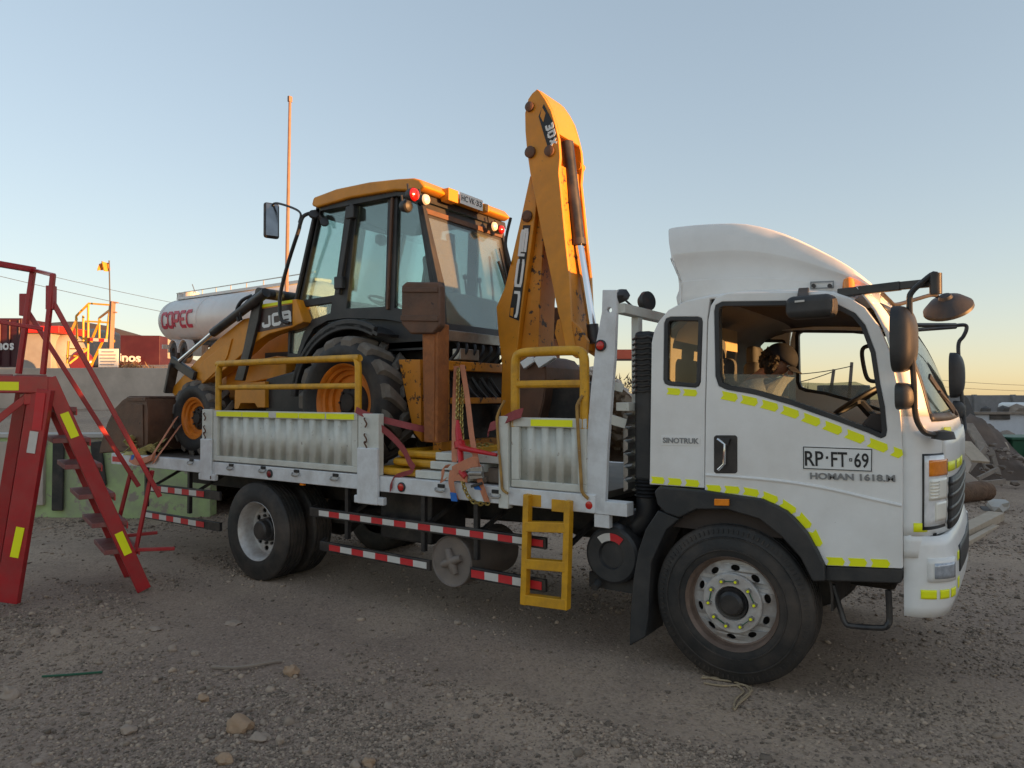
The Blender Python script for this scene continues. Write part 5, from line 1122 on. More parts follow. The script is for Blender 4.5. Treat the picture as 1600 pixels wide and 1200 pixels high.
jx('decal_panel', [(850, 163), (867, 196), (870, 213), (858, 236), (842, 182)], YB0 - .056, YB0 - .051, 'letblack', par=dip, yp=YB0 - .05, bevel=0)
jx('decal_mark', [(847.5, 168), (853, 177), (849.5, 191), (844.5, 182)], YB0 - .058, YB0 - .055, 'jcb', par=dip, yp=YB0 - .05, bevel=0)
q0 = atY(851.5, 196, YB0 - .0565); q1 = atY(860, 230, YB0 - .0565); xd = q1 - q0; upv = atY(860.5, 184, YB0 - .0565) - q0; upv = upv - xd.normalized() * upv.dot(xd.normalized())
stroke_text('decal_lettering', '3DX', 'lettering', dip, q0, xd, upv, xd.length, .085, .020, .004, .18)
# dipper cylinder
cA = atY(884, 222, 1.20); cB = atY(903, 383, 1.20); cC = atY(924, 512, 1.20); ymid = 1.22
b = MB(); b.cyl(V(cA.x, ymid, cA.z), V(cB.x, ymid, cB.z), .062, .060, 18); dc = b.build('dipper_cylinder', 'blackpaint', jcb)
b = MB(); b.cyl(V(lerp(cA.x, cB.x, .94), ymid, lerp(cA.z, cB.z, .94)), V(cB.x, ymid, cB.z) , .070, None, 18); b.build('cylinder_gland', 'black', dc)
b = MB(); b.cyl(V(cB.x, ymid, cB.z), V(cC.x, ymid, cC.z), .042, None, 18); b.build('cylinder_rod', 'chrome', dc)
b = MB(); b.cyl(V(cC.x, ymid, cC.z) + V(0, 0, .03), V(cC.x + .02, ymid, cC.z - .14), .055, None, 14); b.build('rod_eye', 'blackpaint', dc)
jx('bucket_tipping_link', [(870, 500), (884, 493), (905, 512), (917, 532), (915, 552), (900, 560), (872, 540), (866, 520)], 1.0, 1.06, 'jcbrust', yp=1.0, bevel=.008)
jx('bucket_tipping_link', [(874, 505), (886, 498), (907, 515), (915, 540), (900, 556), (876, 540)], 1.38, 1.44, 'jcbrust', yp=1.0, bevel=.008)
bb_ = [(812, 566), (826, 557), (840, 561), (851, 575), (852, 590), (848, 625), (838, 668), (815, 668), (808, 640)]
dbk = jx('digging_bucket', bb_, .86, .90, 'rust', yp=.86, bevel=.006)
b = MB(); qq = [atY(a, c, .86) for a, c in bb_]; b.ribbon([V(q.x, 1.2, q.z) for q in qq + qq[:1]], (0, .66, 0), .02); b.build('bucket_shell', 'rust', dbk)
jx('bucket_plate', [(852, 590), (905, 598), (915, 630), (905, 668), (840, 668), (848, 625)], 1.0, 1.5, 'dark', par=dbk, yp=1.0)
tubeY([(798, 340, 1.0), (790, 380, 1.0), (797, 412, 1.02)], .016, 5, 6).build('hose', 'hose', jcb)
tubeY([(765, 400, 1.6), (769, 440, 1.7), (772, 480, 1.7)], .014, 5, 6).build('hose', 'hose', jcb)
# ================================================================== THINGS LYING ON AND TIED OVER THE BED
def flat_panel(z, px_yel, px_white, label, dy=0.0, rot=0.0):
    """a removed side panel with its hoop rail, lying flat on the bed boards"""
    xa, ya = px_yel; xb, yb = px_white
    p0 = atY(xa, ya, .08 + dy); p1 = atY(xb, yb, .08 + dy)
    o = empty('drop_side', (p1.x, .5, z - .03), label, 'panel', 'spare side panels stacked flat on the bed')
    xm = p0.x + .50; y0, y1 = .08 + dy, .72 + dy
    b = MB(); b.tube(smooth_path([(xm, y0, z), (p0.x + .10, y0, z), (p0.x + .02, y0 + .03, z), (p0.x, y0 + .10, z), (p0.x, y1 - .1, z), (p0.x + .03, y1 - .02, z), (p0.x + .1, y1, z), (xm, y1, z)], 4), .033, 10); b.build('safety_rail', 'railyel', o)
    b = MB(); b.tube([(p0.x + .27, y0, z), (p0.x + .27, y1, z)], .027, 8); b.build('rail_bar', 'railyel', o)
    b = MB(); b.bb(xm - .03, p1.x, y0 - .04, y0 + .03, z - .035, z + .03); b.bb(xm - .03, p1.x, y1 - .03, y1 + .04, z - .035, z + .03); b.bb(xm - .03, xm + .04, y0 + .03, y1 - .03, z - .035, z + .03); b.bb(p1.x - .07, p1.x, y0 + .03, y1 - .03, z - .035, z + .03)
    b.build('panel_frame', 'oldwhite', o, bevel=.006)
    b = MB(); b.bb(xm + .042, p1.x - .072, y0 + .032, y1 - .032, z - .01, z + .01); b.build('panel_sheet', 'oldwhite', o)
flat_panel(BZ1 + .045, (592, 727), (735, 748), 'spare white side panel with yellow rail lying lowest on the bed', -.02)
flat_panel(BZ1 + .125, (614, 716), (760, 738), 'spare white side panel with yellow rail in the middle of the stack', .03)
flat_panel(BZ1 + .20, (622, 703), (787, 722), 'spare white side panel with yellow rail on top of the stack', .06)
def timber(px, py, size, label, m='wood'):
    c = atY(px, py, .12); b = MB(); b.box((c.x, .25, BZ1 + .004 + size[2] / 2), size, (1, .05, 0)); return tag(b.build('wood_block', m, bevel=.008), label, 'wood block', 'timber blocks lying on the bed edge')
timber(772, 752, (.28, .22, .12), 'grey timber block on the bed next to the small side panel'); timber(745, 756, (.2, .3, .05), 'thin grey timber offcut on the bed under the orange straps')
def strap(px, Y, wd, name, m, lab, cat, pts3=None, th=.004, parent=None):
    pts = pts3 or [atY(a, c, y) for a, c, y in px]; b = MB(); b.ribbon(smooth_path(pts, 4), wd, th); o = b.build(name, m, parent)
    return tag(o, lab, cat) if lab else o
# pair of orange ratchet straps
os_ = empty('ratchet_strap', atY(730, 770, -.06), 'faded orange ratchet strap tied from the digger frame down to the bed rail', 'strap')
for pts in ([(713, 572, .36), (711, 620, .28), (710, 680, .12), (710, 722, .0)], [(722, 570, .36), (730, 620, .28), (737, 680, .12), (744, 718, .0), (748, 730, -.03)]):
    strap(pts, 0, V(.055, 0, .0), 'webbing', 'strap', None, None, parent=os_)
b = MB(); b.ribbon(smooth_path([atY(707, 737, -.05), atY(722, 729, -.08), (atY(738, 722, -.08)), atY(747, 722, -.06)], 4), V(0, 0, .085), .012); b.build('webbing_bundle', 'strap', os_)
b = MB(); b.ribbon(smooth_path([atY(704, 750, -.05), atY(715, 746, -.07), atY(730, 749, -.07)], 4), V(0, 0, .05), .012); b.build('webbing_bundle', 'strap', os_)
strap([(707, 735, -.06), (705, 752, -.07), (708, 768, -.07), (713, 780, -.05)], 0, V(.055, 0, 0), 'webbing', 'strap', None, None, parent=os_)
strap([(744, 728, -.05), (748, 745, -.075), (754, 765, -.07), (761, 784, -.045)], 0, V(.055, 0, 0), 'webbing', 'strap', None, None, parent=os_)
strap([(702, 728, -.04), (693, 731, -.07), (692, 742, -.08), (690, 752, -.07), (697, 748, -.08)], 0, V(.03, 0, .03), 'webbing', 'strap', None, None, parent=os_)
c = atY(745, 743, -.09); b = MB(); b.bar(c + V(-.06, 0, .03), c + V(.06, 0, .05), .03, .05); b.bar(c + V(-.06, -.01, -.02), c + V(.07, -.01, 0), .03, .03); b.cyl(c + V(-.06, -.02, .015), c + V(.07, -.02, .02), .018, None, 10); b.build('ratchet', 'steel', os_, bevel=.004)
b = MB(); b.bar(atY(737, 760, -.09), atY(753, 755, -.09), .03, .022); b.build('ratchet_handle', 'blackpaint', os_, bevel=.004)
for q0, q1 in (((708, 770), (710, 783)), ((743, 759), (747, 765))):
    b = MB(); b.ribbon([atY(*q0, -.085), atY(*q1, -.075)], V(.06, 0, 0), .008); b.build('strap_end', 'blue', os_)
# chain with its red binder
ch = empty('load_chain', atY(720, 740, -.03), 'yellow zinc load chain with a red lever binder beside the orange straps', 'chain')
b = MB(); p = [atY(715, 657, .10), atY(716, 674, .08), atY(718, 690, .04)]; b.tube(p, [.014, .026, .03], 10); b.tube([atY(718, 690, .03), atY(719, 700, .02)], .046, 10); b.tube([atY(719, 702, .02), atY(720, 720, -.02)], .026, 10); b.tube([atY(720, 718, -.02), atY(722, 738, -.06), atY(728, 746, -.07)], [.022, .03, .022], 10); bi = b.build('chain_binder', 'binder', ch)
b = MB(); b.tube([atY(719, 699, .0), atY(735, 703, -.02), atY(776, 711, -.02)], [.028, .022, .014], 8); b.build('binder_lever', 'binder', bi)
def chain(pts, par, ln=.045, r=.0062, name='chain_links'):
    pts = smooth_path(pts, 6); cum = [0]
    for i in range(len(pts) - 1): cum.append(cum[-1] + (pts[i + 1] - pts[i]).length)
    n = int(cum[-1] / (ln * .72)); b = MB()
    for k in range(n):
        s_ = (k + .5) * ln * .72; i = max(j for j in range(len(cum)) if cum[j] <= s_); i = min(i, len(pts) - 2)
        c = pts[i].lerp(pts[i + 1], (s_ - cum[i]) / max(1e-6, cum[i + 1] - cum[i])); t = (pts[i + 1] - pts[i]).normalized()
        u = V(0, 1, 0) if abs(t.y) < .9 else V(1, 0, 0); u = (u - t * u.dot(t)).normalized(); w_ = t.cross(u); sd = u if k % 2 else w_
        b.tube([c + t * (math.cos(q) * ln * .5) + sd * (math.sin(q) * ln * .32) for q in [2 * math.pi * j / 10 for j in range(10)]], r, 5, closed=True)
    return b.build(name, 'brass', par, kind='stuff')
chain([atY(716, 576, .34), atY(715, 620, .25), atY(714, 657, .11)], ch); chain([atY(723, 600, .34), atY(721, 650, .22), atY(723, 690, .10)], ch)
chain([atY(722, 748, -.07), atY(727, 766, -.075), atY(737, 782, -.05), atY(750, 787, -.035), atY(765, 786, -.03)], ch)
chain([atY(722, 698, .1), atY(745, 696, .2), atY(770, 694, .3)], ch)
b = MB(); b.bar((atY(735, 705, .25)), atY(786, 698, .45), .10, .05); tag(b.build('yellow_rail', 'railyel', bevel=.01), 'short yellow painted rail lying on the stacked panels behind the chain', 'rail')
# dark red straps
rs = empty('red_strap', atY(620, 700, .05), 'faded red webbing strap wrapped round the large rear tyre', 'strap')
strap([(556, 640, -.045), (572, 648, -.02), (600, 656, .05), (640, 666, .10), (664, 671, .20)], 0, V(0, .02, .055), 'webbing', 'redstrap', None, None, parent=rs)
strap([(590, 665, -.0), (610, 680, .02), (630, 702, .03), (640, 722, .03), (646, 735, .02), (620, 744, -.02), (612, 752, -.045), (611, 766, -.045)], 0, V(.03, .0, .05), 'webbing', 'redstrap', None, None, parent=rs)
rt = empty('red_strap', atY(790, 660, .0), 'short crumpled red strap hanging over the small side panel', 'strap')
strap([(816, 645, -.05), (800, 650, -.06), (785, 658, .0), (775, 664, .06), (765, 668, .1), (764, 678, .1)], 0, V(.01, .02, .075), 'webbing', 'redstrap', None, None, parent=rt, th=.008)
# strap and rags at the tail of the bed
ts = empty('tail_strap', atY(250, 690, .05), 'faded orange strap pulled tight from the bed tail to the front tyre', 'strap')
strap([(276, 652, .32), (255, 685, .1), (238, 712, -.04), (233, 722, -.05)], 0, V(.07, 0, .03), 'webbing', 'strap', None, None, parent=ts)
strap([(282, 664, .32), (262, 692, .1), (245, 715, -.04), (240, 724, -.05)], 0, V(.07, 0, .03), 'webbing', 'strap', None, None, parent=ts)
b = MB(); b.ribbon(smooth_path([atY(205, 716, -.04), atY(216, 722, -.06), atY(232, 718, -.06), atY(240, 714, -.05)], 4), V(.02, .02, .08), .03); b.build('webbing_bundle', 'strap', ts)
b = MB(); b.ribbon([atY(208, 711, -.06), atY(206, 720, -.06)], V(.06, 0, 0), .006); b.build('strap_end', 'blue', ts)
b = MB()
for i in range(14):
    p0 = V(rnd(-7.35, -6.95), rnd(-.02, .2), BZ1 + rnd(.03, .16)); pts = [p0]
    for k in range(4): pts.append(pts[-1] + V(rnd(-.10, .10), rnd(-.07, .07), rnd(-.05, .06)))
    for q in pts: q.z = max(q.z, BZ1 + .02)
    b.ribbon(smooth_path(pts, 3), V(rnd(-.02, .02), .05, rnd(-.05, .05)), .006)
tag(b.build('webbing_heap', 'rag'), 'heap of pale yellow webbing lying by the rusty loader bucket', 'webbing')
for k, (px, py) in enumerate(((826, 566), (852, 560))):
    c = atY(px, py, .84); b = MB(); b.box(c, ((.12, .09, .07) if k == 0 else (.17, .10, .10)), (.8, .2, .5)); tag(b.build('carton', 'plate', bevel=.006), ('small white carton on the left edge of the digging bucket', 'larger crumpled white carton on the digging bucket behind the yellow rail')[k], 'carton', 'white cartons on the digging bucket')
# ================================================================== PERSON IN THE CAB
pr_ = empty('person', (.02, .66, 1.63), 'person in a navy cap and pale grey shirt bending forward in the truck cab', 'person')
def skin_mesh(name, verts, edges, radii, m, parent, sub=2):
    me = bpy.data.meshes.new(name); c = V(*[sum(v[i] for v in verts) / len(verts) for i in range(3)])
    me.from_pydata([tuple(V(*v) - c) for v in verts], edges, []); o = bpy.data.objects.new(name, me); COL.objects.link(o); put(o, c, parent)
    bm = bmesh.new(); bm.from_mesh(me); ly = bm.verts.layers.skin.verify()
    for i, v in enumerate(bm.verts): v[ly].radius = radii[i] if isinstance(radii[i], tuple) else (radii[i], radii[i]); v[ly].use_root = i == 0
    bm.to_mesh(me); bm.free()
    o.modifiers.new('skin', 'SKIN'); s_ = o.modifiers.new('smooth', 'SUBSURF'); s_.levels = s_.render_levels = sub
    me.materials.append(M[m]); return o
hc = atY(1216, 566, .66); hx, hy, hz = hc                     # head centre
pel = V(-.02, .66, 1.72); ch_ = V(.06, .66, 2.0 - .10); nk = V(hx - .10, .66, hz - .10)
vs = [pel, V(-.0, .66, 1.82), ch_, V(hx - .15, .66, hz - .16), nk, V(hx - .03, .66, hz - .03), V(hx + .03, .66, hz - .01), V(hx + .075, .66, hz - .055),
      V(hx - .16, .84, hz - .19), V(hx - .02, .90, 1.74), V(hx + .22, .80, 1.70), V(hx - .16, .48, hz - .19), V(hx - .05, .42, 1.74), V(hx + .20, .55, 1.70),
      V(.18, .76, 1.68), V(.50, .78, 1.66), V(.55, .78, 1.32), V(.18, .56, 1.68), V(.50, .54, 1.66), V(.55, .54, 1.32)]
ed = [(0, 1), (1, 2), (2, 3), (3, 4), (4, 5), (5, 6), (6, 7), (3, 8), (8, 9), (9, 10), (3, 11), (11, 12), (12, 13), (0, 14), (14, 15), (15, 16), (0, 17), (17, 18), (18, 19)]
ra = [.13, .13, .14, .10, .055, .085, .085, .042, .055, .042, .035, .055, .042, .035, .085, .06, .05, .085, .06, .05]
body = skin_mesh('body', vs, ed, ra, 'skin', pr_)
def hand(base, d, side, par):
    d = V(*d).normalized(); sd = V(0, 1, 0); up = V(0, 0, 1)
    b = MB(); b.box(V(*base) + d * .045, (.09, .08, .03), d); b.build('palm', 'skin', par, bevel=.012, seg=3)
    for k, (o_, l_) in enumerate(((-.03, .065), (-.01, .078), (.01, .074), (.03, .058))):
        p = V(*base) + d * .085 + sd * o_; b = MB(); b.tube([p, p + d * l_ * .5 + up * -.006, p + d * l_ * .85 - up * .028, p + d * l_ * .9 - up * .05], [.0095, .009, .0085, .007], 8); b.build('finger', 'skin', par)
    p = V(*base) + d * .03 + sd * side * .04; b = MB(); b.tube([p, p + d * .03 + sd * side * .022, p + d * .06 + sd * side * .02 - up * .015], [.012, .011, .009], 8); b.build('thumb', 'skin', par)
hand((hx + .22, .80, 1.70), (1, 0, -.1), -1, body); hand((hx + .20, .55, 1.70), (1, 0, -.1), 1, body)
sv = [V(-.02, .66, 1.74), V(-.0, .66, 1.83), ch_, V(hx - .155, .66, hz - .175), V(hx - .165, .83, hz - .19), V(hx - .06, .89, 1.82), V(hx - .165, .49, hz - .19), V(hx - .08, .43, 1.82)]
skin_mesh('shirt', sv, [(0, 1), (1, 2), (2, 3), (3, 4), (4, 5), (3, 6), (6, 7)], [.145, .15, .165, .115, .08, .068, .08, .068], 'shirt', pr_)
skin_mesh('trousers', [pel + V(0, 0, -.02), V(.18, .76, 1.68), V(.50, .78, 1.66), V(.55, .78, 1.34), V(.18, .56, 1.68), V(.50, .54, 1.66), V(.55, .54, 1.34)], [(0, 1), (1, 2), (2, 3), (0, 4), (4, 5), (5, 6)], [.15, .10, .075, .07, .10, .075, .07], 'trousers', pr_)
# face, hair, cap (head bowed towards +X and down)
fd = V(.80, -.12, -.58).normalized(); fu = V(.58, 0, .80); fs_ = fd.cross(fu).normalized(); fu = fs_.cross(fd)
H0 = V(hx + .0, .66, hz)
b = MB(); b.blob(H0 + fd * .115 - fu * .012, (.02, .016, .02), 1, .05, 1); b.build('nose', 'skin', body)
for sd in (-1, 1):
    b = MB(); b.blob(H0 + fd * .090 + fs_ * sd * .034 + fu * .018, (.012, .012, .012), 1, 0, 2); ey = b.build('eye', 'plate', body)
    b = MB(); b.blob(H0 + fd * .100 + fs_ * sd * .034 + fu * .018, (.005, .005, .005), 1, 0, 1); b.build('pupil', 'letblack', body)
    b = MB(); b.blob(H0 + fs_ * sd * .094 - fd * .01, (.022, .012, .034), 2, .1, 2); b.build('ear', 'skin', body)
b = MB(); b.bar(H0 + fd * .098 - fu * .055 - fs_ * .025, H0 + fd * .098 - fu * .055 + fs_ * .025, .01, .010); b.build('mouth', 'darkred', body, bevel=.003)
b = MB()
for i in range(170):
    a = rnd(0, 2 * math.pi); e_ = rnd(-.85, .35); d = (-fd * math.cos(a) * math.cos(e_) + fs_ * math.sin(a) * math.cos(e_) + fu * math.sin(e_))
    if d.dot(fd) > .35: continue
    b.blob(H0 + d * rnd(.085, .118) - fu * .005, (rnd(.014, .028),) * 3, i, .5, 1)
b.build('hair', 'hair', pr_, kind='stuff')
b = MB(); cen = H0 + fu * .035
def capf(u, v):
    a = 2 * math.pi * u; e_ = v * math.pi / 2; return cen + (fd * math.cos(a) * .118 + fs_ * math.sin(a) * .102) * math.cos(e_) + fu * (.105 * math.sin(e_))
b.grid(capf, 28, 10); cp = b.build('cap', 'cap', pr_, ang=60, solid=.004)
b = MB(); b.grid(lambda u, v: cen + fd * (.10 + .085 * v * math.sin(math.pi * (.12 + .76 * u))) + fs_ * ((u - .5) * 2 * .085) + fu * (.005 - .022 * (2 * u - 1) ** 2 - .012 * v), 14, 5); b.build('cap_brim', 'cap', cp, solid=.004)
# ================================================================== RED ACCESS STAIRS
st = empty('access_stairs', P(-4.0, 6.8, 0), 'red steel access stairs with handrails and yellow tape standing left of the truck', 'stairs')
Wv = _r * -.43 + _f0 * .56; Dv = (_r * .79 + _f0 * .61).normalized()
N0 = P(-3.587, 6.96, -.05); N1 = N0 - Dv * .806 + V(0, 0, 2.05)
def sb(p0, p1, wd, ht, name, m='redpaint', up=None, par=st, bev=.006):
    b = MB(); b.bar(p0, p1, wd, ht, up or (0, 0, 1)); return b.build(name, m, par, bevel=bev)
upn = Dv
sA = sb(N0, N1, .05, .125, 'stringer'); sB = sb(N0 + Wv, N1 + Wv, .05, .125, 'stringer')
for t in (.195, .325, .46, .60, .72, .86):
    c0 = N0.lerp(N1, t); b = MB(); c = c0 + Wv * .5 - Dv * .035; b.box(c, (.70, .30, .045), Wv.normalized()); tr = b.build('tread', 'redtread', st, bevel=.005)
    b = MB(); b.box(c + Dv * .148 - V(0, 0, .025), (.70, .012, .06), Wv.normalized()); b.build('tread_nosing', 'redpaint', tr)
# tapes on the stringer
def tape_on(p0, p1, t0, t1, wd, nrm, m, par):
    a = p0.lerp(p1, t0); e_ = p0.lerp(p1, t1); b = MB(); b.bar(a + nrm, e_ + nrm, .006, wd); b.build('reflective_strip', m, par)
nr = -Wv.normalized() * .028
tape_on(N0, N1, .18, .285, .07, nr, 'tape', sA); tape_on(N0, N1, .735, .845, .07, nr, 'tape', sA)
# landing
L0 = -Dv * 1.5
for off, nm in ((V(0, 0, 0), 'landing_beam'), (Wv, 'landing_beam')):
    bm_ = sb(N1 + off + V(0, 0, -.06), N1 + off + L0 + V(0, 0, -.06), .06, .15, nm)
    if off.length < .1:
        b = MB(); b.bar(N1 + Dv * -.22 + nr + V(0, 0, -.075), N1 + L0 + nr + V(0, 0, -.075), .006, .075); b.build('reflective_strip', 'tape', bm_)
sb(N1 + V(0, 0, -.06), N1 + Wv + V(0, 0, -.06), .06, .148, 'landing_beam')
for k in range(6): sb(N1 + L0 * (k + .5) / 6 + V(0, 0, .02), N1 + Wv + L0 * (k + .5) / 6 + V(0, 0, .02), .23, .02, 'landing_plank', 'redtread')
sb(N1 - Dv * .14 + V(0, 0, -.19), N1 - Dv * .14 + Wv + V(0, 0, -.19), .08, .10, 'cross_member'); sb(N1 - Dv * .12 + V(0, 0, -.135) + Wv * .05, N1 - Dv * .5 + V(0, 0, -.5) + Wv * .05, .05, .06, 'brace')
# broad leg of the landing
lt = atD(66, 608, 6.42); lb = atD(12, 941, 6.36); fl = sb(lt, lb, .06, .20, 'landing_leg', up=_r)
sb(lt + Wv * 1.0 - Dv * .1, lb + Wv * 1.0 - Dv * .1, .06, .12, 'landing_leg', up=_r); sb(lt + L0 * .9, lb + L0 * .9 - _r * .05, .06, .2, 'landing_leg', up=_r); sb(lt + L0 * .9 + Wv, lb + L0 * .9 + Wv, .06, .14, 'landing_leg', up=_r)
fn = -_f0 * .034
for (a, c, m_, wd, sh) in (((64, 614), (57, 672), 'tapered', .085, 0), ((53.5, 674), (48, 708), 'tapewhite', .075, 0), ((32, 824), (22, 871), 'tape', .075, 0)):
    b = MB(); p0 = atD(a[0], a[1], lerp(6.385, 6.325, (a[1] - 608) / 333)); p1 = atD(c[0], c[1], lerp(6.385, 6.325, (c[1] - 608) / 333)); b.bar(p0, p1, .006, wd, _r); b.build('reflective_strip', m_, fl)
# handrails
hA0 = atD(80, 467, 6.5); hA1 = atD(250, 776, 6.98); hB0 = atD(38, 478, 7.05); hB1 = atD(217, 760, 7.55)
for p0, p1 in ((hA0, hA1), (hB0, hB1)):
    o = sb(p0, p1, .045, .045, 'handrail')
    sb(p0 + V(0, 0, .12), p0 - V(0, 0, .10), .06, .07, 'rail_sleeve', par=o, up=_r)
sb(atD(238, 735, 6.96), atD(211, 866, 6.93), .035, .035, 'handrail_post', up=_r); sb(atD(205, 735, 7.53), atD(186, 812, 7.5), .035, .035, 'handrail_post', up=_r)
sb(atD(214, 859, 6.93), atD(273, 857, 7.1), .035, .035, 'stabiliser_bar'); sb(atD(188, 838, 7.5), atD(246, 832, 7.7), .035, .035, 'stabiliser_bar')
sb(atD(83, 428, 6.48), atD(67, 585, 6.48), .04, .04, 'landing_post', up=_r); sb(atD(52, 421, 7.0), atD(29, 584, 7.0), .045, .045, 'landing_post', up=_r)
sb(atD(-120, 392, 6.1), atD(54, 422, 7.0), .055, .055, 'landing_rail'); sb(atD(52, 422, 7.0), atD(84, 430, 6.48), .035, .035, 'landing_rail'); sb(atD(-120, 484, 5.9), atD(67, 514, 6.48), .035, .035, 'landing_rail')
# ================================================================== BACKGROUND, LEFT
def tbox(px0, py0, px1, py1, d, th, name, m, par=None, yaw=0, bev=.03, dep=0):
    p0 = atD(px0, py0, d); p1 = atD(px1, py1, d); ax = (_r * math.cos(yaw) + _f0 * math.sin(yaw)); c = (p0 + p1) / 2 + _f0 * (th / 2 + dep)
    b = MB(); b.box(c, ((p1 - p0).dot(_r), th, abs(p0.z - p1.z)), ax); return b.build(name, m, par, bevel=bev)
ct = tbox(-260, 497, 33, 574, 36, 2.4, 'shipping_container', 'contred'); tag(ct, 'dark maroon container with white lettering behind the red stairs', 'container')
def dtext(name, body, m, par, px0, py0, px1, py1, hpx, d, off=.02):
    p0 = atD(px0, py0, d); p1 = atD(px1, py1, d); return text(name, body, m, par, p0, p1 - p0, V(0, 0, 1), (p1 - p0).length, hpx / FPX * d, .03, off)
dtext('container_lettering', 'inos', 'lettering', ct, -9, 547, 22, 547, 15, 35.97, .03)
for k in range(20):
    q = atD(-255 + k * 15, 500, 35.95); b = MB(); b.bar(q, q - V(0, 0, 2.3), .05, .06); b.build('container_rib', 'contred', ct)
b = MB(); b.box(atD(-60, 577, 37), (5.5, 1.5, .35), _r); tag(b.build('trailer_bed', 'dark'), 'dark trailer base below the left maroon container', 'trailer')
ct2 = tbox(165, 524, 245, 573, 60, 2.5, 'shipping_container', 'contred', yaw=.10); tag(ct2, 'maroon container with white lettering next to the notice board', 'container')
dtext('container_lettering', 'inos', 'lettering', ct2, 186, 565, 220, 566, 13, 59.6, .03)
tag(tbox(246, 527, 262, 560, 62, 3, 'white_cabin', 'plaster'), 'pale sunlit cabin between the maroon container and the tanker', 'cabin')
k1 = tbox(35, 519, 80, 577, 30, 1.6, 'kiosk', 'plaster'); tag(k1, 'small cream kiosk with a bright red roof on the terrace', 'kiosk')
tbox(33, 509, 92, 520, 29.8, 2.0, 'roof', 'roofred', k1)
b = MB(); c = atD(104, 552, 31); b.blob(c + V(0, 0, .0), (.75, .75, .95), 4, .04, 3); tag(b.build('water_tank', 'plaster'), 'round white water tank beside the kiosk', 'tank')
wv = tbox(110, 513, 150, 574, 33, 2.2, 'delivery_van', 'plaster', bev=.2); tag(wv, 'white van parked behind the yellow step platform', 'van')
b = MB(); c = atD(127, 566, 28); b.lathe([(.40, -.12), (.47, -.05), (.47, .05), (.40, .12)], c, _f0, 20, cap=True); tag(b.build('spare_tyre', 'darkred'), 'dull red drum lying below the yellow step platform', 'drum')
# yellow step platform
yp_ = empty('step_platform', atD(140, 575, 24), 'yellow tubular step platform with handrails on the terrace', 'platform')
def seg(a, c, d, wd, name, m, par, d2=None): 
    b = MB(); b.bar(atD(*a, d), atD(*c, d2 or d), wd, wd); return b.build(name, m, par)
for a, c, d1, d2 in (((138, 474), (178, 477), 24, 24), ((138, 474), (137, 575), 24, 24), ((130, 493), (130, 534), 25, 25), ((119, 494), (138, 475), 24, 24), ((119, 494), (120, 532), 24, 24), ((133, 502), (172, 504), 24, 24), ((172, 478), (166, 530), 24, 24), ((155, 497), (172, 484), 25, 24), ((155, 497), (155, 530), 25, 25), ((145, 527), (157, 500), 25, 25), ((120, 498), (108, 525), 24, 23), ((107, 533), (105, 568), 24, 24), ((137, 545), (108, 568), 24, 23.5), ((160, 534), (142, 572), 24, 24)):
    seg(a, c, d1, .055, 'rail', 'railyel', yp_, d2)
for k, y in enumerate((534, 545, 556)): 
    b = MB(); b.bar(atD(120 - k * 6, y, 24), atD(140 - k * 6, y, 24.8), .22, .04); b.build('step', 'railyel', yp_)
b = MB(); b.bar(atD(137, 530, 24), atD(172, 532, 24), .6, .08); b.build('deck', 'railyel', yp_)
for k in range(4): 
    b = MB(); b.bar(atD(137 + k * 8.7, 530.2 + k * .5, 23.66), atD(145.7 + k * 8.7, 530.7 + k * .5, 23.66), .02, .1); b.build('reflective_strip', 'tapered' if k % 2 == 0 else 'tapewhite', yp_)
b = MB(); b.bar(atD(176, 471, 23), atD(172, 560, 23), .13, .13); sp_ = b.build('steel_post', 'pole'); tag(sp_, 'short rusty steel post next to the yellow step platform', 'post')
b = MB(); b.bar(atD(172, 472, 23), atD(184, 473, 23), .1, .04); b.bar(atD(176, 488, 23), atD(182, 488, 23), .1, .04); b.build('post_bracket', 'pole', sp_)
fl_ = empty('flag', atD(172, 478, 23.5), 'tattered orange flag on a thin dark staff', 'flag')
b = MB(); b.bar(atD(172, 478, 23.5), atD(170.5, 407, 23.5), .03, .03); b.build('staff', 'blackpaint', fl_)
b = MB(); b.grid(lambda u, v: atD(170 - 16 * u, 408 + 15 * v + 3 * u * (1 - v) + 1.5 * math.sin(u * 7), 23.5) + _f0 * (.08 * math.sin(u * 9 + v * 2)), 14, 8); b.build('cloth', 'flag', fl_, solid=.006)
sg = tbox(154, 545, 184, 574, 19.3, .04, 'notice_board', 'plate', bev=.003); tag(sg, 'white notice board with blue text lines standing on the retaining wall', 'sign')
for k, (a, c) in enumerate(((160, 178), (157, 181), (157, 180), (158, 181), (157, 178))):
    b = MB(); y = 549.5 + k * 5; b.bar(atD(a, y, 19.28), atD(c, y, 19.28), .012, .028); b.build('text_line', mat('blue_grey_print', (.25, .30, .40), .7) if k == 0 else M['blue_grey'], sg)
    if k == 0: M['blue_grey'] = bpy.data.materials['blue_grey_print']
for q in (157, 181):
    b = MB(); b.bar(atD(q, 573, 19.36), atD(q, 582, 19.36), .05, .05); b.build('leg', 'gypole', sg)
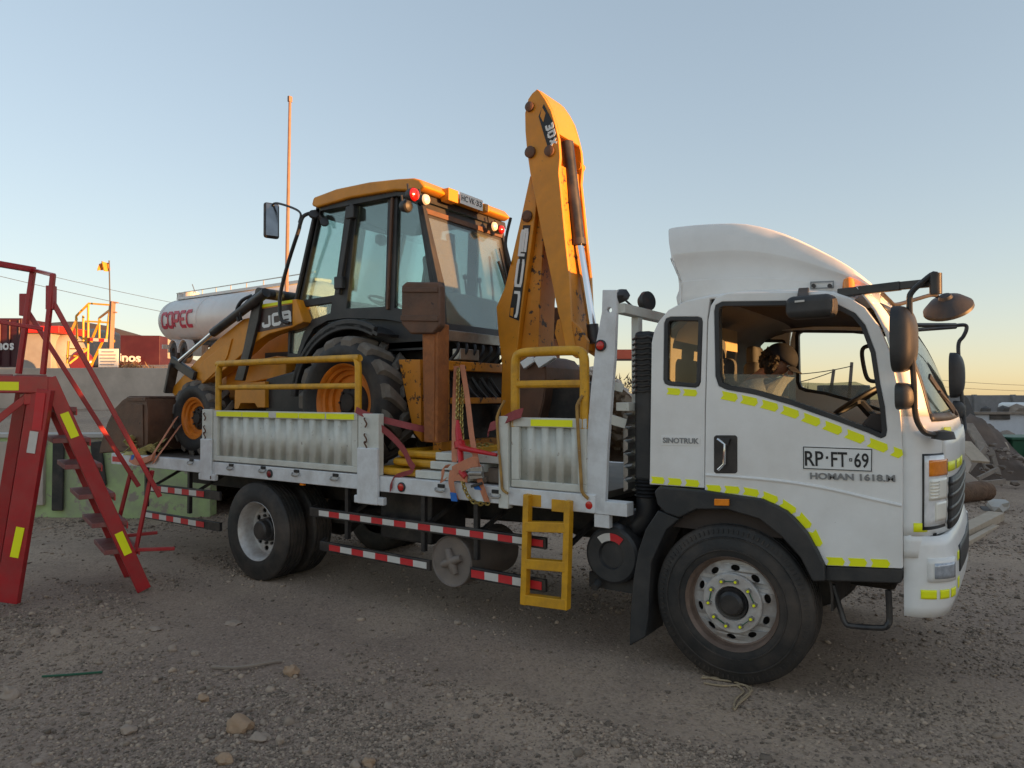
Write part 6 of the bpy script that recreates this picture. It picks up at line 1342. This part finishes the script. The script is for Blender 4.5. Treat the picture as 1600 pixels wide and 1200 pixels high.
# tall thin pole and left wires
b = MB(); b.tube([atD(445, 600, 26), atD(449, 380, 26), atD(453, 158, 26)], [.075, .065, .05], 8); tp_ = b.build('antenna_pole', 'pole'); tag(tp_, 'tall thin pinkish pole rising behind the digger cab', 'pole')
b = MB(); c = atD(453, 155, 26); b.bar(c - V(0, 0, .1), c + V(0, 0, .1), .14, .10); b.build('pole_cap', 'pole', tp_)
def wire(a, c, d0, d1, sag, label):
    p0 = atD(*a, d0); p1 = atD(*c, d1); b = MB(); b.tube([p0.lerp(p1, i / 16) - V(0, 0, sag * 4 * (i / 16) * (1 - i / 16)) for i in range(17)], .016, 5); tag(b.build('power_line', 'blackpaint'), label, 'wire', 'overhead wires')
wire((-80, 412), (420, 515), 40, 60, .3, 'lower overhead wire crossing behind the red stairs'); wire((-80, 392), (420, 500), 46, 64, .3, 'upper overhead wire crossing behind the red stairs')
# tanker truck
tk = empty('tanker_truck', atD(340, 555, 33), 'pale grey fuel tanker with red lettering standing behind the digger arm', 'tanker')
A0 = atD(281, 503, 36.5); A1 = atD(505, 485, 26.5); ax = (A1 - A0); Lk = ax.length; axn = ax.normalized(); axh = axn; rad = 1.08
b = MB(); prof = [(0, -.30), (.35, -.27), (.75, -.16), (.98, -.04), (rad, .06), (rad, Lk), (.9, Lk + .2), (0, Lk + .3)]; b.lathe(prof, A0, axh, 48); tb = b.build('tank', 'tank', tk, ang=50)
for s_ in (.02, .34, .66): b = MB(); b.lathe([(rad, s_ * Lk), (rad + .02, s_ * Lk + .02), (rad + .02, s_ * Lk + .07), (rad, s_ * Lk + .09)], A0, axh, 48); b.build('tank_band', 'tank', tb)
sideN = V(axh.y, -axh.x, 0); sideN = sideN if sideN.dot(-_f0) > 0 else -sideN
b = MB(); b.bar(A0 + V(0, 0, rad + .05) + axh * .5, A0 + V(0, 0, rad + .05) + axh * Lk, .7, .12); b.build('walkway', 'tank', tb)
for s_ in range(9):
    q = A0 + axh * (.6 + s_ * Lk / 9) + V(0, 0, rad + .1) + sideN * .35; b = MB(); b.bar(q, q + V(0, 0, .22), .03, .03); b.build('rail_post', 'steel', tb)
b = MB(); q0 = A0 + axh * .5 + V(0, 0, rad + .32) + sideN * .35; b.bar(q0, q0 + axh * (Lk - .5), .035, .035); b.build('top_rail', 'steel', tb)
for s_ in (.75, 1.5): b = MB(); q = A0 + axh * s_ + V(0, 0, rad); b.cyl(q, q + V(0, 0, .35), .38, .36, 20); b.build('manhole', 'tank', tb)
b = MB(); b.bar(A0 + axh * 2.0 + V(0, 0, rad + .3), A0 + axh * 1.6 + V(0, 0, rad + .75), .03, .03); b.build('vent_pipe', 'steel', tb)
b = MB(); q = A0 - axh * .25 + V(0, 0, .25); b.box(q, (.35, .45, .4), axh); b.cyl(q + V(0, 0, .2), q + V(0, 0, .42), .08); b.build('rear_valve_box', 'steel', tk, bevel=.03)
# lettering wrapped on the near side of the tank
def tank_warp(x, y, z):
    h = y - .45; a = math.asin(max(-1, min(1, h / rad))); return A0 + axh * (x + .55) + (sideN * math.cos(a) + V(0, 0, 1) * math.sin(a)) * (rad + .01 + z)
stroke_text('tank_lettering', 'COPEc', 'letred', tb, A0, axh, V(0, 0, 1), 3.9, .82, .15, .02, .12, warp=tank_warp)
b = MB(); q = A0 + V(0, 0, -rad - .12); b.bar(q + axh * .6, q + axh * Lk, .9, .22); b.build('chassis', 'dark', tk)
b = MB(); q = A0 + V(0, 0, -rad - .25) + axh * .6; b.box(q, (.12, 2.1, .22), axh); b.build('rear_bumper', 'tapewhite', tk)
for s_ in (2.2, 3.5):
    for sd in (1, -1):
        c = A0 + axh * s_ + sideN * sd * .95 + V(0, 0, -rad - .55); b = MB(); b.lathe([(.25, -.14), (.46, -.14), (.5, -.10), (.5, .10), (.46, .14), (.25, .14), (.2, .05), (0, .05)], c, sideN * sd, 28); b.build('wheel', 'rubber', tk)
    c = A0 + axh * s_ + sideN * .95 + V(0, 0, -rad - .55); b = MB(); b.ribbon([c + axh * (.62 * math.cos(R(i * 15))) + V(0, 0, .62 * math.sin(R(i * 15))) for i in range(13)], sideN * .35, .03); b.build('mudguard', 'tank', tk)
b = MB(); b.box(A0 + axh * 5.0 + sideN * .9 + V(0, 0, -rad - .45), (1.0, .3, .5), axh); b.build('side_box', 'steel', tk)
# brush and rubble on the terrace
def rubble(name, m, n, fn, sz, label, cat, kind=None, flat=.7):
    b = MB()
    for i in range(n):
        c, k = fn(i); s_ = rnd(*sz) * k; b.blob(c, (s_ * rnd(.7, 1.3), s_ * rnd(.7, 1.3), s_ * flat), i, .5, 1)
    o = b.build(name, m, kind=kind)
    if label: tag(o, label, cat)
    return o
def bush(px, d, w_, h, label, n=260):
    b = MB(); c0 = P((px - 800) / FPX * d, d); c0.z = terr_z((px - 800) / FPX * d, d)
    for i in range(n):
        a = rnd(0, 2 * math.pi); r_ = w_ * math.sqrt(random.random()); p = c0 + V(math.cos(a) * r_, math.sin(a) * r_, rnd(0, h) * (1 - .6 * r_ / w_)); t = V(rnd(-1, 1), rnd(-1, 1), rnd(.2, 1)).normalized() * rnd(.08, .22); s_ = V(rnd(-1, 1), rnd(-1, 1), 0).normalized() * .025
        b.add([p - s_, p + s_, p + t], [(0, 1, 2)])
    tag(b.build('dry_bush', 'brush'), label, 'bush', 'dry bushes on the terrace edge')
bush(212, 22, .9, .35, 'low dry bush in front of the right maroon container'); bush(192, 20, .5, .3, 'small dry bush next to the notice board'); bush(968, 19.5, .7, .5, 'dry bush on the bank seen behind the headboard')
rubble('bank_rubble', 'concrete', 420, lambda i: (lambda x, d: (P(x, d, max(-.1, terr_z(x, d))), 1))(rnd(1.0, 5.5), rnd(18.4, 26)), (.06, .26), None, None, kind='stuff')
tag(tbox(952, 546, 996, 561, 46, 2.4, 'shipping_container', 'contred'), 'red container visible through the gap behind the truck headboard', 'container')
# ================================================================== BACKGROUND, RIGHT
for a, c, lab in (((1303, 577), (1294, 640), 'leaning timber pole seen through the cab window, the shorter one'), ((1331, 566), (1325, 640), 'taller timber pole seen through the cab window near the grab handle')):
    b = MB(); b.tube([atD(*c, 23.5), atD(*a, 23.5)], [.06, .05], 8); tag(b.build('timber_pole', 'gypole'), lab, 'pole', 'poles behind the cab window')
wire((1200, 585), (1331, 572), 24, 23.4, .1, 'thin overhead wire tied to the taller timber pole'); wire((1180, 603), (1303, 580), 24, 23.4, .15, 'thin overhead wire tied to the shorter timber pole')
wire((1380, 585), (1700, 604), 60, 60, .25, 'upper overhead wire over the far wall on the right'); wire((1380, 596), (1700, 612), 62, 62, .25, 'lower overhead wire over the far wall on the right')
b = MB()
for i in range(120):
    q = P((rnd(1095, 1270) - 800) / FPX * 24, 24.15, 1.98); t = V(rnd(-.12, .12), rnd(-.1, .1), rnd(.12, .5)); s_ = _r * .012; b.add([q - s_, q + s_, q + t], [(0, 1, 2)])
tag(b.build('dry_grass', 'brush', kind='stuff'), 'dry grass tufts growing along the rubble wall', 'grass')
bn = empty('dumpster', atD(1640, 741, 17), 'dark green steel dumpster at the right edge of the yard', 'dumpster')
p0 = atD(1582, 741, 17); p1 = atD(1700, 688, 17); hb_ = 1.0
b = MB(); c = (V(p0.x, p0.y, 0) + V(p1.x, p1.y, 0)) / 2 + _f0 * .6; wb = (p1 - p0).dot(_r)
def trap(z0, z1, w0, w1, d0, d1):
    return [c + _r * (sx * (w0 if z == z0 else w1) / 2) + _f0 * (sy * (d0 if z == z0 else d1) / 2) + V(0, 0, z) for z in (z0, z1) for sx, sy in ((-1, -1), (1, -1), (1, 1), (-1, 1))]
b.add(trap(.02, .80, wb * .9, wb, 1.0, 1.2), [(0, 1, 2, 3), (4, 5, 6, 7), (0, 1, 5, 4), (1, 2, 6, 5), (2, 3, 7, 6), (3, 0, 4, 7)]); b.build('bin_body', 'gbin', bn, bevel=.03)
b = MB(); b.box(c + V(0, 0, .83), (wb + .08, 1.3, .07), _r); b.build('bin_lid', 'gbin', bn, bevel=.02)
for k in (-1, 0, 1): b = MB(); b.box(c - _f0 * .59 + _r * (k * wb * .3) + V(0, 0, .42), (.07, .06, .7), _r); b.build('bin_rib', 'gbin', bn, bevel=.01)
def mound(name, m, c, rx, ry, h, label, cat, seed=0):
    b = MB(); n = 46
    def fn(u, v):
        x = (u - .5) * 2; y = (v - .5) * 2; r2 = min(1, x * x + y * y); p = c + _r * (x * rx) + _f0 * (y * ry)
        return V(p.x, p.y, -.06 + h * (1 - r2) ** 1.2 * (1 + .35 * fb(p.x + seed, p.y, 1.1)) + .10 * fb(p.x, p.y + seed, 3) * (1 - r2))
    b.grid(fn, n, n); return tag(b.build(name, m, ang=60), label, cat)
c = atD(1482, 740, 17.6); c.z = 0; mound('rubble_heap', 'earth', c, 1.75, 2.2, 1.55, 'tall heap of dark earth and rubble rising behind the truck nose', 'rubble heap', 3)
c = atD(1552, 720, 20.5); c.z = 0; mound('rubble_heap', 'earth', c, 1.5, 1.6, .65, 'lower heap of dark earth between the dumpster and the tall heap', 'rubble heap', 9)
b = MB()
for i in range(260):
    a = rnd(0, 6.28); r_ = math.sqrt(random.random()); q = atD(1494, 745, 16.4) + _r * (math.cos(a) * r_ * 1.6) + _f0 * (math.sin(a) * r_ * 2.2); s_ = rnd(.02, .085); q.z = max(0, 1.25 * (1 - r_ * r_)) * (.7 if r_ < .9 else .4) + s_ * .3; b.blob(q, (s_ * rnd(.7, 1.5), s_ * rnd(.7, 1.5), s_ * .7), i, .5, 1)
b.build('rubble_pieces', 'earthrock', kind='stuff')
def board(a, c, d0, d1, wd, th, label, m='wood', up=None, name='scrap_board', group='boards in the scrap heap'):
    b = MB(); p0 = atD(*a, d0); p1 = atD(*c, d1); p0.z = max(p0.z, .02); b.bar(p0, p1, wd, th, up or _f0); return tag(b.build(name, m, bevel=.006), label, 'board', group)
def slab(px, d, th, label, m='concrete', name='concrete_slab', group='broken slabs in the scrap heap', lean=0):
    q = [atD(a, c, d + lean * (765 - c) / 100) for a, c in px]; b = MB(); b.prism([q], _f0 * th); return tag(b.build(name, m, bevel=.012), label, 'slab', group)
slab([(1507, 617), (1513, 622), (1534, 672), (1537, 692), (1520, 690), (1500, 668), (1500, 640)], 16.4, .06, 'tall dark grey sheet leaning up in the scrap heap', 'scrap', 'scrap_sheet', lean=.6)
board((1532, 722), (1503, 690), 13.6, 14.2, .35, .05, 'pale wide board leaning right behind the truck nose', 'plank')
board((1545, 713), (1512, 662), 15.5, 16.2, .22, .05, 'grey board leaning against the tall dark sheet')
board((1555, 708), (1522, 664), 16.0, 16.6, .10, .05, 'narrow grey board beside the tall dark sheet')
board((1583, 738), (1562, 690), 15.8, 16.4, .30, .05, 'pale board leaning beside the green dumpster', 'plank')
board((1578, 733), (1566, 683), 16.6, 17.0, .06, .06, 'thin grey stick standing beside the green dumpster')
slab([(1498, 708), (1512, 714), (1519, 726), (1506, 757), (1496, 760)], 13.2, .12, 'flat grey slab standing upright next to the truck nose', lean=.3)
slab([(1498, 745), (1510, 736), (1533, 754), (1531, 768), (1498, 768)], 12.8, .25, 'thick grey slab lying above the brown log')
b = MB(); p0 = atD(1490, 780, 12.2); p1 = atD(1542, 782, 12.6); p0.z = p1.z = .17; b.tube([p0 + (p1 - p0) * (i / 6) + V(0, 0, rnd(-.015, .015)) for i in range(7)], [.17, .18, .175, .17, .18, .17, .165], 14); tag(b.build('rough_log', 'bark'), 'thick rough brown log lying beside the truck bumper', 'log')
board((1490, 846), (1557, 806), 9.2, 10.5, .20, .12, 'long pale beam lying in front of the brown log', 'plank', (0, 0, 1))
board((1505, 866), (1556, 824), 8.7, 10.0, .08, .08, 'narrow pale plank lying below the long beam', 'plank', (0, 0, 1))
board((1496, 792), (1530, 797), 11.9, 11.9, .16, .06, 'short flat board lying under the brown log', 'wood', (0, 0, 1))
board((1543, 793), (1570, 826), 11.6, 10.7, .22, .05, 'dark sheet strip lying across the end of the long beam', 'scrap', (0, 0, 1))
c = atD(1561, 803, 11.3); c.z = .10; b = MB(); b.blob(c, (.16, .13, .12), 5, .4, 2); tag(b.build('plaster_lump', 'ledge'), 'pale plaster lump at the end of the long beam', 'rubble')
for a, c, d0, d1, wd, lab in (((1512, 735), (1540, 700), 14.2, 15.0, .12, 'grey batten lying across the tall earth heap, nearest the truck'), ((1528, 748), (1558, 733), 13.6, 14.4, .08, 'thin batten lying on the lower slope of the tall earth heap'), ((1545, 735), (1530, 690), 15.0, 15.6, .18, 'weathered board standing up against the tall earth heap'), ((1560, 742), (1548, 700), 15.4, 15.9, .12, 'narrow weathered board standing between the earth heap and the dumpster'), ((1520, 705), (1549, 672), 16.0, 16.8, .07, 'thin pole sticking up from the top of the tall earth heap'), ((1538, 756), (1570, 752), 13.2, 13.6, .10, 'short batten lying flat in front of the earth heap')):
    board(a, c, d0, d1, wd, .045, lab, 'wood')
b = MB()
for i in range(70):
    q = atD(rnd(1524, 1582), 735, rnd(17.0, 19.5)); q.z = 0; hgt = rnd(.1, .75); t = V(rnd(-.6, .6), rnd(-.4, .4), 0); b.bar(q + V(0, 0, rnd(0, .2)), q + t + V(0, 0, hgt), rnd(.03, .25), rnd(.02, .05))
tag(b.build('scrap_heap', 'scrap', kind='stuff'), 'dark tangled heap of scrap sheets left of the green dumpster', 'scrap heap')
for i, (px, m_, lab) in enumerate(((1532, 'scrap', 'dark bundle on the scrap heap in front of the white wall'), (1551, 'blackpaint', 'black drum on the scrap heap by the white wall'), (1573, 'wood', 'grey post end sticking up above the scrap heap'))):
    c = atD(px, 688, 20); b = MB(); b.blob(c, (.25, .22, .32), i, .2, 2); tag(b.build('bundle', m_), lab, 'bundle')
tag(tbox(1587, 629, 1660, 646, 40, 1.6, 'white_car', 'plate', bev=.2), 'small white vehicle roof showing above the white wall at the right edge', 'car')
for px in (1483, 1497, 1541, 1567, 1588):
    c = atD(px, 641, 33 + rnd(0, 5)); b = MB(); b.blob(c, (rnd(.25, .5), .3, rnd(.2, .3)), px, .3, 1); o = b.build('junk_bundle', 'scrap' if px % 2 else 'wood')
    tag(o, {1483: 'dark junk bundle showing over the white wall next to the truck mirror', 1497: 'second dark junk bundle along the white wall from the truck mirror', 1541: 'dark junk bundle over the white wall left of its vent opening', 1567: 'dark junk bundle over the white wall right of its vent opening', 1588: 'grey junk bundle in front of the white vehicle roof'}[px], 'junk', 'junk behind the white wall')
# ================================================================== STONES, TWIGS AND GRAVEL
def on_ground(px, py):
    q = atZ(px, py, 0)
    for k in range(3): q = atZ(px, py, gz(q.x, q.y))
    return q
STN = [(374, 1131, 22, 15, 'tanstone', 'largest round brown stone lying in the gravel'), (455, 1047, 14, 10, 'tanstone', 'smooth tan stone at the end of the grey stick'), (404, 1151, 17, 7, 'stone', 'long flat tan stone touching the largest brown stone'), (437, 1156, 8, 8, 'stone', 'small blue grey stone right of the flat tan stone'),
       (349, 1186, 14, 9, 'tanstone', 'orange tan stone at the bottom edge of the picture'), (318, 1090, 10, 6, 'tanstone', 'small orange stone above the largest brown stone'), (200, 1139, 14, 8, 'stone', 'flat pale grey stone in the left gravel'), (15, 1082, 16, 10, 'stone', 'pale grey stone at the left picture edge'), (270, 1012, 9, 6, 'stone', 'grey stone in the gravel left of the flat chips'),
       (306, 1020, 8, 5, 'stone', 'pale grey stone near the flat chips'), (243, 982, 11, 3.5, 'stone', 'thin flat chip of stone in front of the red stairs'), (364, 973, 13, 3.5, 'stone', 'thin pale flat chip of stone between the stairs and rear wheel'), (607, 1102, 9, 6, 'stone', 'grey stone lying alone in the middle gravel'), (243, 1062, 6, 5, 'stone', 'small pale stone beside the green strip'), (665, 1030, 5, 4, 'stone', 'small grey stone on the bare dirt'), (480, 1174, 8, 6, 'stone', 'grey stone at the bottom of the gravel'), (405, 1104, 5, 4, 'stone', 'small pale pebble above the largest brown stone'),
       (60, 1190, 9, 6, 'stone', 'grey stone in the bottom left corner'), (1200, 1183, 6, 4, 'stone', 'white speckled stone at the bottom under the front wheel'), (715, 972, 6, 4, 'stone', 'grey stone on the dirt under the ladder'), (88, 987, 9, 7, 'stone', 'grey stone behind the loose wire'), (575, 1190, 12, 8, 'tanstone', 'tan stone at the bottom centre'), (556, 1194, 9, 7, 'stone', 'grey brown stone beside the bottom tan stone')]
for i, (px, py, a, h, m_, lab) in enumerate(STN):
    q = on_ground(px, py + h * .7); d = (q - CAM).dot(_f0); s_ = a / FPX * d; hh_ = h / FPX * d
    b = MB(); b.blob(q + V(0, 0, hh_ * .45), (s_, s_ * .75, hh_), i * 3 + 1, .30, 3); tag(b.build('stone', m_), lab, 'stone', 'single stones on the yard')
def twig(pts, r, m, name, lab, cat, n=5):
    q = [on_ground(a, c) + V(0, 0, r * 1.2 + rnd(0, .006)) for a, c in pts]; b = MB(); b.tube(smooth_path(q, n), r, 6); tag(b.build(name, m), lab, cat)
twig([(331, 1046), (365, 1047), (400, 1043), (425, 1038), (440, 1036)], .011, 'wood', 'bent_stick', 'bent grey stick lying in the gravel', 'stick')
twig([(66, 1060), (110, 1057), (160, 1053)], .008, 'gbin', 'green_strip', 'thin grey green strip of plastic lying in the left gravel', 'strip')
twig([(22, 981), (28, 968), (45, 975), (70, 977), (90, 973), (75, 971)], .003, 'wood', 'loose_wire', 'thin loose loop of wire lying in front of the stairs', 'wire')
for k, pts in enumerate((((1098, 1058), (1120, 1064), (1150, 1068)), ((1095, 1062), (1130, 1063), (1160, 1073)), ((1150, 1072), (1162, 1082), (1150, 1095), (1146, 1110)), ((1158, 1072), (1175, 1080), (1160, 1094), (1148, 1112)), ((1100, 1070), (1130, 1074), (1160, 1072)), ((1165, 1074), (1172, 1086), (1153, 1103)))):
    twig(pts, .006, 'fibre', 'palm_fibre', ('long dry palm fibre under the front tyre, nearest the tyre', 'long dry palm fibre under the front tyre, just in front of the nearest', 'curled palm fibre hooking down to the left of the bundle', 'curled palm fibre on the outer right of the bundle', 'straight palm fibre lying furthest left of the bundle', 'short curled palm fibre in the middle of the bundle')[k], 'fibre')
def scatter(name, n, rmin, rmax, mean, m, seed, dens):
    rng = np.random.default_rng(seed); bm = bmesh.new(); bmesh.ops.create_icosphere(bm, subdivisions=1, radius=1); base = np.array([v.co[:] for v in bm.verts]); tri = np.array([[v.index for v in f.verts] for f in bm.faces]); bm.free()
    nv = len(base); pts = []
    while len(pts) < n:
        k = 4000; rr = rmin * (rmax / rmin) ** rng.random(k); th = YAW + math.pi / 2 + (rng.random(k) - .5) * R(104)
        x = CAM.x + rr * np.cos(th); y = CAM.y + rr * np.sin(th)
        for a, c, r_ in zip(x, y, rr):
            if random.random() < dens(a, c): pts.append((a, c, r_))
    pts = pts[:n]; P3 = np.array([(a, c, gz(a, c)) for a, c, r_ in pts]); rr = np.array([p[2] for p in pts])
    sz = mean * np.exp(rng.normal(0, .42, n)) * np.clip(.75 + rr / 14, .8, 1.7)
    shp = 1 + rng.normal(0, .17, (24, nv, 1)); B = base[None] * shp; idx = rng.integers(0, 24, n)
    sc = np.stack([rng.uniform(.7, 1.3, n), rng.uniform(.6, 1.1, n), rng.uniform(.45, .8, n)], 1)
    Q = B[idx] * sc[:, None] * sz[:, None, None]; an = rng.random(n) * 2 * np.pi; ca, sa = np.cos(an)[:, None], np.sin(an)[:, None]
    X = Q[..., 0] * ca - Q[..., 1] * sa; Y = Q[..., 0] * sa + Q[..., 1] * ca; tl = rng.normal(0, .35, (n, 1)); Z = Q[..., 2] + X * tl * .5
    co = np.stack([X + P3[:, 0:1], Y + P3[:, 1:2], Z + P3[:, 2:3] + sz[:, None] * .15], 2).reshape(-1, 3)
    F = (tri[None] + (np.arange(n) * nv)[:, None, None]).reshape(-1, 3)
    me = bpy.data.meshes.new(name); me.vertices.add(len(co)); me.vertices.foreach_set('co', co.ravel()); me.loops.add(F.size); me.loops.foreach_set('vertex_index', F.ravel().astype(np.int32))
    me.polygons.add(len(F)); me.polygons.foreach_set('loop_start', np.arange(0, F.size, 3, dtype=np.int32)); me.update(calc_edges=True); me.validate()
    me.materials.append(M[m]); o = bpy.data.objects.new(name, me); COL.objects.link(o); o['kind'] = 'stuff'; return o
def gdens(x, y):
    v = fb(x + 7, y, .45, 3); t = .45 + v * 1.1
    if x > -2.6 and y < 1 : t -= .30 * min(1, (x + 2.6) / 1.5)
    if -8 < x < 1.2 and -.9 < y < 2.6: t -= .32
    if y < -1.35 and x < .3: t += .38 * min(1, (-1.35 - y) / .5)
    return max(.05, min(1, t - .34 * track(x, y)))
gm_ = mat('grey_brown_gravel', (.285, .215, .16), .9, var=.15, vs=30, island=.55)
M['gravel'] = gm_
scatter('gravel', 125000, 1.8, 15, .0066, 'gravel', 3, gdens)
scatter('pebbles', 4200, 1.9, 24, .0118, 'gravel', 5, gdens)
